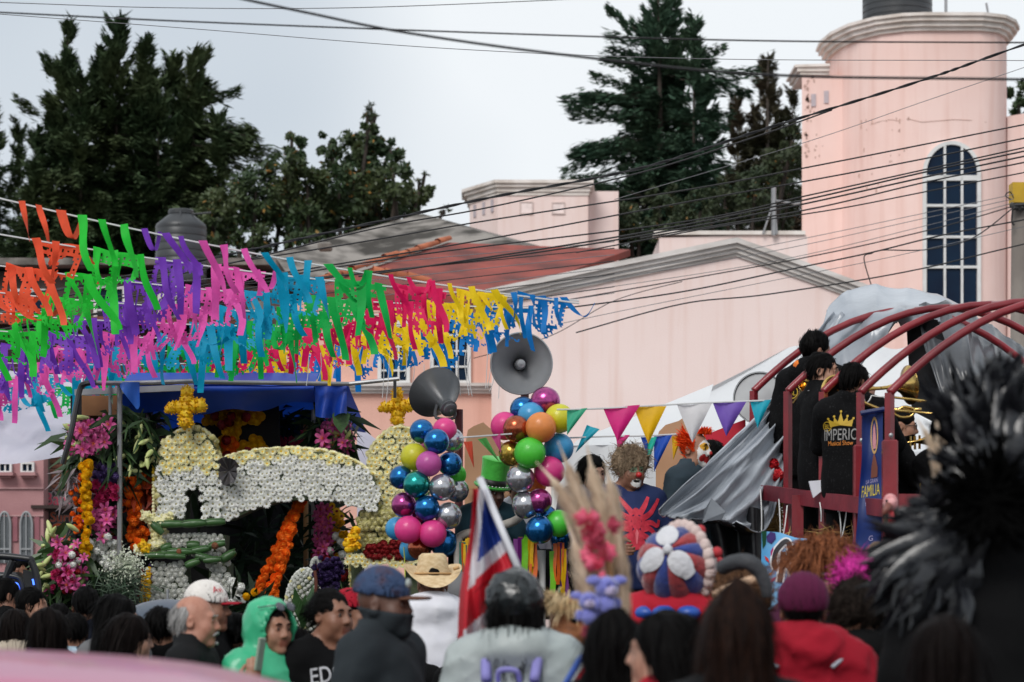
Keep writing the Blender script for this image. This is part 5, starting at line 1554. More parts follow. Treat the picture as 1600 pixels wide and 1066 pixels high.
for i, (yl, xr, yr, Y, lace) in enumerate(STR):
 nm = 'nearest and highest paper flag string, only long coloured strips left on it' if i == 0 else ('farthest and lowest' if i == len(STR) - 1 else ORD[i] + ' from the top') + ' of the lace cut paper flag strings over the street'
 A_, B__ = P(-25, yl, Y), P(xr, yr, Y)
 t = thing('paper_flag_string', nm, 'paper bunting', A_, 'papel picado strings across the street')
 sag = .06
 def online(tt):
  q = A_.lerp(B__, tt); q.z -= sag * 4 * tt * (1 - tt); return q
 b = MB(); b.tube([A_ + (A_ - B__) * .6] + [online(k / 24) for k in range(25)], .006, 5); b.build('string', M_line, t)
 inv = WM[t.name].inverted()
 span = xr + 25
 ncol = 9
 # colours step from orange at the left to blue at the right end; lower strings are shifted left
 pitch = (96 - i * 1.5); x = xr - pitch * ncol - (8 if i else 20)
 c = 0
 if i >= 5: pass
 px = pxm(Y)
 k = 0
 while x < xr - 20:
  if x > -70:
   ci = min(c, 9)
   if lace:
    for _ in range(1):
     w = pitch * .86 / px; h = rng.uniform(56, 80) * (1 - .035 * i) / px
     p = online(min(1, max(0, (x + 45 + 25) / span)))
     link('paper_flag', LACE[rng.randrange(14)], t, inv @ (p + Vector((0, rng.uniform(-.03, .03), .01))), (rng.uniform(-.25, .25), .16 + rng.uniform(-.05, .05), rng.uniform(-.25, .25)), (w * rng.choice((1, -1, 1)), w * .6, h), PAPM[ci])
   for s_ in range(3):
    p = online(min(1, max(0, (x + 14 + 31 * s_ + rng.uniform(-5, 5) + 25) / span)))
    h = rng.uniform(62, 105) * (.95 - .02 * i) / px * (1.0 if lace else .9)
    h *= 1 - .28 * max(0, min(1, (x - 500) / 350))
    link('paper_strip', STRIP[rng.randrange(22)], t, inv @ (p + Vector((0, -.05, .012))), (rng.uniform(-.2, .2), rng.uniform(-.1, .1), rng.uniform(-.6, .6)), (h * rng.uniform(.75, 1.1) if h < .4 else .36, .36, h), PAPM[ci])
  x += pitch; c += 1
# loose white thread ends that hang below the strings
b = MB()
for k in range(16):
 x = rng.uniform(430, 800); y = rng.uniform(540, 570); Y = rng.uniform(18, 21)
 b.tube(catmull([P(x, y, Y), P(x + rng.uniform(-4, 4), y + 25, Y), P(x + rng.uniform(-6, 4), y + rng.uniform(40, 75), Y)], 4), .003, 4)
tag(b.build('loose_thread', M_line), 'loose white threads dangling from the paper flag strings', 'thread', kind='stuff')
# ================================================================== overhead cables
M_wire = mat('black_cable', (.012, .012, .014), .6)
M_wireG = mat('grey_wire', (.16, .16, .17), .6)
def wire(pts, Y, wpx, label, m=M_wire, twist=False):
 pts = list(pts)
 for e, i in ((0, 1), (-1, -2)):      # carry the line on to poles beyond the picture
  (x, y), (x2, y2) = pts[e], pts[i]
  if x < 0 or x > 1600: pts.insert(0 if e == 0 else len(pts), (x + (x - x2) * 900 / abs(x - x2), y + (y - y2) * 900 / abs(x - x2)))
 cp = catmull([P(x, y, Y) for x, y in pts], 10)
 o = P(pts[0][0], pts[0][1], Y)
 r = wpx * .42 / pxm(Y)
 b = MB()
 if twist:
  for ph in (0, math.pi):
   q = [p + Vector((0, math.cos(i * .9 + ph) * r * .7, math.sin(i * .9 + ph) * r * .7)) for i, p in enumerate(catmull(cp, 2))]
   b.tube(q, r * .75, 5)
 else:
  b.tube(cp, r, 6)
 return tag(b.build('overhead_cable', m, origin=o), label, 'cable', 'overhead cables')
wire([(-30, 3), (250, 12), (560, 12), (960, -4)], 16, 1.6, 'thin grey wire along the very top edge of the photo', M_wireG)
wire([(-30, 18), (300, 34), (800, 53), (1200, 64), (1640, 67)], 12, 3.2, 'black cable crossing the whole sky just under the top edge')
wire([(-30, 20), (300, 45), (700, 76), (1100, 92), (1640, 95)], 20, 1.4, 'faint grey wire crossing the sky below the long black cable', M_wireG)
wire([(330, -12), (480, 20), (640, 52), (900, 88), (1200, 117), (1640, 125)], 10, 5.2, 'thickest black cable, dropping from the top left toward the tower')
wire([(-30, 478), (300, 410), (520, 362), (760, 310), (1000, 263), (1200, 200), (1440, 126), (1640, 56)], 22, 4.2, 'twisted double cable rising across the scene to the upper right', twist=True)
wire([(-30, 488), (330, 418), (590, 356), (760, 325), (1000, 270), (1180, 214), (1300, 172)], 22.3, 3, 'cable running just below the twisted double cable')
wire([(960, 312), (1260, 222), (1440, 160), (1640, 92)], 24, 1.3, 'thin wire rising over the tower wall above the arched window', M_wireG)
fan = [([(-30, 470), (480, 392), (760, 345), (1066, 298), (1260, 262), (1640, 187)], 3), ([(-30, 500), (420, 430), (760, 374), (1066, 317), (1260, 283), (1450, 247), (1640, 208)], 3), ([(300, 456), (640, 400), (1066, 347), (1260, 306), (1450, 264), (1640, 222)], 3),
       ([(560, 432), (880, 384), (1066, 352), (1260, 312), (1450, 268), (1640, 228)], 3.4), ([(-30, 520), (420, 446), (800, 400), (1066, 357), (1260, 318), (1450, 276), (1640, 236)], 3.4), ([(1000, 372), (1260, 328), (1450, 284), (1640, 246)], 3), ([(900, 395), (1100, 358), (1300, 328), (1450, 299), (1640, 262)], 2.6)]
for i, (pts, w) in enumerate(fan):
 wire(pts, 24 + .2 * i, w, ('top' if i == 0 else 'lowest' if i == len(fan) - 1 else ORD[i] + ' from the top') + ' cable of the dense fan crossing the arched window')
drops = [([(860, 446), (1200, 384), (1450, 332), (1584, 304)], 1.3), ([(860, 452), (1200, 394), (1450, 340), (1584, 311)], 1.3), ([(860, 462), (1200, 410), (1450, 352), (1584, 317)], 1.3), ([(880, 470), (1240, 406), (1450, 360), (1584, 322)], 2.4)]
for i, (pts, w) in enumerate(drops):
 wire(pts, 29.7, w, ORD[i] + ' from the top of the service wires that end on the concrete pole', M_wireG if w < 2 else M_wire)
wire([(880, 482), (1066, 456), (1240, 420), (1360, 395), (1480, 366), (1640, 336)], 26, 3, 'black cable sagging across the gable toward the pole foot of the window')
wire([(900, 520), (1066, 475), (1200, 460), (1420, 424), (1640, 372)], 26.4, 2.8, 'lowest black cable, passing just above the grey tarp')
wire([(880, 505), (1000, 480), (1200, 440), (1400, 400), (1640, 345)], 28, 1.3, 'thin grey wire between the two lowest black cables', M_wireG)
wire([(1362, 448), (1350, 404), (1362, 396), (1380, 391), (1450, 390), (1520, 372), (1584, 324)], 28.6, 2.2, 'slack loop of wire hanging above the grey tarp')
for i in range(9):
 y0 = 440 + 15 * i
 wire([(-30, y0 + 20), (250, y0 + 2 - i), (560, y0 - 26 - i * 2), (960, y0 - 62 - i * 5)], 27 + .3 * i, 2.0 if i % 2 else 1.4, ('top' if i == 0 else 'lowest' if i == 8 else ORD[i] + ' from the top') + ' wire of the set passing behind the paper flags', M_wireG if i % 2 == 0 else M_wire)
wire([(740, 560), (860, 525), (960, 470), (1066, 440)], 30, 1.6, 'thin wire rising from behind the right horn over the gable wall')
# ================================================================== red stake truck
M_red = mat('red_steel_paint', srgb(132, 26, 36), .38, srgb(104, 18, 28), 4, bump=.08, bscale=30, coat=.3)
A0 = Vector((2.28, 14.6, 0)); A1 = Vector((1.70, 17.0, 0))
tdir = (A1 - A0).normalized(); tper = Vector((tdir.y, -tdir.x, 0))
truck = thing('stake_truck', 'red stake bed truck with curved roof hoops carrying the band', 'truck', A0 + tper * 1.1)
bedz = 1.46
RT = Matrix((tper, tdir, Vector((0, 0, 1)))).transposed()
Wt, Lt = 2.35, 2.6
cen = A0 + tper * Wt / 2 + tdir * Lt / 2
b = MB(); b.box(cen + Vector((0, 0, bedz - .08)), (Wt, Lt + .2, .14), RT); b.build('bed', mat('worn_timber_bed', (.12, .085, .06), .9, (.07, .05, .04), 4), truck)
b = MB(); b.box(cen + Vector((0, 0, bedz - .3)), (.9, Lt + 2.6, .22), RT); b.build('chassis', M_blackp, truck)
cab = cen + tdir * (Lt / 2 + .95)
b = MB(); b.box(cab + Vector((0, 0, 1.3)), (2.1, 1.5, 1.3), RT, bevel=.15); b.build('cab', M_red, truck)
b = MB(); b.box(cab + Vector((0, 0, 1.62)) , (2.13, 1.0, .42), RT, bevel=.06); b.build('cab_window', M_glass, truck)
for s_ in (.12, Wt - .12):
 for l_ in (.4, 1.2, Lt + 1.3):
  o = link('wheel', wmm, truck, WM[truck.name].inverted() @ (A0 + tper * s_ + tdir * l_ + Vector((0, 0, .47))), (0, 0, math.atan2(tper.y, tper.x)), 1.3)
hoopf = [0.0, .19, .45, .72, 1.0]
def ptop(f):
 return 2.86 + .22 * f
posts = []
for k, f in enumerate(hoopf):
 p = A0.lerp(A1, f); zt = ptop(f)
 for side_ in (0, 1):
  q = p + tper * Wt * side_
  b = MB()
  b.tube([q + Vector((0, 0, bedz)), q + Vector((0, 0, zt))], .03 if k != 1 else .026, 4); b.build('stake_post', M_red, truck)
  if k in (0, 1) and side_ == 0:
   b = MB(); b.box(q + Vector((0, -.01, 2.2)), (.092, .07, .75), bevel=.01); b.build('stake_sleeve', M_red, truck)
   b = MB(); b.lathe([(.012, 0), (.014, .006), (0, .012)], 8, q + Vector((0, -.05, 2.6)), (0, -1, 0)); b.build('bolt', M_steel, truck)
 # hoop
 pts = []
 for a in np.linspace(0, math.pi, 25):
  pts.append(p + tper * (Wt / 2 * (1 - math.cos(a))) + Vector((0, 0, zt + .6 * (1 - abs(math.cos(a)) ** 1.9))))
 b = MB(); b.tube(pts, .026, 10); b.build('roof_hoop', M_red, truck, smooth='all')
for z, w in ((2.26, .1), (bedz + .12, .1)):
 for side_ in (0, 1):
  p0 = A0 + tper * Wt * side_ + Vector((0, 0, z - (.1 if z > 2 else 0))) - tdir * .05 - tper * .05; p1 = A1 + tper * Wt * side_ + Vector((0, 0, z + (.13 if z > 2 else 0))) + tdir * .1 - tper * .05
  b = MB(); ux = (p1 - p0).normalized(); b.box((p0 + p1) / 2, (.05, (p1 - p0).length, w), Matrix((tper, ux, tper.cross(ux))).transposed()); b.build('side_rail', mat('red_rail_paint', srgb(128, 40, 52), .5, srgb(96, 28, 40), 5, bump=.1), truck)
b = MB(); b.box(A0 + tper * Wt / 2 + Vector((0, 0, 2.2)), (Wt, .05, .1), RT); b.build('tail_rail', M_red, truck)
for x in (1246, 1290, 1368):
 q = P(x, 760, 15.9 if x < 1300 else 14.9)
 b = MB(); b.box((q.x, q.y, (bedz + 2.3) / 2 + .0), (.075, .03, 2.3 - bedz)); b.build('slat', M_red, truck)
# ridge pipe along the hoops
b = MB(); b.tube([A0 + tper * Wt / 2 + Vector((0, 0, ptop(0) + .6)), A1 + tper * Wt / 2 + Vector((0, 0, ptop(1) + .6))], .022, 8); b.build('ridge_pipe', M_red, truck)
# straw on the bed
M_straw = mat('straw', srgb(190, 160, 100), .9, srgb(140, 110, 62), 8, rand=.1)
R = np.random.default_rng(8)
def straw(name, label, n, gen, Ls=(.08, .2)):
 C = np.array([tuple(gen()) for _ in range(n)]); D = unit(R.normal(0, 1, (n, 3)) * np.array([1, 1, .7])); N = unit(R.normal(0, 1, (n, 3)))
 v, f = leaf_quads(C, D, N, R.uniform(*Ls, n), np.full(n, .009))
 o = C.mean(0)
 return tag(link(name, mesh_np(name, v - o, f, M_straw), None, tuple(o)), label, 'straw', kind='stuff')
straw('straw_bed', 'loose straw spilling between the red stakes of the truck', 3600, lambda: P(rng.choice((rng.gauss(1209, 9), rng.gauss(1320, 22), rng.gauss(1350, 20))), 0, rng.uniform(15.2, 16.6)) * Vector((1, 1, 0)) + Vector((0, 0, 0)) if False else (lambda x: P(x, rng.uniform(738, 850) if x < 1230 else rng.uniform(825, 880), rng.uniform(16.9, 17.3) if x < 1230 else rng.uniform(15.4, 16.2)))(rng.choice((rng.gauss(1209, 9), rng.gauss(1322, 20), rng.gauss(1354, 16)))))
# red flower tuft on the stake
t = thing('red_flower_tuft', 'bright red fabric flower tied on straw at the left end of the truck rail', 'flower', P(1201, 748, 16.85))
for k in range(9):
 link('petal_ball', FL['red'], t, Vector((rng.uniform(-.05, .05), rng.uniform(-.04, .02), rng.uniform(0, .14))), (1.5, 0, k), rng.uniform(1.2, 1.9), [mat('bright_red_petal', srgb(200, 20, 34), .6, srgb(160, 12, 24), 10)])
# white ties
b = MB()
for (x0, y0, x1, y1) in ((1217, 780, 1219, 850), (1230, 790, 1221, 850), (1281, 785, 1283, 815), (1311, 795, 1314, 840), (1323, 795, 1314, 845), (1188, 765, 1190, 830), (1345, 605, 1352, 632), (1352, 632, 1362, 618), (1362, 618, 1384, 620), (1345, 605, 1350, 640)):
 b.tube(catmull([P(x0, y0, 15.3), P((x0 + x1) / 2 + 1, (y0 + y1) / 2 + 1, 15.28), P(x1, y1, 15.3)], 4), .0038, 5)
tag(b.build('white_tie', M_white), 'white cords tying the banner and poster to the red stakes', 'cord', kind='stuff')
# ---- blue banner
Ybn = 14.75
bn = thing('blue_banner', 'narrow dark blue vertical banner with a yellow headline tied to the red stakes', 'banner', P(1362, 880, Ybn))
def bnp(u, v):
 xl = 1347 - 8 * v + 2 * math.sin(v * 5); xr = 1378 + 2 * (1 - v) - 3 * v
 p = P(xl + (xr - xl) * u, 640 + 6 * (1 - u) + (876 - 640) * v, Ybn)
 p.y += .035 * math.sin(u * 3.1 + v * 2) + .01 * math.sin(v * 16)
 return p
b = MB(); b.grid(bnp, 8, 24)
bo = b.build('sheet', mat('navy_banner_print', srgb(14, 44, 112), .4, srgb(10, 34, 90), 3, trans=.1), bn, smooth='all')
b = MB(); b.tube([bnp(-.08, 0), bnp(1.05, 0)], .016, 8); b.build('top_rod', mat('navy_hem', srgb(10, 30, 86), .4), bn)
def on_banner(u, v, off=.006):
 p = bnp(u, v); p.y -= off; return p
def bn_text(txt, u0, v0, du, dv, m, name):
 v, f = text_mesh(txt); xs = [q[0] for q in v]; ys = [q[1] for q in v]
 w = max(xs) - min(xs); h = max(ys) - min(ys)
 q = MB(); q.add([on_banner(u0 + (x - min(xs)) / w * du, v0 - (y - min(ys)) / h * dv) for x, y in v], f); q.build(name, m, bn)
M_bny = mat('banner_yellow', srgb(206, 186, 60), .5); M_bnw = mat('banner_lilac', srgb(170, 160, 200), .5)
bn_text('FAMILIA', .12, .56, .78, .075, M_bny, 'headline')
bn_text('LA GRAN', .3, .475, .5, .028, M_bnw, 'small_line'); bn_text('Santiago', .3, .625, .45, .028, M_bnw, 'small_line'); bn_text('G', .5, .86, .16, .035, M_bnw, 'letter'); bn_text('O', .5, .92, .16, .035, M_bnw, 'letter')
# figure in a pointed halo
M_gold = mat('banner_gold', srgb(190, 150, 90), .5); M_fig = mat('banner_brown', srgb(120, 66, 50), .5)
q = MB(); el = [(.62 + .17 * math.cos(a) , .16 + .125 * math.sin(a)) for a in np.linspace(0, 6.283, 24, endpoint=False)]; el2 = [(.62 + .12 * math.cos(a), .16 + .105 * math.sin(a)) for a in np.linspace(0, 6.283, 24, endpoint=False)]
q.add([on_banner(*e) for e in el] + [on_banner(*e) for e in el2], [(i, (i + 1) % 24, 24 + (i + 1) % 24, 24 + i) for i in range(24)]); q.build('printed_halo', M_gold, bn)
q = MB(); q.add([on_banner(*e, .007) for e in ((.62, .08), (.66, .11), (.70, .2), (.68, .25), (.56, .25), (.54, .2), (.58, .11))], [tuple(range(7))]); q.build('printed_figure', mat('banner_rose', srgb(196, 130, 140), .5), bn)
q = MB(); q.add([on_banner(*e, .007) for e in ((.6, .28), (.66, .3), (.78, .38), (.78, .44), (.5, .44), (.5, .37), (.56, .3))], [tuple(range(7))]); q.build('printed_base', M_fig, bn)
# ---- poster with the big R
Yps = 15.2
ps = thing('blue_poster', 'light blue festival poster with a big black letter R hung on the truck rail', 'poster', P(1250, 920, Yps))
edge = [(1192, 830), (1220, 832), (1245, 841), (1270, 842), (1312, 841), (1328, 862)]
def edge_y(x):
 for i in range(len(edge) - 1):
  if x <= edge[i + 1][0]:
   t_ = (x - edge[i][0]) / (edge[i + 1][0] - edge[i][0]); return edge[i][1] * (1 - t_) + edge[i + 1][1] * t_
 return edge[-1][1]
def psp(u, v):
 x = 1190 + 138 * u; y0 = edge_y(x)
 p = P(x, y0 + (960 - y0) * v, Yps); p.y += .03 * math.sin(u * 8 + v * 2)
 return p
b = MB(); b.grid(psp, 24, 10); b.build('sheet', mat('poster_sky_blue', srgb(84, 166, 222), .4, srgb(130, 190, 232), 2.2), ps, smooth='all')
def at_px(x, y, off):
 p = P(x, y, Yps); u = (x - 1190) / 138; v = (y - edge_y(x)) / (960 - edge_y(x)); p.y += .03 * math.sin(u * 8 + v * 2) - off; return p
def blob(pts, m, name, off=.006):
 q = MB(); q.add([at_px(x, y, off) for x, y in pts], [tuple(range(len(pts)))]); q.build(name, m, ps)
def stroke(pts, w, m, name, off):
 c = catmull([(x, y, 0) for x, y in pts], 6); q = MB(); L = []; Rr = []
 for i, p in enumerate(c):
  d = (c[min(i + 1, len(c) - 1)] - c[max(0, i - 1)]).normalized(); n = Vector((-d.y, d.x, 0)); ww = w * (1 if not hasattr(w, '__len__') else 1)
  L.append(p + n * ww / 2); Rr.append(p - n * ww / 2)
 k = len(c)
 q.add([at_px(p.x, p.y, off) for p in L] + [at_px(p.x, p.y, off) for p in Rr], [(i, i + 1, k + i + 1, k + i) for i in range(k - 1)]); q.build(name, m, ps)
M_pw = mat('print_white', (.8, .8, .82), .45); M_pk = mat('print_black', (.015, .014, .02), .45)
for (w, m_, off) in ((13, M_pw, .005), (7.5, M_pk, .009)):
 stroke([(1224, 848), (1213, 862), (1210, 880), (1213, 889)], w, m_, 'letter_stroke', off)
 stroke([(1222, 850), (1230, 846), (1235, 860), (1231, 876), (1224, 882)], w, m_, 'letter_stroke', off + .001)
 stroke([(1224, 862), (1222, 885), (1218, 910)], w, m_, 'letter_stroke', off + .002)
 stroke([(1226, 880), (1236, 893), (1240, 915)], w, m_, 'letter_stroke', off + .0015)
for (x, y, dx, dy, c) in ((1207, 862, 2, -8, (176, 40, 110)), (1199, 874, -4, -6, (214, 60, 50)), (1200, 886, -5, 0, (20, 110, 150)), (1204, 897, -4, 3, (220, 140, 90)), (1208, 906, -5, 5, (170, 40, 110)), (1247, 853, -4, -7, (226, 90, 110)), (1256, 849, 0, -6, (220, 150, 100)), (1268, 850, 2, -6, (226, 150, 120)), (1286, 852, 3, -6, (226, 100, 120))):
 n_ = Vector((-dy, dx, 0)).normalized() * 4
 blob([(x - dx, y - dy), (x - n_.x * .5 - 0, y - n_.y * .5), (x + dx, y + dy), (x + n_.x * .8, y + n_.y * .8)] if False else [(x - dx * 1.0, y - dy * 1.0), (x + n_.x * .6, y + n_.y * .6), (x + dx, y + dy), (x - n_.x * .6, y - n_.y * .6)], mat('print_%d_%d_%d' % c, srgb(*c), .45), 'printed_petal')
blob([(1198, 838), (1204, 831), (1212, 833), (1213, 842), (1206, 850), (1199, 846)], mat('print_purple', srgb(70, 50, 120), .45), 'printed_flower')
blob([(1190, 830), (1198, 830), (1197, 850), (1192, 858)], mat('print_dark_green', srgb(20, 80, 50), .45), 'printed_corner')
# ---- grey tarp flung over the far hoops
M_tg = mat('silver_grey_tarp', srgb(170, 176, 184), .3, srgb(136, 142, 150), 1.4, 5, bump=.22, bscale=14, coat=.25, bdist=.02)
M_tb = mat('tarp_black_lining', (.012, .012, .014), .35, (.02, .02, .022), 3, bump=.3, bscale=8)
M_tdk = mat('tarp_shaded_lining', (.045, .048, .054), .3, (.085, .09, .1), 2.2, 4, bump=.3, bscale=6, coat=.2)  # lining colour with the right fall's shade and grey streaks painted in
gt = thing('grey_tarp', 'crumpled silver grey tarp with black lining thrown over the red truck', 'tarp', P(1200, 900, 17))
def patch(ctrl, nu, nv, amp, seed, name, freq=3.0, flip=0):
 """Catmull patch through a grid of (px, py, Y), with fold relief; grey outside, black lining inside"""
 R_ = np.random.default_rng(seed)
 rows_ = [catmull([P(*c) for c in row], nu // (len(row) - 1)) for row in ctrl]
 cols_ = [catmull([r[i] for r in rows_], nv // (len(rows_) - 1)) for i in range(len(rows_[0]))]
 ks = R_.normal(0, freq, (7, 2)) * np.array([1.7, .4]); phs = R_.uniform(0, 6, 7)
 q = MB(); I, J = len(cols_), len(cols_[0])
 vv = []
 for i in range(I):
  for j in range(J):
   u, v = i / (I - 1), j / (J - 1)
   p = cols_[i][j].copy()
   d = 0
   for m_ in range(7):
    s_ = math.sin(6.283 * (ks[m_][0] * u + ks[m_][1] * v) * .3 + phs[m_] + 1.3 * math.sin(3 * u + phs[m_ - 1]))
    d += (1 - abs(s_)) ** 1.6 - .36
   d2 = 0
   p.y -= amp * (d * .45 + d2 * .3)
   p.z += amp * .35 * (d * .4)
   vv.append(p)
 q.add(vv, [(i * J + j, (i + 1) * J + j, (i + 1) * J + j + 1, i * J + j + 1) for i in range(I - 1) for j in range(J - 1)])
 o = q.build(name, [M_tdk, M_tg] if flip else [M_tg, M_tb], gt, smooth='all')
 md = o.modifiers.new('lining', 'SOLIDIFY'); md.thickness = .012; md.offset = -1; md.material_offset = 1; md.use_flip_normals = False
 return o
# hump over the hoops
patch([[(1288, 505, 17.6), (1300, 470, 17.7), (1345, 446, 17.9), (1400, 447, 18.0), (1450, 456, 18.1), (1500, 476, 18.2)],
       [(1262, 560, 17.35), (1298, 510, 17.4), (1345, 478, 17.4), (1400, 468, 17.5), (1455, 474, 17.6), (1520, 500, 17.7)],
       [(1230, 610, 17.2), (1290, 560, 17.2), (1340, 520, 17.1), (1395, 490, 17.0), (1420, 486, 17.0), (1440, 500, 17.0)],
       [(1190, 650, 17.1), (1268, 622, 17.0), (1330, 580, 17.0), (1380, 530, 17.0), (1400, 505, 17.0), (1415, 515, 17.1)]], 60, 30, .055, 3, 'hump', 2.2)
# sheet joining the hump to the skirt behind the players
patch([[(1302, 486, 17.5), (1330, 500, 17.4), (1360, 520, 17.35)],
       [(1246, 560, 17.35), (1280, 580, 17.25), (1330, 600, 17.2)],
       [(1200, 628, 17.2), (1236, 650, 17.1), (1290, 690, 17.1)],
       [(1178, 690, 16.95), (1210, 720, 16.9), (1250, 800, 17.0)]], 30, 30, .08, 21, 'middle_sheet', 2.4)
# left skirt
patch([[(1238, 575, 17.25), (1244, 640, 17.1), (1246, 710, 16.95)],
       [(1192, 640, 16.9), (1196, 695, 16.75), (1216, 770, 16.75)],
       [(1138, 694, 16.5), (1152, 745, 16.4), (1200, 822, 16.5)],
       [(1085, 742, 16.2), (1110, 790, 16.1), (1170, 830, 16.3)],
       [(1028, 798, 16.0), (1062, 808, 15.95), (1150, 815, 16.2)]], 44, 32, .1, 8, 'left_skirt', 3.4)
# underside hanging to the ground
b = MB()
b.grid(lambda u, v: P(1078 + 116 * u + 40 * v * (1 - u), 800 + 8 * math.sin(u * 6) + 140 * v, 16.45 + .1 * math.sin(u * 13)), 24, 8)
b.build('black_underside', M_tb, gt, smooth='all')
b = MB(); fl_ = [P(1100, 798, 15.9), P(1112, 778, 15.85), P(1134, 800, 15.85), P(1128, 812, 15.9), P(1098, 815, 15.95)]
b.add(fl_, [tuple(range(5))]); b.build('turned_corner', M_tg, gt)
# right fall: lining turned outward, its shade put into the colour
patch([[(1438, 470, 17.3), (1500, 478, 17.6), (1560, 510, 17.8), (1620, 560, 18)],
       [(1450, 540, 16.9), (1510, 560, 16.9), (1570, 590, 17.1), (1630, 630, 17.3)],
       [(1480, 640, 16.7), (1530, 660, 16.7), (1590, 690, 16.8), (1640, 720, 17)],
       [(1500, 760, 16.7), (1550, 780, 16.7), (1600, 800, 16.8), (1650, 820, 17)]], 42, 30, .08, 14, 'right_fall', 2.4, 1)
b = MB()
b.grid(lambda u, v: P(1415 + 50 * u + (8 + 52 * u) * v * 1.2, 492 + 8 * u + 200 * v * (.75 + .25 * u), 17.25 - .25 * u), 14, 14)
b.build('inner_fold', M_tb, gt, smooth='all')
# drum seen through the hoops and big bass drum
dr = thing('bass_drum', 'big drum with a clear head standing behind the far red stake', 'drum', P(1190, 640, 18.2))
b = MB(); b.lathe([(.185, -.12), (.19, -.12), (.19, .12), (.185, .12)], 40, P(1190, 625, 18.2), (-.25, -1, .05)); b.build('shell', M_blackp, dr, smooth=True)
b = MB(); b.lathe([(.0, .115), (.184, .115)], 40, P(1190, 625, 18.2), (-.25, -1, .05)); b.build('drum_head', mat('pale_drum_head', (.55, .56, .57), .3, (.35, .35, .36), 2.5), dr, smooth=True)
b = MB(); b.lathe([(.19, .1), (.198, .1), (.198, .13), (.188, .13)], 40, P(1190, 625, 18.2), (-.25, -1, .05)); b.build('hoop', M_steel, dr, smooth=True)
# ================================================================== people: implicit surfaces turned into meshes
def sq(p):
 return np.sqrt((p * p).sum(-1))
def ell(p, c, r):
 c = np.asarray(c, np.float32); r = np.asarray(r, np.float32)
 q = (p - c) / r
 k0 = sq(q)
 k1 = np.maximum(sq(q / r), 1e-6)
 return k0 * (k0 - 1) / k1
def cap(p, a, b_, ra, rb=None):
 rb = ra if rb is None else rb
 a = np.asarray(a, np.float32); b_ = np.asarray(b_, np.float32)
 ab = b_ - a
 t = np.clip(((p - a) @ ab) / max(float(ab @ ab), 1e-9), 0, 1)
 return sq(p - a - t[..., None] * ab) - (ra + (rb - ra) * t)
def smin(a, b_, k):
 h = np.maximum(k - np.abs(a - b_), 0) / k
 return np.minimum(a, b_) - h * h * k * .25
def smax(a, b_, k):
 return -smin(-a, -b_, k)
def surfnet(d, xs, ys, zs):
 s_ = d < 0
 nx, ny, nz_ = d.shape
 def cn(i, j, k, a):
  return a[i:nx - 1 + i, j:ny - 1 + j, k:nz_ - 1 + k]
 cs = [(i, j, k) for i in (0, 1) for j in (0, 1) for k in (0, 1)]
 tot = sum(cn(*c, s_).astype(np.int8) for c in cs)
 mask = (tot > 0) & (tot < 8)
 idx = -np.ones(mask.shape, np.int64)
 n = int(mask.sum())
 idx[mask] = np.arange(n)
 vals = {c: cn(*c, d)[mask] for c in cs}
 pos = np.zeros((n, 3)); cnt = np.zeros(n)
 for a in cs:
  for ax in range(3):
   if a[ax] == 0:
    b_ = list(a); b_[ax] = 1; b_ = tuple(b_)
    da, db = vals[a], vals[b_]
    cr = (da < 0) != (db < 0)
    t = np.where(cr, da / np.where(cr, da - db, 1), 0)
    pp = np.array(a, float)[None, :].repeat(n, 0); pp[:, ax] = t
    pos[cr] += pp[cr]; cnt[cr] += 1
 pos /= np.maximum(cnt, 1)[:, None]
 I = np.argwhere(mask)
 V = np.empty((n, 3))
 for ax, g in enumerate((xs, ys, zs)):
  g = np.asarray(g)
  V[:, ax] = g[I[:, ax]] + pos[:, ax] * (g[I[:, ax] + 1] - g[I[:, ax]])
 F_ = []
 for ax in range(3):
  sl0 = [slice(1, -1)] * 3; sl1 = [slice(1, -1)] * 3
  sl0[ax] = slice(0, -1); sl1[ax] = slice(1, None)
  a, b_ = s_[tuple(sl0)], s_[tuple(sl1)]
  E = np.argwhere(a != b_)
  if not len(E):
   continue
  inside = a[a != b_]
  o = [1, 1, 1]; o[ax] = 0
  E = E + np.array(o)
  u, v = [(1, 2), (2, 0), (0, 1)][ax]
  def g(du, dv):
   q = E.copy(); q[:, u] += du; q[:, v] += dv
   return idx[q[:, 0], q[:, 1], q[:, 2]]
  quad = np.stack([g(-1, -1), g(0, -1), g(0, 0), g(-1, 0)], 1)
  quad[~inside] = quad[~inside][:, ::-1]
  F_.append(quad)
 F_ = np.concatenate(F_)
 return V, F_[(F_ >= 0).all(1)]
def axis_pts(*segs):
 out = []
 for (a, b_, st) in segs:
  n = max(1, int(round((b_ - a) / st)))
  out += list(np.linspace(a, b_, n, endpoint=False))
 out.append(segs[-1][1])
 return np.array(out, np.float32)
def gridp(xs, ys, zs):
 return np.stack(np.meshgrid(xs, ys, zs, indexing='ij'), -1).astype(np.float32)
HC = np.array([0, .0, 1.585], np.float32)      # centre of the head in a 1.71 m figure facing -Y
NECK = np.array([0, .025, 1.47], np.float32)
def head_rot(yaw, pitch, roll=0.0):
 return np.array((Matrix.Rotation(yaw, 3, 'Z') @ Matrix.Rotation(roll, 3, 'Y') @ Matrix.Rotation(pitch, 3, 'X')), np.float32)
def to_head(p, H):
 """figure space -> head space (origin at the head centre, facing -Y)"""
 return (p - NECK) @ H + (NECK - HC)
def from_head(q, H):
 return H @ (np.asarray(q, np.float32) - (NECK - HC)) + NECK
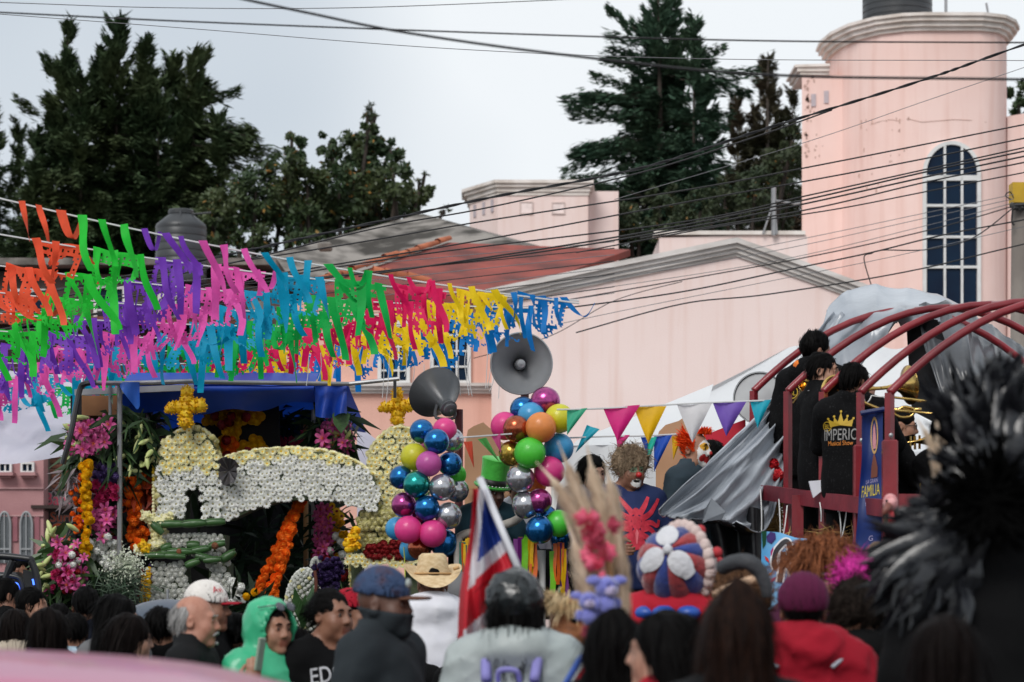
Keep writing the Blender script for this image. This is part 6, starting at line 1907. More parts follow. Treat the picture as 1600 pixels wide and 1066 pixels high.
def head_sdf(h, mouth_open=0.0, jaw=1.0, nose=1.0):
 d = ell(h, (0, .014, .034), (.076, .096, .09))
 d = smin(d, ell(h, (0, -.03, -.045), (.056 * jaw, .064, .074)), .05)
 for s_ in (-1, 1):
  d = smin(d, ell(h, (s_ * .04, -.056, -.032), (.027, .028, .03)), .03)
  d = smin(d, ell(h, (s_ * .046 * jaw, -.01, -.075), (.022, .04, .03)), .03)
 d = smin(d, ell(h, (0, -.076, -.1), (.024 * jaw, .02, .018)), .03)
 d = smin(d, cap(h, (-.034, -.08, .03), (.034, -.08, .03), .013), .022)
 for s_ in (-1, 1):
  d = smax(d, -ell(h, (s_ * .031, -.1, .009), (.017, .017, .012)), .018)
  d = smin(d, ell(h, (s_ * .031, -.079, .008), (.0165, .012, .0115)), .004)
 d = smin(d, cap(h, (0, -.09, .016), (0, -.108 - .006 * (nose - 1), -.024), .0085, .0115 * nose), .014)
 for s_ in (-1, 1):
  d = smin(d, ell(h, (s_ * .0125, -.097, -.029), (.009, .011, .008)), .008)
 if mouth_open > 0:
  d = smax(d, -ell(h, (0, -.1, -.066), (.026, .026, .012 * mouth_open)), .008)
  d = smin(d, cap(h, (-.021, -.089, -.054 + .004 * mouth_open), (.021, -.089, -.054 + .004 * mouth_open), .007), .007)
  d = smin(d, cap(h, (-.019, -.087, -.078 - .004 * mouth_open), (.019, -.087, -.078 - .004 * mouth_open), .008), .007)
 else:
  d = smin(d, cap(h, (-.02, -.088, -.058), (.02, -.088, -.058), .007), .008)
  d = smin(d, cap(h, (-.016, -.087, -.07), (.016, -.087, -.07), .0075), .008)
  d = smax(d, -cap(h, (-.022, -.1, -.0642), (.022, -.1, -.0642), .0045), .004)
 for s_ in (-1, 1):
  e = ell(h, (s_ * .081, .012, -.002), (.011, .02, .031))
  e = smax(e, -ell(h, (s_ * .09, .008, .0), (.008, .011, .018)), .006)
  d = smin(d, e, .008)
 return d
ARM0 = dict(e=(.245, .045, 1.1), w=(.25, -.05, .86))
def arm_pts(a, s_):
 a = a or ARM0
 sh = (s_ * .176, .012, 1.392)
 return sh, (s_ * a['e'][0], a['e'][1], a['e'][2]), (s_ * a['w'][0], a['w'][1], a['w'][2])
def torso_sdf(p, arms, fat=1.0, sh=1.0, grow=0.0, sleeve=1.0, legs=False):
 g = grow
 d = ell(p, (0, .0, 1.235), (.162 * fat * sh + g, .108 * fat + g, .2 + g))
 d = smin(d, cap(p, (-.135 * sh, .012, 1.388), (.135 * sh, .012, 1.388), .058 + g), .06)
 for s_ in (-1, 1):
  d = smin(d, cap(p, (s_ * .025, .026, 1.5), (s_ * .13 * sh, .016, 1.41), .045 + g * .6, .05 + g), .05)
 d = smin(d, ell(p, (0, -.004, 1.04), (.148 * fat + g, .104 * fat + g, .19 + g)), .08)
 d = smin(d, ell(p, (0, .006, .92), (.168 * fat + g, .118 * fat + g, .14 + g)), .08)
 for i, s_ in enumerate((-1, 1)):
  S_, E_, W_ = arm_pts(arms[i], s_)
  S_ = (S_[0] * sh, S_[1], S_[2])
  d = smin(d, cap(p, S_, E_, .056 * fat ** .5 + g, .043 + g), .045)
  if sleeve > 0:
   W2 = [E_[k] + (W_[k] - E_[k]) * sleeve for k in range(3)]
   d = smin(d, cap(p, E_, W2, .043 + g, .03 + g * 1.05), .02)
 return d
def body_sdf(p, arms, H, fat, sh, hk):
 d = torso_sdf(p, arms, fat, sh)
 d = smin(d, cap(p, (0, .02, 1.4), from_head((0, .012, -.06), H), .056, .052), .03)
 for s_ in (-1, 1):
  l = smin(cap(p, (s_ * .09, 0, .9), (s_ * .1, -.012, .49), .088 * fat ** .5, .056), cap(p, (s_ * .1, -.012, .49), (s_ * .105, .02, .09), .056, .038), .03)
  l = smin(l, cap(p, (s_ * .105, .03, .045), (s_ * .118, -.14, .03), .04, .03), .03)
  d = smin(d, l, .05)
 return smin(d, head_sdf(to_head(p, H), **hk), .028)
_HAND = {}
def hand_mesh(curl, side_, hold=False):
 """hand pointing down -Z from the wrist at the origin, palm facing -Y, thumb on the +X*side"""
 key = (round(curl, 2), side_, hold)
 if key in _HAND:
  return _HAND[key]
 xs = axis_pts((-.075, .075, .0055)); ys = axis_pts((-.11, .04, .0055)); zs = axis_pts((-.21, .03, .0055))
 p = gridp(xs, ys, zs)
 d = ell(p, (0, 0, -.05), (.041, .018, .052))
 d = smin(d, cap(p, (0, 0, .02), (0, 0, -.03), .028, .026), .02)
 for k, (fx, L) in enumerate(((-.03, .062), (-.0105, .074), (.0095, .07), (.0285, .054))):
  fx *= -side_ * -1
  a = np.array((fx, 0, -.088)); ang = curl
  pts = [a]
  for j, frac in enumerate((.45, .32, .25)):
   ang2 = ang * (j + .6)
   a = a + np.array((fx * .05, -math.sin(ang2), -math.cos(ang2))) * L * frac * 1.15
   pts.append(a)
  r = .0098 - .0008 * (k == 3)
  f = cap(p, pts[0], pts[1], r, r * .95)
  f = np.minimum(f, cap(p, pts[1], pts[2], r * .95, r * .88))
  f = np.minimum(f, cap(p, pts[2], pts[3], r * .88, r * .78))
  d = smin(d, f, .008)
 s_ = side_
 t0 = (s_ * .032, -.004, -.03); t1 = (s_ * .056, -.022 - .02 * curl, -.058); t2 = (s_ * (.056 - .022 * curl), -.034 - .032 * curl, -.088)
 d = smin(d, smin(cap(p, t0, t1, .014, .011), cap(p, t1, t2, .011, .0085), .005), .012)
 _HAND[key] = surfnet(d, xs, ys, zs)
 return _HAND[key]
def hand_rot(wrist, elbow, palm):
 """columns: hand X, Y, Z axes in figure space; -Z along the forearm unless a 'dir' is given"""
 z = -(np.asarray(wrist, float) - np.asarray(elbow, float)); z /= np.linalg.norm(z)
 y = -np.asarray(palm, float); y = y - z * (y @ z); y /= max(np.linalg.norm(y), 1e-6)
 x = np.cross(y, z)
 return np.stack([x, y, z], 1)
_BODY = {}
def body_mesh(arms, yaw, pitch, fat, sh, hk, fine, skinmats, roll=0.0):
 """one continuous body: returns mesh with slots skin, lips, (paint...)"""
 key = (repr(arms), round(yaw, 3), round(pitch, 3), round(roll, 3), fat, sh, repr(sorted(hk.items())), fine)
 if key in _BODY:
  return _BODY[key]
 H = head_rot(yaw, pitch, roll)
 ext = .36; y0, y1 = -.24, .22; ztop = 1.76
 for i, s_ in enumerate((-1, 1)):
  for q in arm_pts(arms[i], s_):
   ext = max(ext, abs(q[0]) + .1); y0 = min(y0, q[1] - .08); y1 = max(y1, q[1] + .08); ztop = max(ztop, q[2] + .08)
 f = fine
 xs = axis_pts((-ext, -.12, .026), (-.12, .12, f), (.12, ext, .026))
 ys = axis_pts((y0, -.15, .026), (-.15, .14, f), (.14, y1, .026))
 segs = [(-.03, .8, .05), (.8, 1.38, .028), (1.38, 1.74, f)]
 if ztop > 1.77: segs.append((1.74, ztop, .026))
 zs = axis_pts(*segs)
 d = body_sdf(gridp(xs, ys, zs), arms, H, fat, sh, hk)
 V, F_ = surfnet(d, xs, ys, zs)
 Vs, Fs = [V], [F_]
 off = len(V)
 for i, s_ in enumerate((-1, 1)):
  a = arms[i] or ARM0
  if a.get('nohand'): continue
  S_, E_, W_ = arm_pts(a, s_)
  hv, hf = hand_mesh(a.get('curl', .35), s_, False)
  dirv = np.asarray(a['dir'], float) * np.array((s_, 1, 1)) if 'dir' in a else None
  e = np.asarray(W_) - dirv if dirv is not None else E_
  pl = np.asarray(a.get('palm', (-1, -.2, 0)), float) * np.array((s_, 1, 1))
  Rm = hand_rot(W_, e, pl)
  Vs.append(hv @ Rm.T + np.asarray(W_)); Fs.append(hf + off); off += len(hv)
 V = np.concatenate(Vs); F_ = np.concatenate(Fs)
 C = V[F_].mean(1)
 h = to_head(C.astype(np.float32), H)
 mi = np.zeros(len(F_), np.int32)
 mo = hk.get('mouth_open', 0)
 lip = (np.abs(h[:, 0]) < .024) & (np.abs(h[:, 2] + .064) < .0145 + .008 * mo) & (h[:, 1] < -.075)
 mi[lip] = 1
 me = mesh_np('body', V, F_, skinmats[:2], mi, smooth=True)
 _BODY[key] = (me, h, mi)
 return _BODY[key]
def wrinkle(p, seed, amp):
 R_ = np.random.default_rng(seed)
 n = np.zeros(p.shape[:-1], np.float32)
 for k in range(9):
  w = R_.normal(0, 1, 3) * np.array([16, 16, 20]) ; ph = R_.uniform(0, 6)
  s_ = np.sin(p @ w.astype(np.float32) + ph)
  n += (1 - np.abs(s_)) ** 2.2
 for k in range(3):
  w = R_.normal(0, 1, 3) * 7; n += .8 * np.sin(p @ w.astype(np.float32) + R_.uniform(0, 6))
 return (n / 6 - .45) * amp
_TOP = {}
def top_mesh(arms, fat, sh, grow=.022, hem=.8, neck=1.53, hole=.062, sleeve=.93, amp=.012, hood=None, collar=0.0, vneck=0.0, seed=1, open_=False, st=.0145, H=None, sk=0):
 key = (repr(arms), fat, sh, grow, hem, neck, sleeve, amp, hood, collar, vneck, seed, st, repr(H), sk, hole)
 if key in _TOP:
  return _TOP[key]
 ext = .34; y0, y1 = -.24, .24; ztop = neck + .1
 for i, s_ in enumerate((-1, 1)):
  for q in arm_pts(arms[i], s_):
   ext = max(ext, abs(q[0]) + .12); y0 = min(y0, q[1] - .1); y1 = max(y1, q[1] + .1); ztop = max(ztop, q[2] + .1)
 if hood == 'up': ztop = 1.82; y1 = max(y1, .22)
 xs = axis_pts((-ext, ext, st)); ys = axis_pts((y0, y1, st)); zs = axis_pts((hem - .05, 1.05, st * 2), (1.05, ztop, st))
 p = gridp(xs, ys, zs)
 d = torso_sdf(p, arms, fat, sh, grow, sleeve)
 # loose hem: a skirt-like drop under the chest
 d = smin(d, cap(p * np.array([1, 1.45, 1], np.float32), (0, 0, hem + .05), (0, 0, 1.15), .165 * fat + grow, .15 * fat + grow), .06)
 d = d - wrinkle(p, seed, amp)
 d = smax(d, hem - p[..., 2], .01)
 if hood == 'down':
  hd = ell(p, (0, .09, 1.455), (.145, .085, .1))
  hd = smin(hd, cap(p, (-.105, .02, 1.48), (.105, .02, 1.48), .048), .04)
  d = smin(d, hd - wrinkle(p, seed + 5, amp), .03)
 zc = p[..., 2] - .3 * p[..., 1]           # the neckline dips to the front
 if hood != 'up':
  d = smax(d, zc - (neck + (.03 if collar else 0)), .012)
  if collar:
   d = smin(d, np.maximum(cap(p, (0, .018, 1.47), (0, .022, 1.48 + collar), .084) , p[..., 2] - (1.48 + collar)), .02)
  d = smax(d, -cap(p, (0, .015 - vneck * .3, 1.42), (0, .02, 1.66), hole, hole + .012), .012)
  if vneck:
   d = smax(d, -cap(p, (0, -.1, 1.46), (0, -.17, 1.46 - vneck), .055, .004), .01)
 else:
  h = to_head(p, H)
  hd = ell(h, (0, .03, .028), (.124, .15, .146))
  hd = smin(hd, cap(h, (0, .03, -.06), (0, .03, -.16), .11, .12), .05)
  hd = hd - wrinkle(p, seed + 3, amp)
  d = smin(d, hd, .03)
  d = smax(d, -smin(ell(h, (0, -.06, -.005), (.083, .13, .112)), ell(h, (0, .02, .02), (.098, .118, .118)), .02), .012)
  d = smax(d, -cap(p, (0, .015, 1.42), (0, .028, 1.56), .058, .06), .012)
 for i, s_ in enumerate((-1, 1)):
  S_, E_, W_ = arm_pts(arms[i], s_)
  if sleeve > .3:
   W2 = [E_[k] + (W_[k] - E_[k]) * sleeve for k in range(3)]
   dv = np.asarray(W_, np.float32) - np.asarray(E_, np.float32); dv /= np.linalg.norm(dv)
   near = sq(p - np.asarray(W2, np.float32)) - .11
   d = np.where(near < 0, smax(d, ((p - np.asarray(W2, np.float32)) @ dv), .006), d)
 V, F_ = surfnet(d, xs, ys, zs)
 me = mesh_np('top', V, F_, M_dark, smooth=True)
 _TOP[key] = (me, V, F_)
 return _TOP[key]
_TR = {}
def trousers(fat):
 if fat in _TR: return _TR[fat]
 xs = axis_pts((-.26, .26, .026)); ys = axis_pts((-.2, .2, .026)); zs = axis_pts((.0, 1.06, .035))
 p = gridp(xs, ys, zs)
 d = ell(p, (0, .004, .93), (.178 * fat, .125 * fat, .13))
 for s_ in (-1, 1):
  d = smin(d, cap(p, (s_ * .09, 0, .9), (s_ * .1, -.012, .49), .1 * fat ** .5, .074), .04)
  d = smin(d, cap(p, (s_ * .1, -.012, .49), (s_ * .105, .02, .07), .074, .066), .03)
 d = smax(smax(d, .06 - p[..., 2], .01), p[..., 2] - 1.02, .01)
 _TR[fat] = mesh_np('trousers', *surfnet(d - wrinkle(p, 3, .008), xs, ys, zs), M_dark, smooth=True)
 return _TR[fat]
_SH = []
def shoe():
 if not _SH:
  q = MB()
  sec = [(.075, .03, .0), (.06, .042, .085), (.0, .044, .08), (-.07, .046, .06), (-.14, .042, .045), (-.185, .02, .03)]
  vs_ = []
  for (y, w, h) in sec:
   for (a, b_) in ((-1, 0), (-1, .6), (-.5, 1), (.5, 1), (1, .6), (1, 0)):
    vs_.append((a * w, y, max(.006, b_ * max(h, .03)) if b_ else .0))
  f = [(i * 6 + j, i * 6 + (j + 1) % 6, (i + 1) * 6 + (j + 1) % 6, (i + 1) * 6 + j) for i in range(5) for j in range(6)]
  q.add(vs_, f + [tuple(range(6)), tuple(range(30, 36))])
  _SH.append(q.mesh('shoe', mat('dark_shoe', (.03, .028, .027), .5), smooth=True))
 return _SH[0]
_HR = {}
def hair_mesh(style, seed=1, length=.3):
 """hair in head space: an implicit mass plus strand ribbons combed over it"""
 key = (style, seed, round(length, 2))
 if key in _HR: return _HR[key]
 st = .0115
 zlo = -.16 if style not in ('long', 'bangs', 'halfup', 'under') else -.12 - length
 xs = axis_pts((-.17, .17, st)); ys = axis_pts((-.16, .22, st)); zs = axis_pts((zlo - .04, -.13, st * 2), (-.13, .2, st)) if zlo < -.14 else axis_pts((zlo, .2, st))
 p = gridp(xs, ys, zs)
 face = ell(p, (0, -.115, -.035), (.066, .085, .1))
 base = ell(p, (0, .018, .04), (.0845, .103, .096))
 if style == 'short':
  d = smax(base, -face, .02)
  d = smax(d, -(p[..., 2] + .055 - .6 * p[..., 1] * 0), .02)
  d = smax(d, -ell(p, (0, -.05, -.09), (.12, .1, .09)), .02)
 elif style == 'fade':
  d = ell(p, (0, .012, .055), (.082, .1, .088))
  d = smax(d, -(p[..., 2] - .0 + .25 * p[..., 1]), .02)
  d = smax(d, -ell(p, (0, -.125, -.02), (.07, .075, .075)), .02)
 elif style == 'balding':
  d = ell(p, (0, .026, .02), (.084, .095, .08))
  d = smax(d, p[..., 2] - .055 - .62 * p[..., 1], .015)
  d = smax(d, -ell(p, (0, -.06, -.03), (.12, .095, .14)), .015)
  d = smax(d, -(p[..., 2] + .075), .01)
 elif style == 'tall':
  d = smin(base, ell(p, (0, .005, .085), (.072, .085, .062)), .03)
  d = smax(d, -face, .02); d = smax(d, -(p[..., 2] + .07), .02)
 elif style in ('long', 'bangs', 'halfup', 'under'):
  d = ell(p, (0, .022, .04), (.096, .112, .104)) if style != 'under' else ell(p, (0, .02, .035), (.084, .1, .096))
  if style == 'bangs': face = ell(p, (0, -.125, -.05), (.062, .085, .085))
  back = ell(p, (0, .07, -.12 - length * .35), (.112, .065, .16 + length * .62))
  d = smin(d, back, .05)
  for s_ in (-1, 1):
   d = smin(d, cap(p, (s_ * .078, .02, 0), (s_ * .088, .015, -.1 - length * .5), .03, .022), .03)
  d = smax(d, -face, .02)
  d = smax(d, -cap(p, (0, -.02, -.13), (0, -.1, -.4), .075, .12), .03)
 elif style == 'bun':
  d = ell(p, (0, .022, .038), (.086, .104, .096))
  d = smin(d, ell(p, (0, .115, .02), (.042, .04, .042)), .02)
  d = smax(d, -ell(p, (0, -.125, -.045), (.075, .09, .105)), .02)
  d = smax(d, -(p[..., 2] + .07 - .0 * p[..., 1]), .03)
  d = smax(d, -ell(p, (0, -.03, -.09), (.12, .07, .085)), .02)
 elif style == 'tail':
  d = ell(p, (0, .02, .036), (.084, .102, .094))
  d = smin(d, cap(p, (0, .11, .03), (0, .135, -.13), .03, .022), .03)
  d = smax(d, -ell(p, (0, -.125, -.045), (.07, .09, .11)), .02)
  d = smax(d, -ell(p, (0, -.035, -.09), (.12, .085, .09)), .02)
 elif style == 'curly':
  d = ell(p, (0, .015, .055), (.12, .118, .105))
  d = smin(d, ell(p, (0, .0, .11), (.085, .08, .06)), .03)
  d = smax(d, -ell(p, (0, -.14, -.05), (.07, .09, .095)), .02)
  d = smax(d, -(p[..., 2] + .055), .03)
 n1 = np.sin(p[..., 0] * 150 + 2.5 * np.sin(p[..., 2] * 18) + seed) * .0022 + np.sin(p[..., 0] * 61 + p[..., 1] * 70 + p[..., 2] * 9 + seed * 2) * .004
 d = d - (n1 if style != 'curly' else n1 * 1.6)
 V, F_ = surfnet(d, xs, ys, zs)
 # strand ribbons
 R_ = np.random.default_rng(seed)
 fn = np.cross(V[F_[:, 1]] - V[F_[:, 0]], V[F_[:, 2]] - V[F_[:, 0]])
 fn = unit(fn); fc = V[F_].mean(1)
 nstr = {'short': 620, 'fade': 300, 'balding': 420, 'tall': 520, 'curly': 700}.get(style, 700)
 pick = R_.integers(0, len(F_), nstr)
 vs_, fs_ = [], []
 for i in pick:
  c, nn = fc[i], fn[i]
  if style == 'fade' and c[2] > .02: continue
  if c[1] < -.055 and style in ('bun', 'tail', 'long', 'halfup') or style == 'under': continue
  if style == 'curly':
   t = R_.normal(0, 1, 3); L = R_.uniform(.03, .075); lift = R_.uniform(.15, .8)
  elif style == 'tall':
   t = np.array([R_.normal(0, .3), .15, .9]) + nn * .6; L = R_.uniform(.015, .035); lift = .4
  elif style in ('bun', 'tail'):
   t = np.array([-c[0] * .6, 1.0, .1 - c[2] * 1.5]); L = R_.uniform(.04, .09); lift = R_.uniform(0, .03)
  else:
   t = np.array([c[0] * 1.2 + R_.normal(0, .12), .3 + .4 * c[1], -1.0]) if style not in ('short', 'fade') else np.array([R_.normal(0, .25), .5 if c[2] > .06 else .25, -.7 if c[2] < .09 else -.2])
   L = R_.uniform(.03, .06) if style in ('short', 'fade', 'balding') else R_.uniform(.06, .14); lift = R_.uniform(.02, .14) if R_.random() < .8 else R_.uniform(.2, .6)
  t = t - nn * (t @ nn); t = t / max(np.linalg.norm(t), 1e-6)
  s_ = np.cross(nn, t) * R_.uniform(.0016, .0042)
  k0 = len(vs_)
  for j in range(4):
   f_ = j / 3
   if style == 'curly':
    q = c + t * L * f_ + nn * (.002 + lift * L * f_) + np.cross(nn, t) * math.sin(f_ * 4) * L * .3
   else:
    q = c + t * L * f_ + nn * (.003 + lift * L * f_ * (1 - .5 * f_)) + np.array([0, 0, -.35 * L * f_ * f_ * (style not in ('tall',))])
   w = s_ * (1 - .75 * f_)
   vs_ += [q - w, q + w]
  for j in range(3):
   fs_.append((k0 + 2 * j, k0 + 2 * j + 1, k0 + 2 * j + 3, k0 + 2 * j + 2))
 if not vs_: vs_, fs_ = [V[0]] * 4, [(0, 1, 3, 2)]
 V2 = np.concatenate([V, np.array(vs_)]); F2 = np.concatenate([F_, np.array(fs_) + len(V)])
 me = mesh_np('hair', V2, F2, M_dark, smooth=True)
 _HR[key] = me
 return me
def hmat(name, c, c2=None, rough=.6):
 return mat('hair_' + name, c, rough, c2 or [q * .5 for q in c], 14, stretch=(6, 6, .6), bump=.5, bscale=60, spec=.07, bdist=.004)
H_black = hmat('black', (.0035, .003, .003), (.002, .0016, .0016))
H_dbrown = hmat('dark_brown', (.007, .0042, .0036))
H_brown = hmat('warm_brown', (.022, .0095, .006), (.006, .003, .0025))
H_grey = hmat('grey', (.36, .35, .34), (.2, .195, .19), .6)
H_blond = hmat('ash_blond_wig', srgb(160, 140, 116), srgb(104, 86, 68), .7)
H_orange = hmat('orange_wig', srgb(250, 92, 40), srgb(214, 60, 20), .6)
H_fox = hmat('ginger_wig', srgb(150, 92, 60), srgb(90, 54, 38), .6)
H_hotpink = hmat('pink_wig', srgb(214, 60, 160), srgb(150, 30, 110), .5)
SKIN = {}
def skin(nm, c):
 if nm not in SKIN:
  SKIN[nm] = (mat('skin_' + nm, c, .5, (c[0] * .82, c[1] * .72, c[2] * .68), 22, bump=.08, bscale=160, spec=.4, bdist=.003), mat('lips_' + nm, (c[0] * .72, c[1] * .48, c[2] * .46), .4))
 return SKIN[nm]
SK_T = skin('tan', (.36, .19, .125)); SK_B = skin('brown', (.24, .115, .072)); SK_L = skin('light', (.5, .29, .21)); SK_D = skin('deep', (.12, .06, .042))
M_eye = mat('eye_white', (.62, .6, .57), .25); M_iris = mat('dark_iris', (.012, .008, .006), .15)
q = MB(); q.sphere((0, 0, 0), .0125, 12, 8, rot=Matrix.Rotation(math.pi / 2, 3, 'X'))
EYEM = q.mesh('eye', [M_eye, M_iris], smooth='all')
for pgn in EYEM.polygons:
 if pgn.center.y < -.0095: pgn.material_index = 1
q = MB(); q.tube([(-.019, 0, -.002), (-.008, -.004, .003), (.006, -.004, .004), (.018, .002, -.001)], [.0025, .0042, .004, .002], 5)
BROWM = q.mesh('eyebrow', H_black, smooth='all')
M_trou = mat('dark_denim', (.03, .036, .05), .85, (.02, .025, .036), 8, bump=.2, bscale=200)
def cloth(nm, c, c2=None, rough=.85, bump=.25, sheen=.0, spec=.25):
 return mat('cloth_' + nm, c, rough, c2 or [q * .78 for q in c], 5, bump=bump, bscale=150, sheen=sheen, spec=spec, bdist=.004)
C_black = cloth('black', (.004, .004, .0045), sheen=0, spec=.12); C_navy = cloth('navy', (.006, .009, .02), sheen=0, spec=.15); C_char = cloth('charcoal', (.01, .0105, .0115), sheen=0, spec=.15); C_beige = cloth('beige', (.45, .38, .3)); C_white = cloth('white', (.74, .74, .78), (.66, .66, .72))
C_gray = cloth('grey', (.14, .14, .145)); C_lblue = cloth('light_blue', (.42, .55, .66)); C_slate = cloth('slate', (.026, .033, .038), (.018, .023, .027), sheen=0, spec=.2); C_red = cloth('red', (.33, .006, .02), (.24, .004, .014)); C_pearl = cloth('pearl', (.4, .44, .43), (.28, .32, .32), .4)
C_green = mat('green_raincoat', srgb(78, 200, 150), .32, srgb(54, 170, 124), 3, bump=.2, bscale=12, trans=.2, spec=.5)
C_teal = cloth('dark_teal', (.008, .032, .046)); C_denim = cloth('denim_jacket', (.04, .062, .08)); C_lilac = cloth('lilac', srgb(140, 136, 196)); C_maroon = cloth('maroon_knit', (.1, .008, .045), (.07, .005, .03), bump=.5)
C_purpg = cloth('purple_grey', (.3, .28, .33))
def person(label, px, py, Y, yaw, hyaw=0.0, pitch=0.0, roll=0.0, hair=('short', 1, .3), hm=None, sk=SK_T, top=None, topm=None, arms=(None, None), fat=1.0, sh=1.0, z0=0.0, hk=None, face=False, fine=None,
           paint=(), scale=None, group=None, trous=None, browm=None):
 """px, py: crown of the head in the photo; yaw: 0 faces the camera, 90 faces right, 180 shows the back"""
 if fine is None: fine = .0088 if face else .0125
 hk = hk or {}
 top = dict(top or {})
 crown = P(px, py, Y)
 s_ = scale or (crown.z - z0) / 1.712
 ya = RAD(yaw)
 H = head_rot(RAD(hyaw), RAD(pitch), RAD(roll))
 ct = from_head((0, .014, .125), H)
 base = Vector((crown.x, Y, crown.z)) - Matrix.Rotation(ya, 3, 'Z') @ Vector([float(q) for q in ct]) * s_
 base.z = crown.z - float(ct[2]) * s_
 if abs(base.z - z0) < .12: base.z = base.z
 t = thing('person', label, 'person', base, group, ya, s_)
 me, hc, mi0 = body_mesh(arms, RAD(hyaw), RAD(pitch), fat, sh, hk, fine, SK_T, RAD(roll))
 if paint:
  me = me.copy()
  mi = mi0.copy()
  while len(me.materials) > 2: me.materials.pop()
  for k, (c, r, m_) in enumerate(paint):
   if m_ == 'lip': idx = 1
   else:
    if m_.name not in me.materials: me.materials.append(m_)
    idx = list(me.materials).index(m_)
   e = (((hc - np.array(c)) / np.array(r)) ** 2).sum(1) < 1
   mi[e] = idx
  me.polygons.foreach_set('material_index', mi)
 body = link('body', me, t, mats=list(sk))
 HM = Matrix([[float(x) for x in row] for row in H])
 hpos = Vector([float(q) for q in from_head((0, 0, 0), H)])
 if face:
  for sx in (-1, 1):
   link('eye', EYEM, t, hpos + HM @ Vector((sx * .031, -.0782, .0085)), HM.to_euler())
   link('eyebrow', BROWM, t, hpos + HM @ Vector((sx * .032, -.0925, .031)), HM.to_euler(), (sx * 1.0, 1, 1), browm or hm or H_black)
 if hair:
  link('hair', hair_mesh(*hair), t, hpos, HM.to_euler(), mats=hm or H_black)
 tk = dict(seed=1); tk.update(top)
 tmn = tk.pop('name', 'jacket')
 tme, tV, tF = top_mesh(arms, fat, sh, H=H if tk.get('hood') == 'up' else None, **tk)
 to = link(tmn, tme, t, mats=topm or C_black)
 link('trousers', trousers(fat), t, mats=trous or M_trou)
 for sx in (-1, 1):
  link('shoe', shoe(), t, (sx * .11, 0, 0))
 t['_'] = 0; del t['_']
 return dict(t=t, H=HM, hp=hpos, top=to, V=tV, F=tF, s=s_, topm=tme, m=WM[t.name])
def headpart(pr, name, mb, m, smooth='all'):
 """mesh given in head space, as a child of the person"""
 me = mb.mesh(name, m, smooth)
 return link(name, me, pr['t'], pr['hp'], pr['H'].to_euler())
def headsdf(pr, name, fn, box, st, m, key=None):
 (x0, x1), (y0, y1), (z0, z1) = box
 xs, ys, zs = axis_pts((x0, x1, st)), axis_pts((y0, y1, st)), axis_pts((z0, z1, st))
 V, F_ = surfnet(fn(gridp(xs, ys, zs)), xs, ys, zs)
 return link(name, mesh_np(name, V, F_, m, smooth=True), pr['t'], pr['hp'], pr['H'].to_euler())
def decal(pr, name, pts, faces, m, front=True, off=.005, tgt=None):
 """flat (x, z) artwork in figure space laid on the chest or the back of the top"""
 bv = BVHTree.FromPolygons([Vector(v) for v in pr['V']], [tuple(f) for f in pr['F']])
 vs_ = []
 dy = 1 if front else -1
 for (x, z) in pts:
  hit = bv.ray_cast(Vector((x, -1.2 * dy, z)), Vector((0, dy, 0)))
  y = hit[0].y if hit[0] is not None else -.1 * dy
  vs_.append((x, y - off * dy, z))
 q = MB(); q.add(vs_, faces)
 return link(name, q.mesh(name, m, recalc=False), pr['t'])
def text_on(pr, name, txt, cx, cz, w, h, m, front=True, slant=0.0, off=.005, shear=0.0):
 v, f = text_mesh(txt)
 xs = [a for a, _ in v]; ys = [c for _, c in v]
 W, Hh = max(xs) - min(xs), max(ys) - min(ys)
 sg = 1 if front else -1
 pts = [(cx + sg * ((x - min(xs)) / W - .5) * w + 0, cz + ((y - min(ys)) / Hh - .5) * h + slant * ((x - min(xs)) / W - .5)) for x, y in v]
 return decal(pr, name, pts, f, m, front, off)
def cap_hat(pr, m, mb_=None, brim=True, crown=(.09, .112, .1), zcut=.035, name='cap', bl=.085, tilt=0):
 def dome(p):
  d = ell(p, (0, .016, .046), crown)
  d = smax(d, -(p[..., 2] - zcut - .12 * (p[..., 1])), .008)
  return smax(d, -ell(p, (0, .016, .04), (crown[0] - .008, crown[1] - .008, crown[2] - .008)), .003)
 headsdf(pr, name, dome, ((-.12, .12), (-.13, .15), (-.02, .17)), .0085, m)
 if brim:
  def br(p):
   q = p.copy(); q[..., 2] = q[..., 2] - (.03 - 1.6 * p[..., 0] ** 2)
   d = ell(q, (0, -.085, 0), (.078, bl + .02, .007))
   return smax(d, (p[..., 1] + .075), .01)
  headsdf(pr, 'brim', br, ((-.1, .1), (-.22, -.04), (-.03, .06)), .007, mb_ or m)
# ------------------------------------------------------------------ crowd in front of the flower float
def L(**k): return k
GW = 'crowd watching before the flower float'
person('long dark haired person in a beige top at the bottom left corner', 24, 956, 13.5, 190, hair=('long', 1, .12), hm=H_dbrown, topm=C_beige, top=L(hood='down', seed=2), group=GW)
person('person with long wine dark hair covering the shoulders, beside the beige top', 76, 956, 11.6, 172, hair=('long', 2, .34), hm=H_dbrown, top=L(seed=3), sh=.92, group=GW)
pr = person('short haired person with a light blue collar, third from the left edge', 116, 960, 13.8, 165, hyaw=38, hair=('short', 2, .3), topm=C_navy, group=GW)
b = MB(); b.lathe([(.085, 0), (.098, .01), (.082, .055), (.072, .05)], 20, (0, .018, 1.435), (0, -.25, 1)); link('collar', b.mesh('collar', C_lblue, smooth='all'), pr['t'])
person('small dark haired person looking right at the far left edge', 8, 905, 17.5, 120, hair=('short', 1, .3), sk=SK_B, topm=C_black, group=GW)
person('child in a white shirt beside the dark buggy', 48, 920, 17, 150, hyaw=-60, hair=('short', 3, .3), topm=C_white, top=L(seed=4, sleeve=.3), fat=.92, group=GW)
person('person with plain dark hair low between the white shirt and the navy jacket', 92, 945, 15.6, 178, hair=('short', 4, .3), topm=C_char, group=GW)
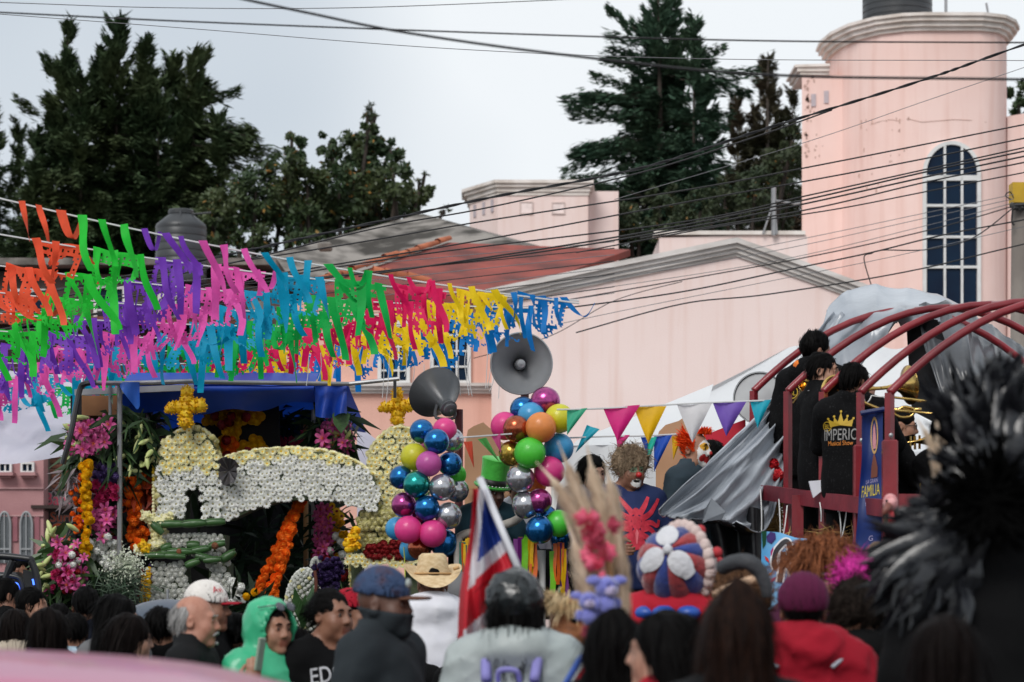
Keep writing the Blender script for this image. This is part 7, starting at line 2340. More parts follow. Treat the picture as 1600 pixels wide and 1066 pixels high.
person('big dark haired man in a navy jacket seen from behind', 134, 919, 15, 182, hair=('short', 2, .3), topm=C_navy, top=L(collar=.03, seed=5), fat=1.12, group=GW)
person('woman with long black hair and bowed face behind the girl with bangs', 186, 934, 12.2, 150, hyaw=-42, pitch=6, hair=('long', 3, .26), topm=C_gray, sh=.9, face=True, group=GW)
person('girl with dark brown bangs in profile, facing right, low at the left', 205, 964, 11.6, 105, hyaw=0, pitch=4, hair=('bangs', 2, .2), hm=H_dbrown, sk=SK_L, topm=C_black, sh=.9, face=True, group=GW)
person('dark haired person seen from behind, left of the grey haired man', 250, 951, 12.4, 195, hyaw=-30, hair=('short', 5, .3), hm=H_black, topm=C_black, top=L(collar=.03), group=GW)
person('person with smooth black hair between the grey haired man and the raincoat', 372, 960, 12.6, 185, hair=('bun', 1, .3), topm=C_char, group=GW)
person('short dark haired person half hidden below the navy jacket', 88, 968, 14.8, 200, hair=('short', 1, .3), topm=C_black, group=GW)
# grey haired man
pr = person('balding grey haired man with a moustache, in profile facing right', 303, 931, 10.9, 82, hyaw=4, pitch=2, hair=('balding', 1, .3), hm=H_grey, sk=skin('ruddy', (.44, .215, .15)), topm=C_char, top=L(collar=.045, seed=6), fat=1.1, face=True, hk=dict(jaw=1.08, nose=1.25), fine=.0078, browm=H_grey)
b = MB()
for sx in (-1, 1):
 b.tube([(0, -.108, -.046), (sx * .016, -.104, -.05), (sx * .03, -.09, -.062)], [.006, .0075, .004], 6)
b.tube([(-.012, -.1, -.095), (0, -.103, -.098), (.012, -.1, -.095)], [.006, .01, .006], 6)
tag(headpart(pr, 'moustache', b, H_grey), kind='stuff')
# white cap man
pr = person('man in a white and red cap, in profile behind the grey haired man', 322, 914, 12.4, 78, hyaw=6, hair=('fade', 2, .3), sk=SK_B, topm=C_black, top=L(collar=.04, seed=7), face=True, hk=dict(nose=1.2))
cap_hat(pr, cloth('off_white_cap', (.72, .68, .64)), C_red, crown=(.093, .118, .108))
v, f = text_mesh('Avi'); q2 = MB()
def on_cap(x, y):
 a = RAD(48 + 26 * x); z = .085 + .05 * y; k = math.sqrt(max(.05, 1 - ((z - .046) / .108) ** 2)) * 1.035
 return (-.093 * k * math.cos(a), .016 - .118 * k * math.sin(a), z)
q2.add([on_cap(x, y) for x, y in v], f); headpart(pr, 'cap_lettering', q2, mat('cap_red_thread', (.5, .03, .05), .7), smooth=False)
# umbrella
um = thing('umbrella', 'dark blue umbrella dome behind the grey haired man', 'umbrella', P(262, 1060, 14.6))
b = MB(); o = P(262, 931, 14.6); R0 = .44
b.lathe([(R0 * math.sin(t), R0 * .82 * (math.cos(t) - 1) - .02) for t in np.linspace(.02, 1.35, 9)], 8, o); b.build('canopy', mat('umbrella_blue', (.03, .05, .08), .5, (.024, .04, .066), 4, sheen=.3), um, smooth=True)
b = MB(); b.tube([o + Vector((0, 0, .04)), o + Vector((0, 0, -.75))], .008, 6); b.build('shaft', M_steel, um)
# person carrying it lower down
person('dark haired person standing under the dark blue umbrella', 266, 985, 14.6, 180, hair=('short', 3, .3), topm=C_black, group=GW)
# green raincoat
AR = L(e=(.28, -.06, 1.12), w=(.235, -.2, 1.32), dir=(-.05, -.1, 1), palm=(-.6, 1, 0), curl=.75)
pr = person('person in a hooded green raincoat holding up a phone', 424, 944, 11.0, 38, hyaw=6, pitch=3, hair=('under', 3, .12), hm=H_black, sk=SK_T, topm=C_green, top=L(hood='up', grow=.036, amp=.022, seed=8, sleeve=.86), arms=(AR, None), face=True, fine=.0078)
b = MB()
for sx in (-1, 1):
 b.lathe([(0, .004), (.024, .004), (.027, 0), (.024, -.004), (0, -.004)], 14, (sx * .032, -.098, .118), (0, -1, .75))
 b.tube([(sx * .055, -.09, .125), (sx * .11, -.02, .11)], .003, 5)
b.tube([(-.01, -.1, .122), (.01, -.1, .122)], .003, 5)
headpart(pr, 'sunglasses', b, mat('smoky_lens', (.06, .06, .075), .12, spec=.7))
mm = pr['m']; w = Vector(arm_pts(AR, -1)[2])
b = MB(); b.box(mm @ (w + Vector((.018, -.045, .15))), (.072, .012, .15), Matrix.Rotation(RAD(8), 3, 'Y') @ Matrix.Rotation(RAD(72), 3, 'Z'), bevel=.006); tag(b.build('phone', mat('pale_phone_case', srgb(150, 170, 150), .4)), 'pale green phone held up by the person in the green raincoat', 'phone')
person('person in a purple grey top hidden behind the green raincoat', 452, 978, 12.2, 175, hair=('short', 2, .3), topm=C_purpg, group=GW)
person('person with a light blue bow tied in dark hair', 356, 972, 13.2, 172, hair=('tail', 1, .3), topm=C_black, group=GW)
b = MB(); c = P(351, 972, 13.0)
for sx in (-1, 1): b.add([c, c + Vector((sx * .04, -.01, .02)), c + Vector((sx * .045, -.01, -.02))], [(0, 1, 2)])
b.sphere(c, .009, 8, 6); tag(b.build('hair_bow', mat('sky_blue_satin', srgb(80, 190, 230), .4)), 'small sky blue bow in dark hair beside the grey haired man', 'bow')
# woman in the black T-shirt
pr = person('frowning woman with tied back hair in a black T-shirt with white lettering', 516, 923, 11.1, 32, hyaw=16, hair=('bun', 2, .3), hm=H_black, sk=SK_B, topm=C_black, top=L(name='t_shirt', hood=None, neck=1.5, hole=.078, sleeve=.25, seed=9, grow=.018), fat=1.15, face=True, fine=.0075, hk=dict(jaw=1.12, nose=1.15))
text_on(pr, 'shirt_lettering', 'EDONX', -.02, 1.33, .27, .075, mat('white_print', (.55, .55, .58), .6), slant=.05)
pr = person('person in a bright red cap behind the woman in black', 548, 924, 12.8, 70, hyaw=10, hair=('fade', 1, .3), sk=SK_B, topm=C_char, face=True)
cap_hat(pr, C_red, C_red)
# masked man
pr = person('man in a dark jacket, blue cap and dark face covering walking right', 596, 896, 9.4, 62, hyaw=10, hair=None, sk=SK_D, topm=C_slate, top=L(collar=.05, seed=10, grow=.03, amp=.014), fat=1.08, face=True, trous=C_black)
cap_hat(pr, mat('worn_blue_cap', (.02, .045, .11), .8, (.05, .02, .03), 14, bump=.4, lo=.5, hi=.7), cloth('brown_brim', (.12, .05, .028)), crown=(.094, .118, .112), bl=.1)
def gaiter(p):
 d = head_sdf(p) - .012
 d = smin(d, cap(p, (0, .012, -.05), (0, .03, -.17), .066, .07), .03)
 return smax(smax(d, p[..., 2] + .018 - .15 * p[..., 1], .006), -(p[..., 2] + .17), .006)
headsdf(pr, 'face_covering', gaiter, ((-.12, .12), (-.15, .14), (-.19, .03)), .0085, C_slate)
b = MB(); b.lathe([(.088, 0), (.1, .012), (.094, .03), (.08, .024)], 22, (0, .02, 1.43), (0, -.18, 1)); link('neck_band', b.mesh('neck_band', cloth('khaki', (.2, .15, .08)), smooth='all'), pr['t'])
b = MB(); b.sphere((.0, -.098, .085), (.022, .01, .02), 10, 6); headpart(pr, 'badge', b, mat('pale_badge', (.4, .45, .42), .6))
# straw hat man
pr = person('man in a white hooded shirt and pale straw hat seen from behind', 676, 880, 14.6, 188, hair=('fade', 3, .3), sk=SK_B, topm=C_white, top=L(hood='down', seed=11, grow=.04, amp=.016), fat=1.12)
M_strw = mat('straw_hat_weave', srgb(228, 204, 164), .8, srgb(206, 176, 132), 30, bump=.6, bscale=180, stretch=(1, 1, 2))
def brimf(u, v):
 a = u * 2 * math.pi; r = .085 + .072 * v
 x, y = r * math.cos(a) * 1.05, r * math.sin(a) * 1.12
 z = .06 + .05 * v ** 1.6 * (math.cos(a) ** 2) - .015 * v * (math.sin(a) ** 2) - .06 * v * math.sin(a)
 return (x, y + .012, z)
b = MB(); b.grid(brimf, 48, 8)
b.lathe([(.096, .05), (.095, .07), (.088, .12), (.078, .165), (.06, .18), (.03, .17), (0, .165)], 32, (0, .012, 0))
headpart(pr, 'straw_hat', b, M_strw)
b = MB(); b.tube([(.1 * math.cos(a), .012 + .1 * math.sin(a), .066) for a in np.linspace(0, 6.283, 25)[:-1]], .006, 6, closed=True)
b.tube([(-.11, .09, .09), (-.14, .1, .1)], .01, 6); headpart(pr, 'hat_band', b, mat('tan_band', srgb(190, 150, 100), .8))
pr = person('grey hooded person squeezed between the straw hat and the striped flag', 718, 905, 16.0, 185, hair=None, topm=C_gray, top=L(hood='up', seed=12))
# ------------------------------------------------------------------ nearer people on the right
pr = person('woman in a pearl grey jacket with a lilac backpack and black head covering', 806, 905, 9.0, 172, hair=('long', 4, .06), hm=H_black, topm=C_pearl, top=L(hood='down', seed=13, grow=.045, amp=.02), fat=1.08)
def band_(p):
 d = ell(p, (0, .02, .05), (.112, .136, .122)) - wrinkle(p * 1.6, 5, .02)
 d = smax(d, -(p[..., 2] + .045 + .25 * p[..., 1] * -1), .01)
 return smax(d, -ell(p, (0, -.125, -.05), (.075, .08, .09)), .01)
headsdf(pr, 'head_covering', band_, ((-.14, .14), (-.15, .18), (-.12, .2)), .009, mat('black_satin', (.008, .01, .011), .22, (.016, .02, .021), 7, bump=.8, bscale=14))
mm = pr['m']
bp = thing('backpack', 'lilac backpack worn over the pearl grey jacket', 'backpack', mm @ Vector((0, .2, 1.0)))
b = MB(); b.box(mm @ Vector((0, .235, 1.12)), (.3 * pr['s'], .15 * pr['s'], .4 * pr['s']), Matrix.Rotation(RAD(172), 3, 'Z'), bevel=.05)
b.build('sack', C_lilac, bp, smooth=True)
b = MB(); b.box(mm @ Vector((0, .325, 1.04)), (.22 * pr['s'], .05 * pr['s'], .2 * pr['s']), Matrix.Rotation(RAD(172), 3, 'Z'), bevel=.02); b.build('front_pocket', cloth('lilac_dark', srgb(112, 106, 166)), bp, smooth=True)
for sx in (-1, 1):
 b = MB()
 cv = catmull([mm @ Vector((sx * .09, .17, 1.33)), mm @ Vector((sx * .105, .07, 1.455)), mm @ Vector((sx * .115, -.09, 1.4)), mm @ Vector((sx * .13, -.13, 1.2)), mm @ Vector((sx * .15, .02, 1.0)), mm @ Vector((sx * .11, .18, .95))], 5)
 b.tube(cv, .02, 8); b.build('strap', C_lilac, bp, smooth='all')
b = MB(); b.tube(catmull([mm @ Vector((-.04, .2, 1.33)), mm @ Vector((-.03, .23, 1.37)), mm @ Vector((.03, .23, 1.37)), mm @ Vector((.04, .2, 1.33))], 5), .01, 8); b.build('grab_loop', C_lilac, bp, smooth='all')
# wooden mask dancer with straw fringe
pr = person('masked dancer with a carved wooden face and straw fringe hair', 888, 932, 9.6, 20, hyaw=10, hair=None, sk=SK_B, topm=cloth('rust_costume', (.16, .05, .03)), top=L(seed=14, grow=.035))
M_wood = mat('carved_wood_mask', srgb(170, 110, 68), .6, srgb(120, 72, 42), 9, bump=.5, bscale=40, stretch=(1, 1, 3))
def maskf(p):
 d = ell(p, (0, -.03, -.02), (.098, .105, .15))
 d = smin(d, cap(p, (0, -.125, .03), (0, -.16, -.05), .014, .024), .02)
 d = smin(d, cap(p, (-.06, -.1, .06), (.06, -.1, .06), .02), .03)
 for s_ in (-1, 1):
  d = smax(d, -ell(p, (s_ * .042, -.125, .025), (.022, .04, .017)), .008)
  d = smin(d, ell(p, (s_ * .06, -.09, -.04), (.03, .03, .045)), .03)
 d = smax(d, -ell(p, (0, -.13, -.1), (.04, .03, .012)), .008)
 return d
headsdf(pr, 'mask', maskf, ((-.13, .13), (-.2, .1), (-.2, .16)), .009, M_wood)
b = MB()
for sx in (-1, 1): b.sphere((sx * .042, -.1, .025), (.02, .012, .015), 10, 6)
headpart(pr, 'eye_hole', b, mat('hole_black', (.004, .004, .004), .9))
b = MB(); b.tube(catmull([(-.09, -.09, .075), (-.04, -.128, .07), (.04, -.128, .072), (.09, -.09, .078)], 5), .005, 5); b.tube(catmull([(-.06, -.115, .1), (0, -.125, .098), (.06, -.115, .102)], 5), .004, 5); b.tube([(0, -.13, .068), (.002, -.132, .055)], .006, 5); headpart(pr, 'painted_stripe', b, mat('mask_red', srgb(176, 40, 36), .6))
R = np.random.default_rng(31)
def fringe(pr, name, n, m, gen, Lr, wid=.004, lift=.3, curve=-.6):
 vs_, fs_ = [], []
 for _ in range(n):
  c, d = gen()
  Lh = R.uniform(*Lr); d = d / np.linalg.norm(d)
  sd = np.cross(d, R.normal(0, 1, 3)); sd = sd / np.linalg.norm(sd) * wid
  k0 = len(vs_)
  for j in range(5):
   f_ = j / 4
   q_ = c + d * Lh * f_ + np.array([0, 0, curve * Lh * f_ * f_])
   vs_ += [q_ - sd * (1 - .8 * f_), q_ + sd * (1 - .8 * f_)]
  fs_ += [(k0 + 2 * j, k0 + 2 * j + 1, k0 + 2 * j + 3, k0 + 2 * j + 2) for j in range(4)]
 me = mesh_np(name, np.array(vs_), np.array(fs_), m, smooth=True)
 return link(name, me, pr['t'], pr['hp'], pr['H'].to_euler())
def g1():
 a = R.uniform(0, 6.283); c = np.array([.09 * math.cos(a), .1 * math.sin(a) - .01, .1 + R.normal(0, .02)])
 return c, np.array([math.cos(a) * .8, math.sin(a) * .8, R.uniform(.1, .8)])
fringe(pr, 'straw_hair', 900, mat('pale_straw_hair', srgb(216, 196, 156), .8, srgb(170, 140, 96), 10), g1, (.05, .13), curve=-.9)
def g2():
 a = R.uniform(-1.1, 1.1); c = np.array([.085 * math.sin(a), -.07 * math.cos(a), -.1 + R.normal(0, .02)])
 return c, np.array([math.sin(a) * .5, -.4, -1])
fringe(pr, 'beard', 420, mat('brown_straw_beard', srgb(110, 76, 50), .8, srgb(150, 110, 70), 10), g2, (.1, .24), curve=-.1)
# two dark haired women near the camera
person('nearest long straight black hair, left of the girl in profile', 958, 966, 7.6, 182, hair=('long', 5, .45), hm=H_black, topm=C_black, sh=.92)
pr = person('dark haired girl in a red top turned to the left, low in the foreground', 1040, 962, 7.1, -128, hyaw=22, hair=('long', 6, .2), hm=H_black, sk=SK_L, topm=C_red, sh=.9, face=True)
person('woman with very long chestnut hair in the near foreground', 1148, 938, 6.3, 186, hair=('long', 7, .55), hm=H_brown, topm=C_char, sh=.95)
pr = person('dark brown haired person at the bottom right, before the black plumes', 1476, 972, 6.4, 178, hair=('long', 8, .3), hm=hmat('deep_brown', (.007, .004, .0035)), topm=C_black)
# maroon beanie
pr = person('person in a maroon knit beanie and bright red hooded jacket seen from behind', 1255, 905, 9.0, 176, hair=('short', 6, .3), hm=H_black, topm=C_red, top=L(hood='down', seed=15, grow=.045, amp=.04), fat=1.15)
def bean(p):
 d = ell(p, (0, .018, .05), (.099, .12, .105))
 d = d - .002 * np.sin(p[..., 0] * 220)
 return smax(d, -(p[..., 2] - .012 + .1 * p[..., 1]), .008)
headsdf(pr, 'beanie', bean, ((-.13, .13), (-.13, .16), (-.05, .18)), .008, C_maroon)
b = MB(); mm = pr['m']
for sx in (-1, 1):
 cv = [Vector((sx * .21, .03, 1.395)), Vector((sx * .16, .1, 1.42)), Vector((sx * .1, .15, 1.38))]
 b.tube(catmull([Vector(q) for q in cv], 4), .008, 6)
link('reflective_piping', b.mesh('reflective_piping', mat('silver_piping', (.4, .42, .48), .35), smooth='all'), pr['t'])
# jester: quilted ball mask
jr = person('costumed clown with a red and blue quilted ball head and white petals', 1058, 858, 10.4, 165, hair=None, sk=SK_T, topm=cloth('jester_red', (.42, .012, .03), (.34, .01, .02)), top=L(hood='down', seed=16, grow=.06, amp=.02), fat=1.15, scale=.98)
t = jr['t']
cb = P(1056, 884, 10.35); Rb = 62 / pxm(10.35)
pole_ = Vector((-.26, -.9, .38)).normalized()
Rj = frame_to(pole_)
inv = WM[t.name].inverted()
cols = [mat('quilt_blue', (.014, .04, .24), .7, (.008, .02, .13), 5, bump=.5, bscale=40, sheen=.4), mat('quilt_red', (.34, .025, .028), .7, (.2, .008, .012), 5, bump=.5, bscale=40, sheen=.4)]
for k in range(12):
 q = MB(); a0 = k * math.pi / 6
 def wed(u, v):
  th = v * 2.35 + .03; ph = a0 + u * math.pi / 6
  bulge = 1 - .06 * abs(2 * u - 1) ** 3
  d = Vector((math.sin(th) * math.cos(ph), math.sin(th) * math.sin(ph), math.cos(th)))
  return cb + Rj @ (d * Rb * bulge)
 q.grid(wed, 6, 16); q.build('quilt_panel', cols[k % 2], t, smooth='all')
M_petq = mat('white_felt', (.6, .6, .62), .9, (.5, .5, .53), 9, bump=.4, sheen=.3)
for k, a in enumerate((1.75, 3.6, 5.5)):
 q = MB()
 def pet(u, v):
  th = .08 + v * .8; w = .42 * math.sin(min(1, v * 1.08) * math.pi * .78 + .12)
  ph = a + (u - .5) * 2 * w / max(.3, math.sin(th) * 1.4)
  d = Vector((math.sin(th) * math.cos(ph), math.sin(th) * math.sin(ph), math.cos(th)))
  return cb + Rj @ (d * Rb * (1.03 + .03 * math.sin(u * math.pi)))
 q.grid(pet, 8, 10); q.build('petal', M_petq, t, smooth='all')
q = MB(); q.sphere(cb + pole_ * Rb * 1.03, Rb * .13, 10, 8); q.build('petal_button', M_petq, t, smooth='all')
# frill and face of the mask, turned to the right and away
fdir = Vector((.8, .55, .12)).normalized(); Rf = frame_to(fdir)
q = MB()
for k in range(26):
 a = k * 2 * math.pi / 26
 c = cb + Rf @ Vector((math.cos(a) * Rb * .96, math.sin(a) * Rb * .96, Rb * .3))
 q.sphere(c, (Rb * .16, Rb * .16, Rb * .2), 8, 6)
q.build('frill', mat('cream_frill', (.62, .5, .46), .85, (.5, .38, .36), 9, bump=.4), t, smooth='all')
q = MB(); q.sphere(cb + fdir * Rb * .25, (Rb * .86, Rb * .86, Rb * .86), 22, 14); q.build('mask_face', mat('white_face_paint', (.62, .56, .53), .6), t, smooth='all')
for d_, r_ in (((.55, .2, .78), .13), ((.92, -.35, .3), .13), ((.99, .1, .1), .1)):
 q = MB(); dd = Vector(d_).normalized(); q.sphere(cb + dd * Rb * 1.12, Rb * r_ * 1.1, 12, 8); q.build('pompom', mat('red_felt', (.46, .03, .04), .8, bump=.3), t, smooth='all')
q = MB(); mmj = jr['m']
for k in range(9):
 a = k / 9 * 6.283
 c = Vector((.15 * math.cos(a), .03 + .13 * math.sin(a), 1.43)); q.sphere(c, (.06, .06, .035), 8, 6)
link('blue_ruff', q.mesh('blue_ruff', mat('royal_blue_satin', (.02, .09, .42), .4), smooth='all'), t)
# horned dark mask
pr = person('dancer with a curved dark grey horn and fur on a dark mask', 1160, 905, 9.8, 185, hair=('curly', 3, .3), hm=hmat('brown_fur', srgb(110, 80, 58), srgb(60, 42, 32), .8), topm=cloth('brown_costume', (.06, .035, .025)), top=L(seed=17, grow=.05))
M_hornm = mat('dark_foam_horn', (.045, .048, .055), .7, (.03, .032, .036), 8, bump=.3)
b = MB(); b.tube(catmull([P(1128, 888, 9.6), P(1145, 880, 9.55), P(1168, 878, 9.5), P(1186, 892, 9.5), P(1196, 914, 9.5), P(1198, 934, 9.5)], 6), [.03 + .008 * math.sin(i / 30 * 3.1) - .0004 * i for i in range(31)], 10); b.build('horn', M_hornm, pr['t'], smooth='all')
b = MB(); b.tube(catmull([P(1118, 930, 9.8), P(1140, 918, 9.7), P(1170, 908, 9.7), P(1186, 906, 9.72)], 5), [.02] * 16, 8); b.build('pale_horn', mat('pale_bone', srgb(206, 170, 140), .6), pr['t'], smooth='all')
b = MB()
# ginger wig, pink wig, basket, fur animal, bird
pr = person('masked dancer with a shaggy ginger wig and black eye mask, behind the beanie', 1284, 856, 10.6, 20, hyaw=18, hair=('curly', 4, .3), hm=H_fox, sk=SK_L, topm=cloth('plum', (.1, .02, .06)), hk=dict(nose=1.4), face=True)
def g3():
 v_ = R.normal(0, 1, 3); v_ /= np.linalg.norm(v_); v_[2] = abs(v_[2]); c = v_ * np.array([.12, .12, .1]) + np.array([0, .01, .05])
 return c, v_ * .7 + np.array([R.normal(0, .3), R.normal(0, .3), .2])
fringe(pr, 'wig_strand', 900, H_fox, g3, (.1, .22), .003, curve=-1.1)
b = MB(); b.tube(catmull([(-.075, -.05, .012), (-.032, -.095, .01), (0, -.1, .018), (.032, -.095, .01), (.075, -.05, .012)], 4), .018, 8); headpart(pr, 'eye_mask', b, mat('black_leather', (.012, .012, .013), .4))
pr = person('dancer with a glossy hot pink wig beside the ginger wig', 1350, 884, 10.3, 160, hair=('curly', 9, .1), hm=H_hotpink, topm=C_black, top=L(hood='down', seed=51))
pr = person('dancer wearing a tall brown woven basket hat', 1384, 872, 10.8, 170, hair=('short', 3, .3), topm=C_black)
b = MB(); b.lathe([(.12, .02), (.115, .03), (.1, .12), (.085, .17), (.05, .195), (0, .2)], 24, (0, .01, 0)); headpart(pr, 'basket_hat', b, mat('woven_brown', srgb(126, 100, 76), .9, srgb(92, 70, 52), 30, bump=.8, bscale=90))
pr = person('dancer with dark curly fur headdress in front of the black plumes', 1340, 922, 9.7, 180, hair=('curly', 5, .3), hm=hmat('dark_fur', (.022, .016, .013), (.008, .006, .005), .8), topm=C_black, top=L(hood='down', seed=50))
bird = thing('turkey_puppet', 'feathered turkey head with a bare pink face rising over the crowd', 'puppet', P(1396, 870, 10.9))
b = MB(); cpts = catmull([P(1404, 880, 10.9), P(1402, 845, 10.9), P(1394, 815, 10.88), P(1391, 795, 10.85), P(1390, 786, 10.82)], 5)
b.tube(cpts, [.11, .105, .1, .09, .08, .07, .06, .05, .045, .042, .04, .04, .038, .036, .036, .036, .035, .034, .034, .033, .03], 12)
b.build('neck', mat('brown_feather', srgb(84, 66, 50), .9, srgb(50, 38, 30), 30, bump=.8, bscale=70), bird, smooth='all')
b = MB(); b.sphere(P(1391, 786, 10.82), (.034, .05, .042), 14, 10); b.build('head', mat('bare_pink_skin', srgb(220, 160, 160), .6, srgb(180, 110, 112), 30, bump=.5), bird, smooth='all')
b = MB(); b.tube([P(1389, 790, 10.78), P(1383, 798, 10.76), P(1379, 806, 10.76)], [.02, .014, .003], 8); b.build('beak', mat('horn_beak', srgb(120, 70, 60), .5), bird, smooth='all')
b = MB(); b.tube([P(1392, 800, 10.8), P(1394, 815, 10.78)], [.012, .018], 8); b.build('wattle', mat('wattle_red', srgb(180, 60, 64), .6), bird, smooth='all')
b = MB(); b.sphere(P(1386, 783, 10.785), .008, 8, 6); b.build('eye', M_iris, bird)
# ================================================================== performers on the floats
M_clw = mat('white_greasepaint', (.62, .6, .58), .6); M_clr = mat('red_greasepaint', (.42, .02, .02), .5); M_cly = mat('yellow_greasepaint', srgb(206, 150, 20), .6); M_clg = mat('green_greasepaint', srgb(120, 150, 120), .6); M_mouth = mat('mouth_black', (.012, .006, .006), .4)
CH = L(e=(.25, -.06, 1.12), w=(.17, -.24, 1.08), curl=.7)
pr = person('laughing clown with shaggy ash blond hair and a red spider design on a navy shirt', 985, 706, 16.3, 14, hyaw=12, pitch=4, roll=.06, hair=('curly', 1, .3), hm=H_blond, sk=SK_B, topm=cloth('navy_print', (.012, .022, .075), (.02, .03, .1)),
   top=L(name='t_shirt', neck=1.5, hole=.075, sleeve=.3, seed=21, grow=.024), fat=1.22, z0=.85, face=True, fine=.0075, hk=dict(mouth_open=1.0, jaw=1.15), arms=(CH, L(e=(.27, -.02, 1.12), w=(.22, -.2, 1.06), curl=.6)),
   paint=[((0, -.09, -.078), (.04, .05, .028), M_clw), ((.031, -.09, .016), (.026, .05, .026), M_clg), ((-.031, -.09, .016), (.026, .05, .026), M_clg), ((0, -.085, -.064), (.023, .03, .011), M_mouth)])
b = MB(); b.sphere((0, -.112, -.024), .02, 14, 10); headpart(pr, 'clown_nose', b, mat('red_foam', (.5, .02, .02), .35))
b = MB(); b.box((0, -.092, -.056), (.024, .008, .007), bevel=.002); headpart(pr, 'teeth', b, mat('teeth', (.6, .55, .45), .4))
M_spr = mat('red_print', (.62, .03, .06), .6, (.4, .012, .03), 30)
def ring_pts(cx, cz, rx, rz, n=18): return [(cx + rx * math.cos(a), cz + rz * math.sin(a)) for a in np.linspace(0, 6.283, n, endpoint=False)]
sp_, sf_ = [], []
for (cx, cz, rx, rz) in ((0, 1.24, .034, .05), (0, 1.13, .05, .07), (0, 1.31, .024, .026)):
 o = len(sp_); r_ = ring_pts(cx, cz, rx, rz); sp_ += r_ + [(cx, cz)]; sf_ += [(o + i, o + (i + 1) % 18, o + 18) for i in range(18)]
decal(pr, 'printed_spider', sp_, sf_, M_spr)
for sx in (-1, 1):
 for (pts) in ([(.02, 1.29), (.07, 1.36), (.1, 1.41)], [(.03, 1.26), (.1, 1.3), (.15, 1.36), (.17, 1.4)], [(.03, 1.22), (.1, 1.24), (.15, 1.22), (.17, 1.26)], [(.03, 1.19), (.09, 1.2), (.14, 1.16), (.16, 1.18)], [(.03, 1.16), (.09, 1.13), (.13, 1.06)], [(.03, 1.12), (.08, 1.06), (.1, 1.0)]):
  c = catmull([(x * sx, z, 0) for x, z in pts], 6)
  Lp, Rp = [], []
  for i, p in enumerate(c):
   d = (c[min(i + 1, len(c) - 1)] - c[max(0, i - 1)]).normalized(); w = .021 * (1 - .6 * i / len(c)) ; n = Vector((-d.y, d.x, 0)) * w
   Lp.append((p.x + n.x, p.y + n.y)); Rp.append((p.x - n.x, p.y - n.y))
  k = len(c)
  decal(pr, 'printed_leg', Lp + Rp, [(i, i + 1, k + i + 1, k + i) for i in range(k - 1)], M_spr)
decal(pr, 'printed_highlight', [(-.012, 1.17), (-.004, 1.1), (.004, 1.1), (.012, 1.17), (0, 1.2)], [(0, 1, 2, 3, 4)], mat('pink_print', srgb(230, 110, 120), .6), off=.008)
# second clown
pr = person('clown in a denim jacket with white, yellow and red face paint and orange hair', 1083, 674, 16.6, 48, hyaw=12, hair=None, sk=SK_T, topm=C_denim, top=L(collar=.045, seed=22), z0=.85, scale=1.06, face=True, fine=.0075, hk=dict(nose=1.3), fat=1.1,
   paint=[((0, -.09, -.03), (.085, .075, .1), M_clw), ((.033, -.09, .02), (.028, .05, .026), M_cly), ((-.033, -.09, .02), (.028, .05, .026), M_cly), ((0, -.09, -.066), (.036, .05, .026), M_clr), ((.045, -.07, -.05), (.02, .05, .026), M_clr), ((-.045, -.07, -.05), (.02, .05, .026), M_clr), ((0, -.12, -.024), (.016, .03, .018), M_clr)])
def g4():
 s_ = R.choice([-1, 1]); a = R.uniform(-.2, 1.9)
 c = np.array([s_ * .078 * (1 if a < 1.2 else .6), .0 + .075 * math.sin(a) - .02, .04 + R.normal(0, .03)])
 return c, np.array([s_ * .5, .35, .9]) + R.normal(0, .25, 3)
tag(fringe(pr, 'orange_tuft', 620, H_orange, g4, (.05, .1), .005, curve=-.3), kind='stuff')
def g5():
 c = np.array([R.normal(0, .03), -.06 + R.normal(0, .015), .105]); return c, np.array([R.normal(0, .4), -.25, .9])
fringe(pr, 'orange_forelock', 260, H_orange, g5, (.05, .09), .005, curve=-.4)
b = MB(); b.box((.15, -.125, 1.24), (.02, .006, .05)); link('gold_pin', b.mesh('gold_pin', mat('brass_pin', (.6, .42, .12), .3, metal=.8)), pr['t'])
person('dark haired person just right of the orange haired clown, half hidden by the tarp', 1113, 690, 17.1, 160, hair=('short', 2, .3), topm=cloth('wine', (.12, .012, .03)), z0=.85, scale=1.0)
person('dark haired woman behind the pampas plumes, left of the laughing clown', 927, 714, 17.3, 20, hyaw=10, pitch=10, hair=('halfup', 4, .12), hm=H_black, sk=SK_L, topm=C_purpg, z0=.85, scale=.95, face=True)
# man in the green hat
AG = L(e=(.27, -.16, 1.13), w=(.2, -.36, 1.02), curl=.9, palm=(0, 0, -1))
pr = person('man in a tall green party hat and dark teal sweatshirt gripping the white rail', 772, 742, 17.2, 22, hyaw=14, pitch=16, hair=('short', 1, .3), sk=SK_D, topm=C_teal, top=L(seed=23), z0=.85, face=True, arms=(AG, AG))
b = MB(); b.lathe([(.086, .035), (.128, .03), (.142, .045), (.14, .052), (.125, .042), (.1, .048), (.098, .06), (.096, .09), (.104, .2), (.11, .245), (.1, .25), (0, .247)], 32, (0, .01, 0)); headpart(pr, 'party_hat', b, mat('green_felt', srgb(76, 200, 70), .6, srgb(56, 170, 54), 6, bump=.3, sheen=.3), smooth=True)
b = MB(); b.lathe([(.1, .055), (.1015, .06), (.1, .1), (.098, .1)], 32, (0, .01, 0)); headpart(pr, 'hat_band', b, mat('black_band', (.01, .01, .01), .5))
b = MB()
for k in range(10):
 a = -2.4 + k * .2; b.sphere((.135 * math.cos(a), .01 + .135 * math.sin(a), .058), .008, 6, 4)
headpart(pr, 'hat_beads', b, mat('silver_bead', (.7, .7, .7), .2, metal=1))
b = MB(); b.tube([(-.02, -.135, 1.2), (.0, -.14, 1.235), (.012, -.14, 1.2)], .004, 5); link('printed_mark', b.mesh('printed_mark', mat('white_print', (.55, .55, .58), .6)), pr['t'])
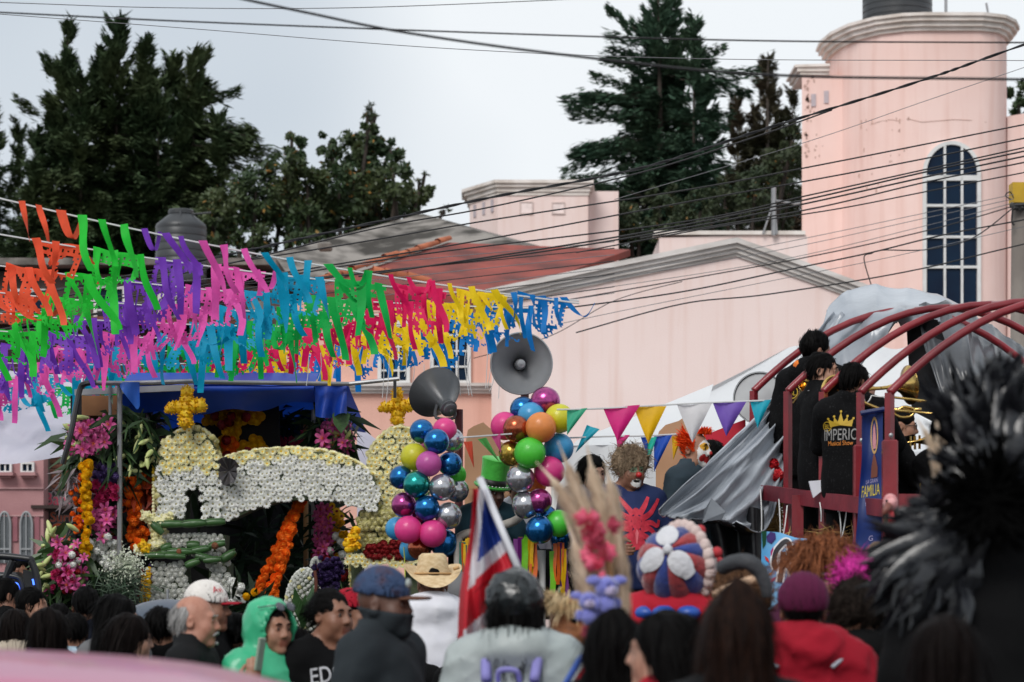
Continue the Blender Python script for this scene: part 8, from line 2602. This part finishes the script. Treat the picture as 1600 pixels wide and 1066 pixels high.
person('person in a white shirt mostly hidden behind the right balloon bunch', 812, 738, 17.5, 10, hair=('short', 3, .3), sk=SK_B, topm=C_white, top=L(seed=24), z0=.85, scale=.95, face=True)
# ---- the band on the truck
C_suit = mat('cloth_speckled_black', (.0035, .0035, .004), .85, (.03, .03, .032), 120, detail=1, lo=.66, hi=.74, bump=.2, bscale=180, spec=.12, bdist=.003)
GB = 'brass band players on the truck'
PLAY = L(e=(.24, -.14, 1.2), w=(.12, -.27, 1.42), curl=.8, palm=(-1, 0, 0))
M_emb = mat('gold_embroidery', srgb(196, 160, 40), .6); M_sil = mat('silver_embroidery', srgb(150, 148, 146), .55, srgb(120, 118, 116), 50); M_oreb = mat('orange_embroidery', srgb(214, 128, 40), .6)
sb = thing('straw_bale', 'straw bale under the players at the left end of the truck', 'straw bale', P(1255, 0, 16.8) * Vector((1, 1, 0)) + Vector((0, 0, bedz)))
b = MB(); b.box(P(1255, 0, 16.8) * Vector((1, 1, 0)) + Vector((0, 0, bedz + .16)), (.85, .5, .32), bevel=.04); b.build('bale', M_straw, sb)
b = MB()
for dx in (-.22, .22): b.box(P(1255, 0, 16.8) * Vector((1, 1, 0)) + Vector((dx, 0, bedz + .16)), (.012, .515, .335), bevel=.004)
tag(b.build('twine', M_white, sb), kind='stuff')
def badge(pr, cx, cz, r=.042, back=True, side=None):
 """round BL badge"""
 n = 24
 pts = [(cx + r * math.cos(a), cz + r * math.sin(a)) for a in np.linspace(0, 6.283, n, endpoint=False)] + [(cx + r * .84 * math.cos(a), cz + r * .84 * math.sin(a)) for a in np.linspace(0, 6.283, n, endpoint=False)]
 decal(pr, 'badge_ring', pts, [(i, (i + 1) % n, n + (i + 1) % n, n + i) for i in range(n)], M_emb, front=not back)
 text_on(pr, 'badge_lettering', 'BL', cx, cz, r * 1.15, r * .95, M_emb, front=not back)
p1 = person('tallest bandsman with upright black hair and an orange collar, at the left', 1272, 522, 16.85, 152, hyaw=-40, hair=('tall', 1, .3), hm=H_black, sk=SK_B, topm=C_suit, top=L(seed=31, grow=.036, hem=.74, hood='down', amp=.01), scale=1.03, z0=bedz + .3, group=GB, fat=1.05, trous=C_black)
badge(p1, .105, 1.31)
b = MB(); b.tube(catmull([(.13, .03, 1.425), (.1, .1, 1.475), (.03, .125, 1.49), (-.06, .1, 1.47)], 5), [.03 + .012 * math.sin(i) for i in range(16)], 8); link('orange_collar', b.mesh('orange_collar', mat('orange_fleece', srgb(232, 130, 50), .9, srgb(206, 104, 36), 20, bump=.5, bscale=60), smooth='all'), p1['t'])
p2 = person('bandsman in profile with a white shirt collar, blowing his horn beside the tallest one', 1284, 553, 15.95, 106, hyaw=-32, pitch=2, hair=('short', 2, .3), hm=H_black, sk=SK_T, topm=C_suit, top=L(seed=32, grow=.03, hem=.74, vneck=.1, amp=.01), scale=1.0, z0=bedz, face=True, arms=(PLAY, PLAY), group=GB, fine=.0078, trous=C_black)
b = MB(); b.lathe([(.07, 0), (.084, .006), (.078, .055), (.066, .05)], 22, (0, .022, 1.435), (0, -.3, 1)); link('shirt_collar', b.mesh('shirt_collar', C_white, smooth='all'), p2['t'])
p3 = person('bandsman with a crown and silver lettering embroidered on his black back', 1334, 569, 15.45, 160, hyaw=-36, hair=('short', 7, .3), hm=H_black, sk=SK_B, topm=C_suit, top=L(seed=33, grow=.034, hem=.74, amp=.008, collar=.03), scale=.98, z0=bedz, group=GB, arms=(PLAY, PLAY), trous=C_black)
ex, ez = .055, 1.245
text_on(p3, 'back_lettering', 'IMPERIO', ex, ez, .235, .075, M_sil, front=False)
decal(p3, 'letter_backing', [(ex - .12, ez - .03), (ex + .12, ez - .03), (ex + .12, ez + .03), (ex - .12, ez + .03)], [(0, 1, 2, 3)], mat('grey_thread', srgb(96, 94, 92), .8), front=False, off=.003)
text_on(p3, 'back_script', 'Musical Show', ex, ez - .056, .17, .03, M_oreb, front=False)
cw = [(-.075, .05), (.075, .05), (.085, .1), (.05, .075), (.045, .115), (.02, .08), (0, .145), (-.02, .08), (-.045, .115), (-.05, .075), (-.085, .1)]
decal(p3, 'embroidered_crown', [(ex + x, ez + z) for x, z in cw] + [(ex, ez + .06)], [(i, (i + 1) % 11, 11) for i in range(11)], M_emb, front=False)
for (x, z) in ((.085, .103), (.045, .118), (0, .15), (-.045, .118), (-.085, .103)):
 decal(p3, 'crown_bead', [(ex + x + .008 * math.cos(a), ez + z + .008 * math.sin(a)) for a in np.linspace(0, 6.283, 10, endpoint=False)], [tuple(range(10))], M_emb, front=False)
badge(p3, .15, 1.3, .032)
p4 = person('bandsman with glasses and a beard in profile behind the near red stake', 1407, 640, 16.0, 80, hyaw=4, pitch=4, hair=('fade', 4, .3), hm=H_black, sk=SK_T, topm=C_suit, top=L(seed=34, grow=.03, vneck=.1), scale=.95, z0=1.25, face=True, hk=dict(nose=1.25), arms=(PLAY, PLAY), group=GB, trous=C_black)
b = MB()
for sx in (-1, 1):
 b.tube([(sx * .033 + .023 * math.cos(a), -.103, .008 + .018 * math.sin(a)) for a in np.linspace(0, 6.283, 17)[:-1]], .0028, 5, closed=True)
 b.tube([(sx * .056, -.1, .012), (sx * .082, -.02, .014)], .0028, 5)
b.tube([(-.01, -.105, .012), (.01, -.105, .012)], .0025, 5); headpart(p4, 'glasses', b, mat('dark_frame', (.015, .015, .016), .3))
def beard(p):
 d = head_sdf(p) - .005
 d = smax(d, p[..., 2] + .042 + .3 * (p[..., 1] + .09), .008)
 d = smax(d, -ell(p, (0, -.1, -.062), (.024, .03, .012)), .004)
 return smax(d, -(p[..., 2] + .125), .006)
headsdf(p4, 'beard', beard, ((-.11, .11), (-.14, .1), (-.15, .0)), .008, H_black)
p5 = person('bandsman with a round yellow badge on his sleeve, partly behind the black plumes', 1478, 652, 15.5, 128, hyaw=-20, hair=('short', 6, .3), hm=H_black, sk=SK_T, topm=C_suit, top=L(seed=35, grow=.036, vneck=.08), scale=.97, z0=1.2, arms=(PLAY, PLAY), group=GB, trous=C_black)
b = MB(); b.lathe([(.07, 0), (.084, .006), (.078, .055), (.066, .05)], 22, (0, .022, 1.435), (0, -.2, 1)); link('shirt_collar', b.mesh('shirt_collar', C_white, smooth='all'), p5['t'])
badge(p5, .175, 1.235, .045)
person('bandsman in a white cap almost hidden at the far right of the truck', 1508, 640, 17.0, 110, hair=('fade', 5, .3), sk=SK_T, topm=C_suit, scale=.95, z0=1.4, group=GB, trous=C_black)
# shirt tails hanging out
for (pts, lab) in (([(1264, 752), (1288, 750), (1283, 768), (1271, 778), (1268, 768)], p2), ([(1308, 782), (1338, 783), (1332, 796), (1310, 800)], p3)):
 q = MB(); q.prism([P(x, y, 15.5 if lab is p2 else 15.25) for x, y in pts], (0, .03, 0)); q.build('shirt_tail', C_white, lab['t'])
# instruments
M_brass = mat('polished_brass', (.7, .48, .16), .2, (.6, .38, .12), 5, metal=1.0)
M_brassd = mat('brass_inside', (.5, .3, .1), .3, metal=1.0)
def bellprof(R_, L_, r0=.012):
 out = [(r0 + (R_ - r0) * (k / 12) ** 3.2, -L_ * (1 - k / 12)) for k in range(13)]
 return out + [(R_ * 1.02, .004), (R_ * .98, .006)] + [(max(r0 * .6, a - .003), z + .002) for a, z in out[::-1][1:]]
ins = thing('trombone', 'brass trombone whose bell shows between the profile bandsman and the embroidered back', 'trombone', P(1308, 606, 15.75))
ax = Vector((-.55, -.8, .18)).normalized(); c = P(1302, 606, 15.7)
b = MB(); b.lathe(bellprof(.085, .18), 32, c, ax); b.build('bell', M_brass, ins, smooth='all')
b = MB(); e = c - ax * .18
b.tube(catmull([e, e - ax * .03, e - ax * .05 + Vector((.03, 0, -.03)), e + Vector((.05, 0, -.05)), c + Vector((.06, .1, -.05)), c + Vector((.05, .04, -.06))], 6), .009, 8); b.build('slide', M_brass, ins, smooth='all')
b = MB()
for k in range(3): b.tube([c - ax * (.05 + .04 * k), c - ax * (.05 + .04 * k) + Vector((.05, 0, -.05))], .006, 6)
b.build('brace', M_brass, ins)
ins = thing('trombone', 'brass trombone with its wide bell flaring right and a long slide, above the blue banner', 'trombone', P(1400, 610, 15.3))
ax = Vector((.9, .3, .12)).normalized(); c = P(1420, 602, 15.4)
b = MB(); b.lathe(bellprof(.125, .2), 36, c, ax); b.build('bell', M_brass, ins, smooth='all')
e = c - ax * .2
b = MB(); b.tube(catmull([e, e - ax * .1, e - ax * .16 + Vector((0, 0, -.05)), P(1376, 640, 15.3), P(1392, 640, 15.25), P(1440, 640, 15.2)], 6), .012, 8); b.build('tubing', M_brass, ins, smooth='all')
for k, (x0, y0, x1, y1) in enumerate(((1388, 620, 1505, 634), (1384, 640, 1520, 652))):
 b = MB(); b.tube([P(x0, y0, 15.2), P(x1, y1, 15.0)], .008, 8); b.build('slide', M_brass, ins, smooth='all')
b = MB(); b.tube(catmull([P(1505, 634, 15.0), P(1518, 637, 15.0), P(1524, 644, 15.0), P(1520, 652, 15.0)], 5), .009, 8); b.build('slide_crook', M_brass, ins, smooth='all')
b = MB(); b.tube(catmull([P(1395, 646, 15.2), P(1408, 652, 15.2), P(1424, 650, 15.2), P(1428, 640, 15.2), P(1412, 636, 15.2), P(1395, 646, 15.2)], 5), .009, 8); b.build('tuning_loop', M_brass, ins, smooth='all')
ins = thing('trumpet', 'small brass trumpet at the lips of the bandsman with glasses', 'trumpet', P(1440, 690, 15.9))
c = P(1456, 688, 15.85); ax = Vector((.95, -.25, .08)).normalized()
b = MB(); b.lathe(bellprof(.05, .2, .007), 24, c, ax); b.build('bell', M_brass, ins, smooth='all')
b = MB(); b.tube([c - ax * .2, P(1430, 690, 15.9)], .007, 6); b.build('lead_pipe', M_brass, ins)
for k in range(3):
 b = MB(); b.tube([c - ax * (.08 + .03 * k) + Vector((0, 0, -.05)), c - ax * (.08 + .03 * k) + Vector((0, 0, .04))], .008, 6); b.build('valve', M_brass, ins)
ins = thing('trumpet', 'yellow brass bell edge at the neck of the tallest bandsman', 'trumpet', P(1258, 606, 16.5))
c = P(1259, 604, 16.35)
b = MB(); b.lathe(bellprof(.055, .22, .007), 24, c, (.2, -.6, .3)); b.build('bell', M_brass, ins, smooth='all')
# ================================================================== striped flag on a pole
fg = thing('striped_flag', 'red, white and blue striped flag on a white pole above the backpack', 'flag', P(815, 905, 9.2))
b = MB(); b.tube([P(750, 748, 9.3), P(818, 908, 9.1)], .014, 10); b.build('pole', mat('white_plastic_pole', (.62, .62, .66), .4), fg, smooth='all')
M_fr = mat('flag_red', srgb(208, 34, 52), .6, srgb(190, 26, 42), 5, trans=.3); M_fw = mat('flag_white', (.72, .71, .75), .6, trans=.3); M_fb = mat('flag_blue', srgb(30, 62, 150), .6, trans=.3)
nu, nv = 44, 70
b = MB()
def fpx(u, v):
 xl = 739 - 26 * v + 3 * math.sin(v * 7); xr = 758 + 42 * min(1, v * 1.9) - 26 * max(0, v - .52) * 2
 return xl + (xr - xl) * u, 764 + 244 * v - 34 * u * max(0, v - .3)
vv = []
for i in range(nu + 1):
 for j in range(nv + 1):
  u, v = i / nu, j / nv; x, y = fpx(u, v)
  p = P(x, y, 9.25 + .05 * math.sin(u * 9 + v * 3) + .035 * math.sin(u * 17 - v * 5)); vv.append(p)
ff, mi = [], []
for i in range(nu):
 for j in range(nv):
  x, y = fpx((i + .5) / nu, (j + .5) / nv)
  xl = 739 - 26 * (j + .5) / nv
  s_ = x - xl; D = y - (884 - (x - 740) * .9)
  if s_ < 9: m_ = 0
  elif s_ < 19 and D < 30: m_ = 1
  elif D < 0: m_ = 2
  elif D < 24: m_ = 1
  elif D < 88: m_ = 0
  elif D < 112: m_ = 1
  else: m_ = 0
  ff.append((i * (nv + 1) + j, (i + 1) * (nv + 1) + j, (i + 1) * (nv + 1) + j + 1, i * (nv + 1) + j + 1)); mi.append(m_)
b.v = [tuple(p) for p in vv]; b.f = ff; b.m = mi
b.build('cloth', [M_fr, M_fw, M_fb], fg, smooth='all')
rc = thing('red_cape', 'red cloth with a blue border low in front of the straight black hair', 'cape', P(915, 1300, 7.9))
b = MB(); b.prism([P(893, 1070, 7.9), P(938, 1000, 7.9), P(934, 1075, 7.8)], (0, .03, 0)); b.build('cloth', C_red, rc)
b = MB(); b.tube([P(880, 1075, 7.88), P(906, 1030, 7.88), P(938, 998, 7.88), P(938, 1075, 7.8)], .012, 6); b.build('border', mat('royal_blue_satin', (.02, .09, .42), .4), rc)
b = MB(); b.prism([P(893, 1068, 7.92), P(934, 1068, 7.85), P(934, 1400, 7.85), P(893, 1400, 7.92)], (0, .03, 0)); b.build('drape', C_red, rc)
# ================================================================== pampas staff
M_pam = mat('pampas_plume', srgb(238, 222, 200), .9, srgb(212, 190, 166), 8, trans=.3)
def plume(parent, pts, Y, wpx, n, seed, m=M_pam, name='plume', droop=-.2):
 R_ = np.random.default_rng(seed)
 c = catmull([P(x, y, Y + dy) for x, y, dy in pts], 10)
 C = np.array([tuple(q) for q in c]); T = unit(np.gradient(C, axis=0))
 w = wpx * 1.15 / pxm(Y)
 vs_, fs_ = [], []
 for _ in range(n):
  t = R_.uniform(0, 1); i = int(t * (len(C) - 1))
  d = R_.normal(0, 1, 3); d -= T[i] * (d @ T[i]); d /= np.linalg.norm(d)
  env = math.sin(min(1, t * 1.15 + .12) * math.pi) ** .6
  Lh = w * env * R_.uniform(.5, 1.25); base = C[i] + d * w * .05
  sd = np.cross(d, T[i]) * .0022
  k0 = len(vs_)
  for j in range(4):
   f_ = j / 3
   q_ = base + (T[i] * 1.5 + d * (1.1 - .6 * f_)) * Lh * f_ + np.array([0, 0, droop * Lh * f_ * f_])
   vs_ += [q_ - sd * (1 - .7 * f_), q_ + sd * (1 - .7 * f_)]
  fs_ += [(k0 + 2 * j, k0 + 2 * j + 1, k0 + 2 * j + 3, k0 + 2 * j + 2) for j in range(3)]
 b = MB(); b.tube(c, [w * .2 * math.sin(min(1, .1 + i / len(c)) * math.pi) + .002 for i in range(len(c))], 6)
 o = Vector(WM[parent.name].translation)
 k = len(b.v)
 me = mesh_np(name, np.concatenate([np.array(vs_)]) - np.array(o), np.array(fs_), m, smooth=True)
 pl_ = link(name, me, parent)
 b.build('plume_core', m, pl_, smooth='all')
 return pl_
Yp = 7.8
ps_ = thing('pampas_staff', 'staff of tall beige pampas plumes with pink flowers and purple plush toys', 'staff', P(968, 1500, Yp))
plume(ps_, [(950, 930, 0), (920, 850, 0), (878, 770, 0), (838, 722, .02)], Yp, 24, 1500, 1)
plume(ps_, [(955, 920, .05), (925, 830, .05), (895, 750, .05), (872, 690, .03)], Yp, 24, 1500, 2)
plume(ps_, [(962, 910, .1), (946, 820, .1), (928, 750, .1), (916, 690, .1)], Yp, 22, 1400, 3)
plume(ps_, [(968, 900, .05), (964, 830, .05), (956, 770, .03), (944, 722, 0)], Yp, 22, 1300, 4)
plume(ps_, [(930, 990, -.04), (918, 930, -.04), (905, 870, -.04), (880, 800, -.04)], Yp, 26, 1300, 5)
plume(ps_, [(978, 1000, .03), (975, 930, .03), (972, 880, .03), (966, 820, .03)], Yp, 20, 1200, 6)
b = MB(); b.tube([P(968, 1500, Yp), P(960, 1000, Yp), P(948, 850, Yp)], .014, 8); b.build('stick', mat('plain_timber', srgb(190, 148, 104), .8), ps_)
M_cor = mat('coral_pink_fabric', srgb(236, 116, 142), .85, srgb(206, 66, 98), 40, rand=.2, trans=.15)
FL['pinkp'] = daisy_mesh('fabric_flower', M_cor, M_cor, .062, 7, .75, .15, 4)
inv = WM[ps_.name].inverted()
for (x, y, s_) in ((920, 812, .62), (938, 806, .6), (948, 822, .6), (918, 832, .62), (935, 830, .66), (945, 842, .55), (922, 850, .5), (926, 866, .58), (944, 864, .6), (934, 878, .6), (922, 882, .45), (944, 884, .45), (934, 898, .36), (926, 985, .5), (944, 980, .5), (958, 985, .5), (934, 1004, .5), (952, 1006, .5), (942, 1024, .42), (968, 976, .4)):
 link('fabric_flower', FL['pinkp'], ps_, inv @ P(x, y, Yp - .1 + rng.uniform(-.02, .02)), (1.5 + rng.uniform(-.5, .5), rng.uniform(-.5, .5), rng.uniform(0, 6)), s_ * 1.0)
M_plu = mat('lilac_plush', srgb(124, 128, 200), .95, srgb(92, 96, 172), 20, bump=.6, bscale=90, sheen=.6); M_plu2 = mat('pale_lilac_plush', srgb(182, 170, 206), .95, bump=.5, bscale=90, sheen=.6)
def plush(px, py, r, look, label):
 Y = Yp - .16; u = r / pxm(Y); c = P(px, py, Y)
 t = thing('plush_toy', label, 'plush toy', c, 'plush toys tied to the staff')
 lk = Vector(look).normalized(); rt = Vector((0, 0, 1)).cross(lk).normalized() * -1
 q = MB(); q.sphere(c, (u * .95, u * .9, u * .88), 18, 12); q.build('head', M_plu, t, smooth='all')
 q = MB(); q.sphere(c + lk * u * .75 - Vector((0, 0, u * .25)), (u * .55, u * .5, u * .42), 14, 10); q.build('muzzle', M_plu2, t, smooth='all')
 for sx in (-1, 1):
  q = MB(); q.sphere(c + rt * sx * u * 1.15 + Vector((0, 0, u * .55)), (u * .62, u * .25, u * .38), 12, 8); q.build('ear', M_plu, t, smooth='all')
  q = MB(); q.sphere(c + lk * u * .82 + rt * sx * u * .32 + Vector((0, 0, u * .3)), u * .1, 8, 6); q.build('eye', M_iris, t)
  q = MB(); q.sphere(c + rt * sx * u * .9 - Vector((0, 0, u * 1.3)), (u * .38, u * .4, u * .55), 10, 8); q.build('paw', M_plu, t, smooth='all')
 q = MB(); q.sphere(c + lk * u * 1.2 - Vector((0, 0, u * .1)), u * .13, 8, 6); q.build('nose', M_iris, t)
 q = MB(); q.sphere(c - Vector((0, 0, u * 1.35)), (u * .8, u * .72, u * .9), 14, 10); q.build('body', M_plu, t, smooth='all')
plush(948, 918, 20, (.5, -1, -.1), 'upper lilac plush toy on the pampas staff, facing right')
plush(920, 940, 17, (.1, -1, 0), 'lower lilac plush toy hanging left on the pampas staff')
# ================================================================== black plume costume
M_blk = mat('black_plastic_strip', (.006, .0065, .008), .24, (.012, .013, .017), 9, bump=.12, bscale=18, spec=.55)
cs = thing('plume_costume', 'huge costume of radiating glossy black plastic plumes at the right edge', 'costume', P(1552, 1440, 7.2))
def feather(seed):
 R_ = random.Random(seed); ph = R_.uniform(0, 6); cv = R_.uniform(-.25, .25)
 q = MB()
 for k in range(4):
  ta, ln, oy, wd = R_.uniform(-.2, .2), R_.uniform(.75, 1.0), R_.uniform(-.12, .12), R_.uniform(.09, .15); ph = R_.uniform(0, 6)
  def fn(u, v):
   w = wd * math.sin(min(1, .2 + v * .8) * math.pi) ** .8 + .003
   s_ = (u - .5) * 2
   return (s_ * w * .5 + cv * v * v + ta * v + .03 * math.sin(v * 5 + ph), oy * v - .1 * abs(s_) * w + .07 * math.sin(v * 4 + ph), v * ln)
  q.grid(fn, 2, 9)
 return q.mesh('feather', M_blk, smooth='all', recalc=False)
FE = [feather(k) for k in range(10)]
cc = P(1552, 790, 7.25); inv = WM[cs.name].inverted()
for k in range(290):
 a = RAD(rng.uniform(55, 250)) if k % 5 else RAD(rng.uniform(-20, 60))
 r0 = 0
 dg = math.degrees(a); reach = float(np.interp(dg, [-20, 50, 80, 105, 119, 138, 168, 186, 205, 235, 250], [150, 210, 270, 225, 140, 96, 112, 140, 255, 270, 190]))
 r0 = rng.uniform(35, 120) * min(1, reach / 210) / pxm(7.2)
 Lf = (reach - r0 * pxm(7.2)) * rng.uniform(.75, 1.05) / pxm(7.2)
 Lf = max(.09, Lf)
 d = Vector((math.cos(a), 0, math.sin(a)))
 layer = rng.uniform(-.1, .3)
 base = cc + d * r0 + Vector((0, layer * .5 + .02 - r0 * .25, 0))
 dirv = d + Vector((0, rng.uniform(-.3, .25), rng.uniform(-.2, .08)))
 Rm = frame_to(dirv, Vector((0, -1, 0)))
 link('feather', FE[k % 10], cs, inv @ base, (Rm @ Matrix.Rotation(rng.uniform(-.35, .35), 3, 'Z')).to_euler(), (rng.uniform(.6, 1.0) * min(.5, .15 + Lf), min(.5, .15 + Lf), Lf))
M_vel = mat('black_velvet', (.002, .002, .002), 1.0, (.003, .003, .003), 5, spec=0)
b = MB(); b.sphere(P(1550, 782, 7.2), (.1, .1, .11), 24, 16)
b.build('hood', M_vel, cs, smooth='all')
for k in range(70):
 a = k * 2.39996; r0 = .115 * math.sqrt(k / 70)
 d = Vector((math.cos(a), -.35, math.sin(a)))
 link('hood_tuft', FE[k % 10], cs, inv @ (P(1550, 782, 7.08) + Vector((math.cos(a) * r0, rng.uniform(-.02, .05), math.sin(a) * r0))), (frame_to(d, Vector((0, -1, 0)))).to_euler(), (.1, .1, rng.uniform(.05, .11)), [M_vel])
person('dancer inside the black plume costume, seen only as dark clothes', 1552, 745, 7.35, 180, hair=None, topm=C_black, top=L(grow=.07, seed=41, hood='up'), scale=1.0, z0=0.16, fat=1.2)
tuf = thing('pampas_tuft', 'beige pampas tuft standing beside the black plumes', 'plume', P(1468, 860, 7.55))
plume(tuf, [(1466, 820, 0), (1468, 760, 0), (1466, 700, 0), (1462, 620, 0)], 7.55, 17, 1100, 7)
plume(tuf, [(1466, 780, .03), (1460, 720, .03), (1448, 680, .03), (1432, 655, .03)], 7.55, 11, 700, 8)
plume(tuf, [(1468, 740, .03), (1476, 700, .03), (1484, 672, .03)], 7.55, 11, 500, 9)
tuf2 = thing('pampas_tuft', 'beige pampas tuft behind the plumes at the very right edge', 'plume', P(1604, 760, 7.6))
plume(tuf2, [(1600, 800, 0), (1602, 740, 0), (1606, 660, 0)], 7.6, 20, 900, 10)
# ================================================================== pink car in front
M_carp = mat('pink_car_paint', srgb(180, 116, 140), .35, srgb(174, 110, 134), 1, coat=.3, spec=.35)
car = thing('pink_car', 'glossy pale pink car roof cut by the lower left corner', 'car', (-2.0, 5.5, 0))
def section(x):
 """half profile of the body at x: list of (y, z), sill to roof centre"""
 pass
L0, L1 = -4.35, .2
b = MB()
def body(u, v):
 x = L0 + (L1 - L0) * u
 e = min(u, 1 - u)
 hw = .86 - .18 * max(0, 1 - e / .09) ** 2
 zb = .92 + .02 * math.sin(u * math.pi) - .12 * max(0, 1 - e / .07) ** 2
 a = v * 2 * math.pi
 return (x, 5.5 + hw * max(-1, min(1, 1.25 * math.sin(a))), .32 + (zb - .32) * (.5 - .5 * max(-1, min(1, 1.3 * math.cos(a)))))
b.grid(body, 40, 32); b.build('body', M_carp, car, smooth='all')
ru = [(-3.5, .93, .78), (-3.1, 1.2, .7), (-2.75, 1.42, .64), (-2.4, 1.475, .62), (-1.8, 1.495, .61), (-1.3, 1.492, .61), (-.95, 1.478, .62), (-.7, 1.45, .63), (-.5, 1.4, .65), (-.25, 1.2, .7), (-.06, .95, .78)]
b = MB()
rc_ = catmull([(x, z, w) for x, z, w in ru[2:9]], 6)
vs_ = []
for q in rc_:
 for j in range(15):
  t = j / 14 * 2 - 1
  vs_.append((q.x, 5.5 + q.z * t * (1.0), q.y - .055 * abs(t) ** 2.6))
k = len(rc_)
b.add(vs_, [(i * 15 + j, (i + 1) * 15 + j, (i + 1) * 15 + j + 1, i * 15 + j + 1) for i in range(k - 1) for j in range(14)])
o = b.build('roof', M_carp, car, smooth='all'); md = o.modifiers.new('thickness', 'SOLIDIFY'); md.thickness = .03; md.offset = -1
M_cglass = mat('car_glass', (.01, .012, .014), .05, spec=.6)
b = MB()
gp_ = catmull([(x, z, w) for x, z, w in ru], 4)
vs_ = []
for q in gp_:
 for j in range(11):
  t = j / 10 * 2 - 1
  vs_.append((q.x, 5.5 + (q.z - .015) * t, q.y - .035 - .05 * abs(t) ** 2.6))
k = len(gp_)
b.add(vs_, [(i * 11 + j, (i + 1) * 11 + j, (i + 1) * 11 + j + 1, i * 11 + j + 1) for i in range(k - 1) for j in range(10)])
for s_ in (0, 10):
 o_ = len(b.v)
 b.add([vs_[i * 11 + s_] for i in range(k)] + [(vs_[i * 11 + s_][0], 5.5 + (.8 if s_ else -.8), .9) for i in range(k)], [(i, i + 1, k + i + 1, k + i) for i in range(k - 1)])
b.build('window', M_cglass, car, smooth='all')
for y in (4.72, 6.28):
 for x0, x1, z0, z1 in ((-3.1, -2.75, .93, 1.4), (-1.75, -1.75, .93, 1.46), (-.3, -.6, .93, 1.37)):
  q = MB(); q.tube([(x0, y + (.0), z0), (x1, 5.5 + (y - 5.5) * .79, z1)], .035, 6); q.build('pillar', M_carp, car, smooth='all')
 for x in (-3.5, -.75):
  link('wheel', wmm, car, Vector((x, y + (.06 if y < 5.5 else -.06), .33)) - Vector((-2.0, 5.5, 0)), (0, 0, math.pi / 2), .92)
 q = MB(); q.box((-1.35, y + (.02 if y > 5.5 else -.02), .78), (.16, .03, .03), bevel=.01); q.build('door_handle', M_steel, car)
for y in (5.0, 6.0):
 q = MB(); q.box((.19, y, .72), (.04, .3, .14), bevel=.02); q.build('tail_light', mat('tail_red', (.3, .01, .01), .2), car)
 q = MB(); q.box((-4.33, y, .7), (.05, .3, .13), bevel=.02); q.build('headlight', mat('lamp_glass', (.5, .5, .5), .1), car)
# ================================================================== dark off-road buggy at the left edge
M_bug = mat('black_tube', (.012, .013, .014), .35)
bg_ = thing('roll_cage_buggy', 'black roll cage buggy with glowing blue reflections at the left edge', 'buggy', P(20, ground_py(18.6), 18.6))
def PB(x, y, dy=0): return P(x, y, 18.6 + dy)
for dy in (0, 1.3):
 q = MB(); q.tube(catmull([PB(62, 945, dy), PB(58, 905, dy), PB(50, 880, dy), PB(40, 873, dy), PB(-30, 871, dy), PB(-90, 905, dy), PB(-110, 950, dy)], 6), .028, 8); q.build('cage_tube', M_bug, bg_, smooth='all')
q = MB(); q.tube([PB(40, 873), PB(40, 873, 1.3)], .028, 8); q.build('cage_tube', M_bug, bg_)
q = MB(); q.tube([PB(-30, 871), PB(-30, 871, 1.3)], .028, 8); q.build('cage_tube', M_bug, bg_)
q = MB(); q.tube(catmull([PB(38, 945), PB(34, 912), PB(26, 902), PB(0, 900), PB(-20, 910)], 5), .022, 8); q.build('cage_tube', M_bug, bg_, smooth='all')
q = MB(); q.tube([PB(8, 905), PB(20, 876)], .03, 8); q.build('cage_tube', M_bug, bg_)
q = MB(); q.box(PB(-22, 975, .65), (.82, 1.45, .4), bevel=.1); q.build('tub', mat('dark_green_plastic', (.015, .03, .02), .5), bg_)
q = MB(); q.box(PB(10, 935, .8), (.3, .3, .42), bevel=.05); q.build('seat', mat('black_vinyl', (.012, .012, .013), .5), bg_)
q = MB(); q.prism([PB(36, 890, .7), PB(58, 895, .7), PB(62, 945, .7), PB(34, 945, .7)], (0, .05, 0)); q.build('rear_panel', M_bug, bg_)
M_blueglow = mat('blue_reflection_glow', (.02, .06, .4), .3, emit=(.05, .16, 1.0), emit_s=2.2)  # blue reflections on the buggy put in as self-glowing strips
q = MB(); q.tube(catmull([PB(4, 920, -.06), PB(14, 912, -.06), PB(26, 912, -.06), PB(30, 922, -.06)], 4), .009, 6); q.build('glow_strip', M_blueglow, bg_)
q = MB(); q.tube([PB(51, 905, -.05), PB(53, 914, -.05)], .007, 6); q.build('glow_strip', M_blueglow, bg_)
for (x, dy) in ((-80, 0), (40, 0), (-80, 1.3), (40, 1.3)):
 link('wheel', wmm, bg_, WM[bg_.name].inverted() @ Vector((PB(x, 0).x, 18.6 + dy, .36)), (0, 0, math.pi / 2))
person('person in a pale cap sitting beyond the black buggy', 28, 872, 20.4, 30, hair=('short', 1, .3), sk=SK_B, topm=C_black, z0=.1)
# ================================================================== crown of the band truck: rain of fine cords left out; far crowd between the floats
fill = [(735, 985, 13.0, 'plain black haired spectator low behind the striped flag'), (860, 1000, 11.6, 'dark haired spectator between the backpack and the straw mask'), (1000, 985, 11.8, 'black haired spectator below the quilted ball mask'),
  (1205, 965, 12.0, 'dark haired spectator hidden beside the red jacket'), (470, 985, 13.4, 'dark haired spectator between raincoat and black T-shirt'), (165, 985, 13.6, 'dark haired spectator low at the left behind the girl'), (640, 990, 14.0, 'dark haired spectator behind the masked man'), (1420, 960, 9.6, 'dark clothed spectator at the foot of the black plumes'), (1105, 960, 11.5, 'dark haired spectator behind the long chestnut hair')]
for k, (x, y, Y, lab) in enumerate(fill):
 person(lab, x, y, Y, 180 + (k * 37) % 40 - 20, hair=('short', 1 + k % 7, .3), topm=(C_black, C_char, C_navy)[k % 3], group='dark haired spectators with only the crown showing')
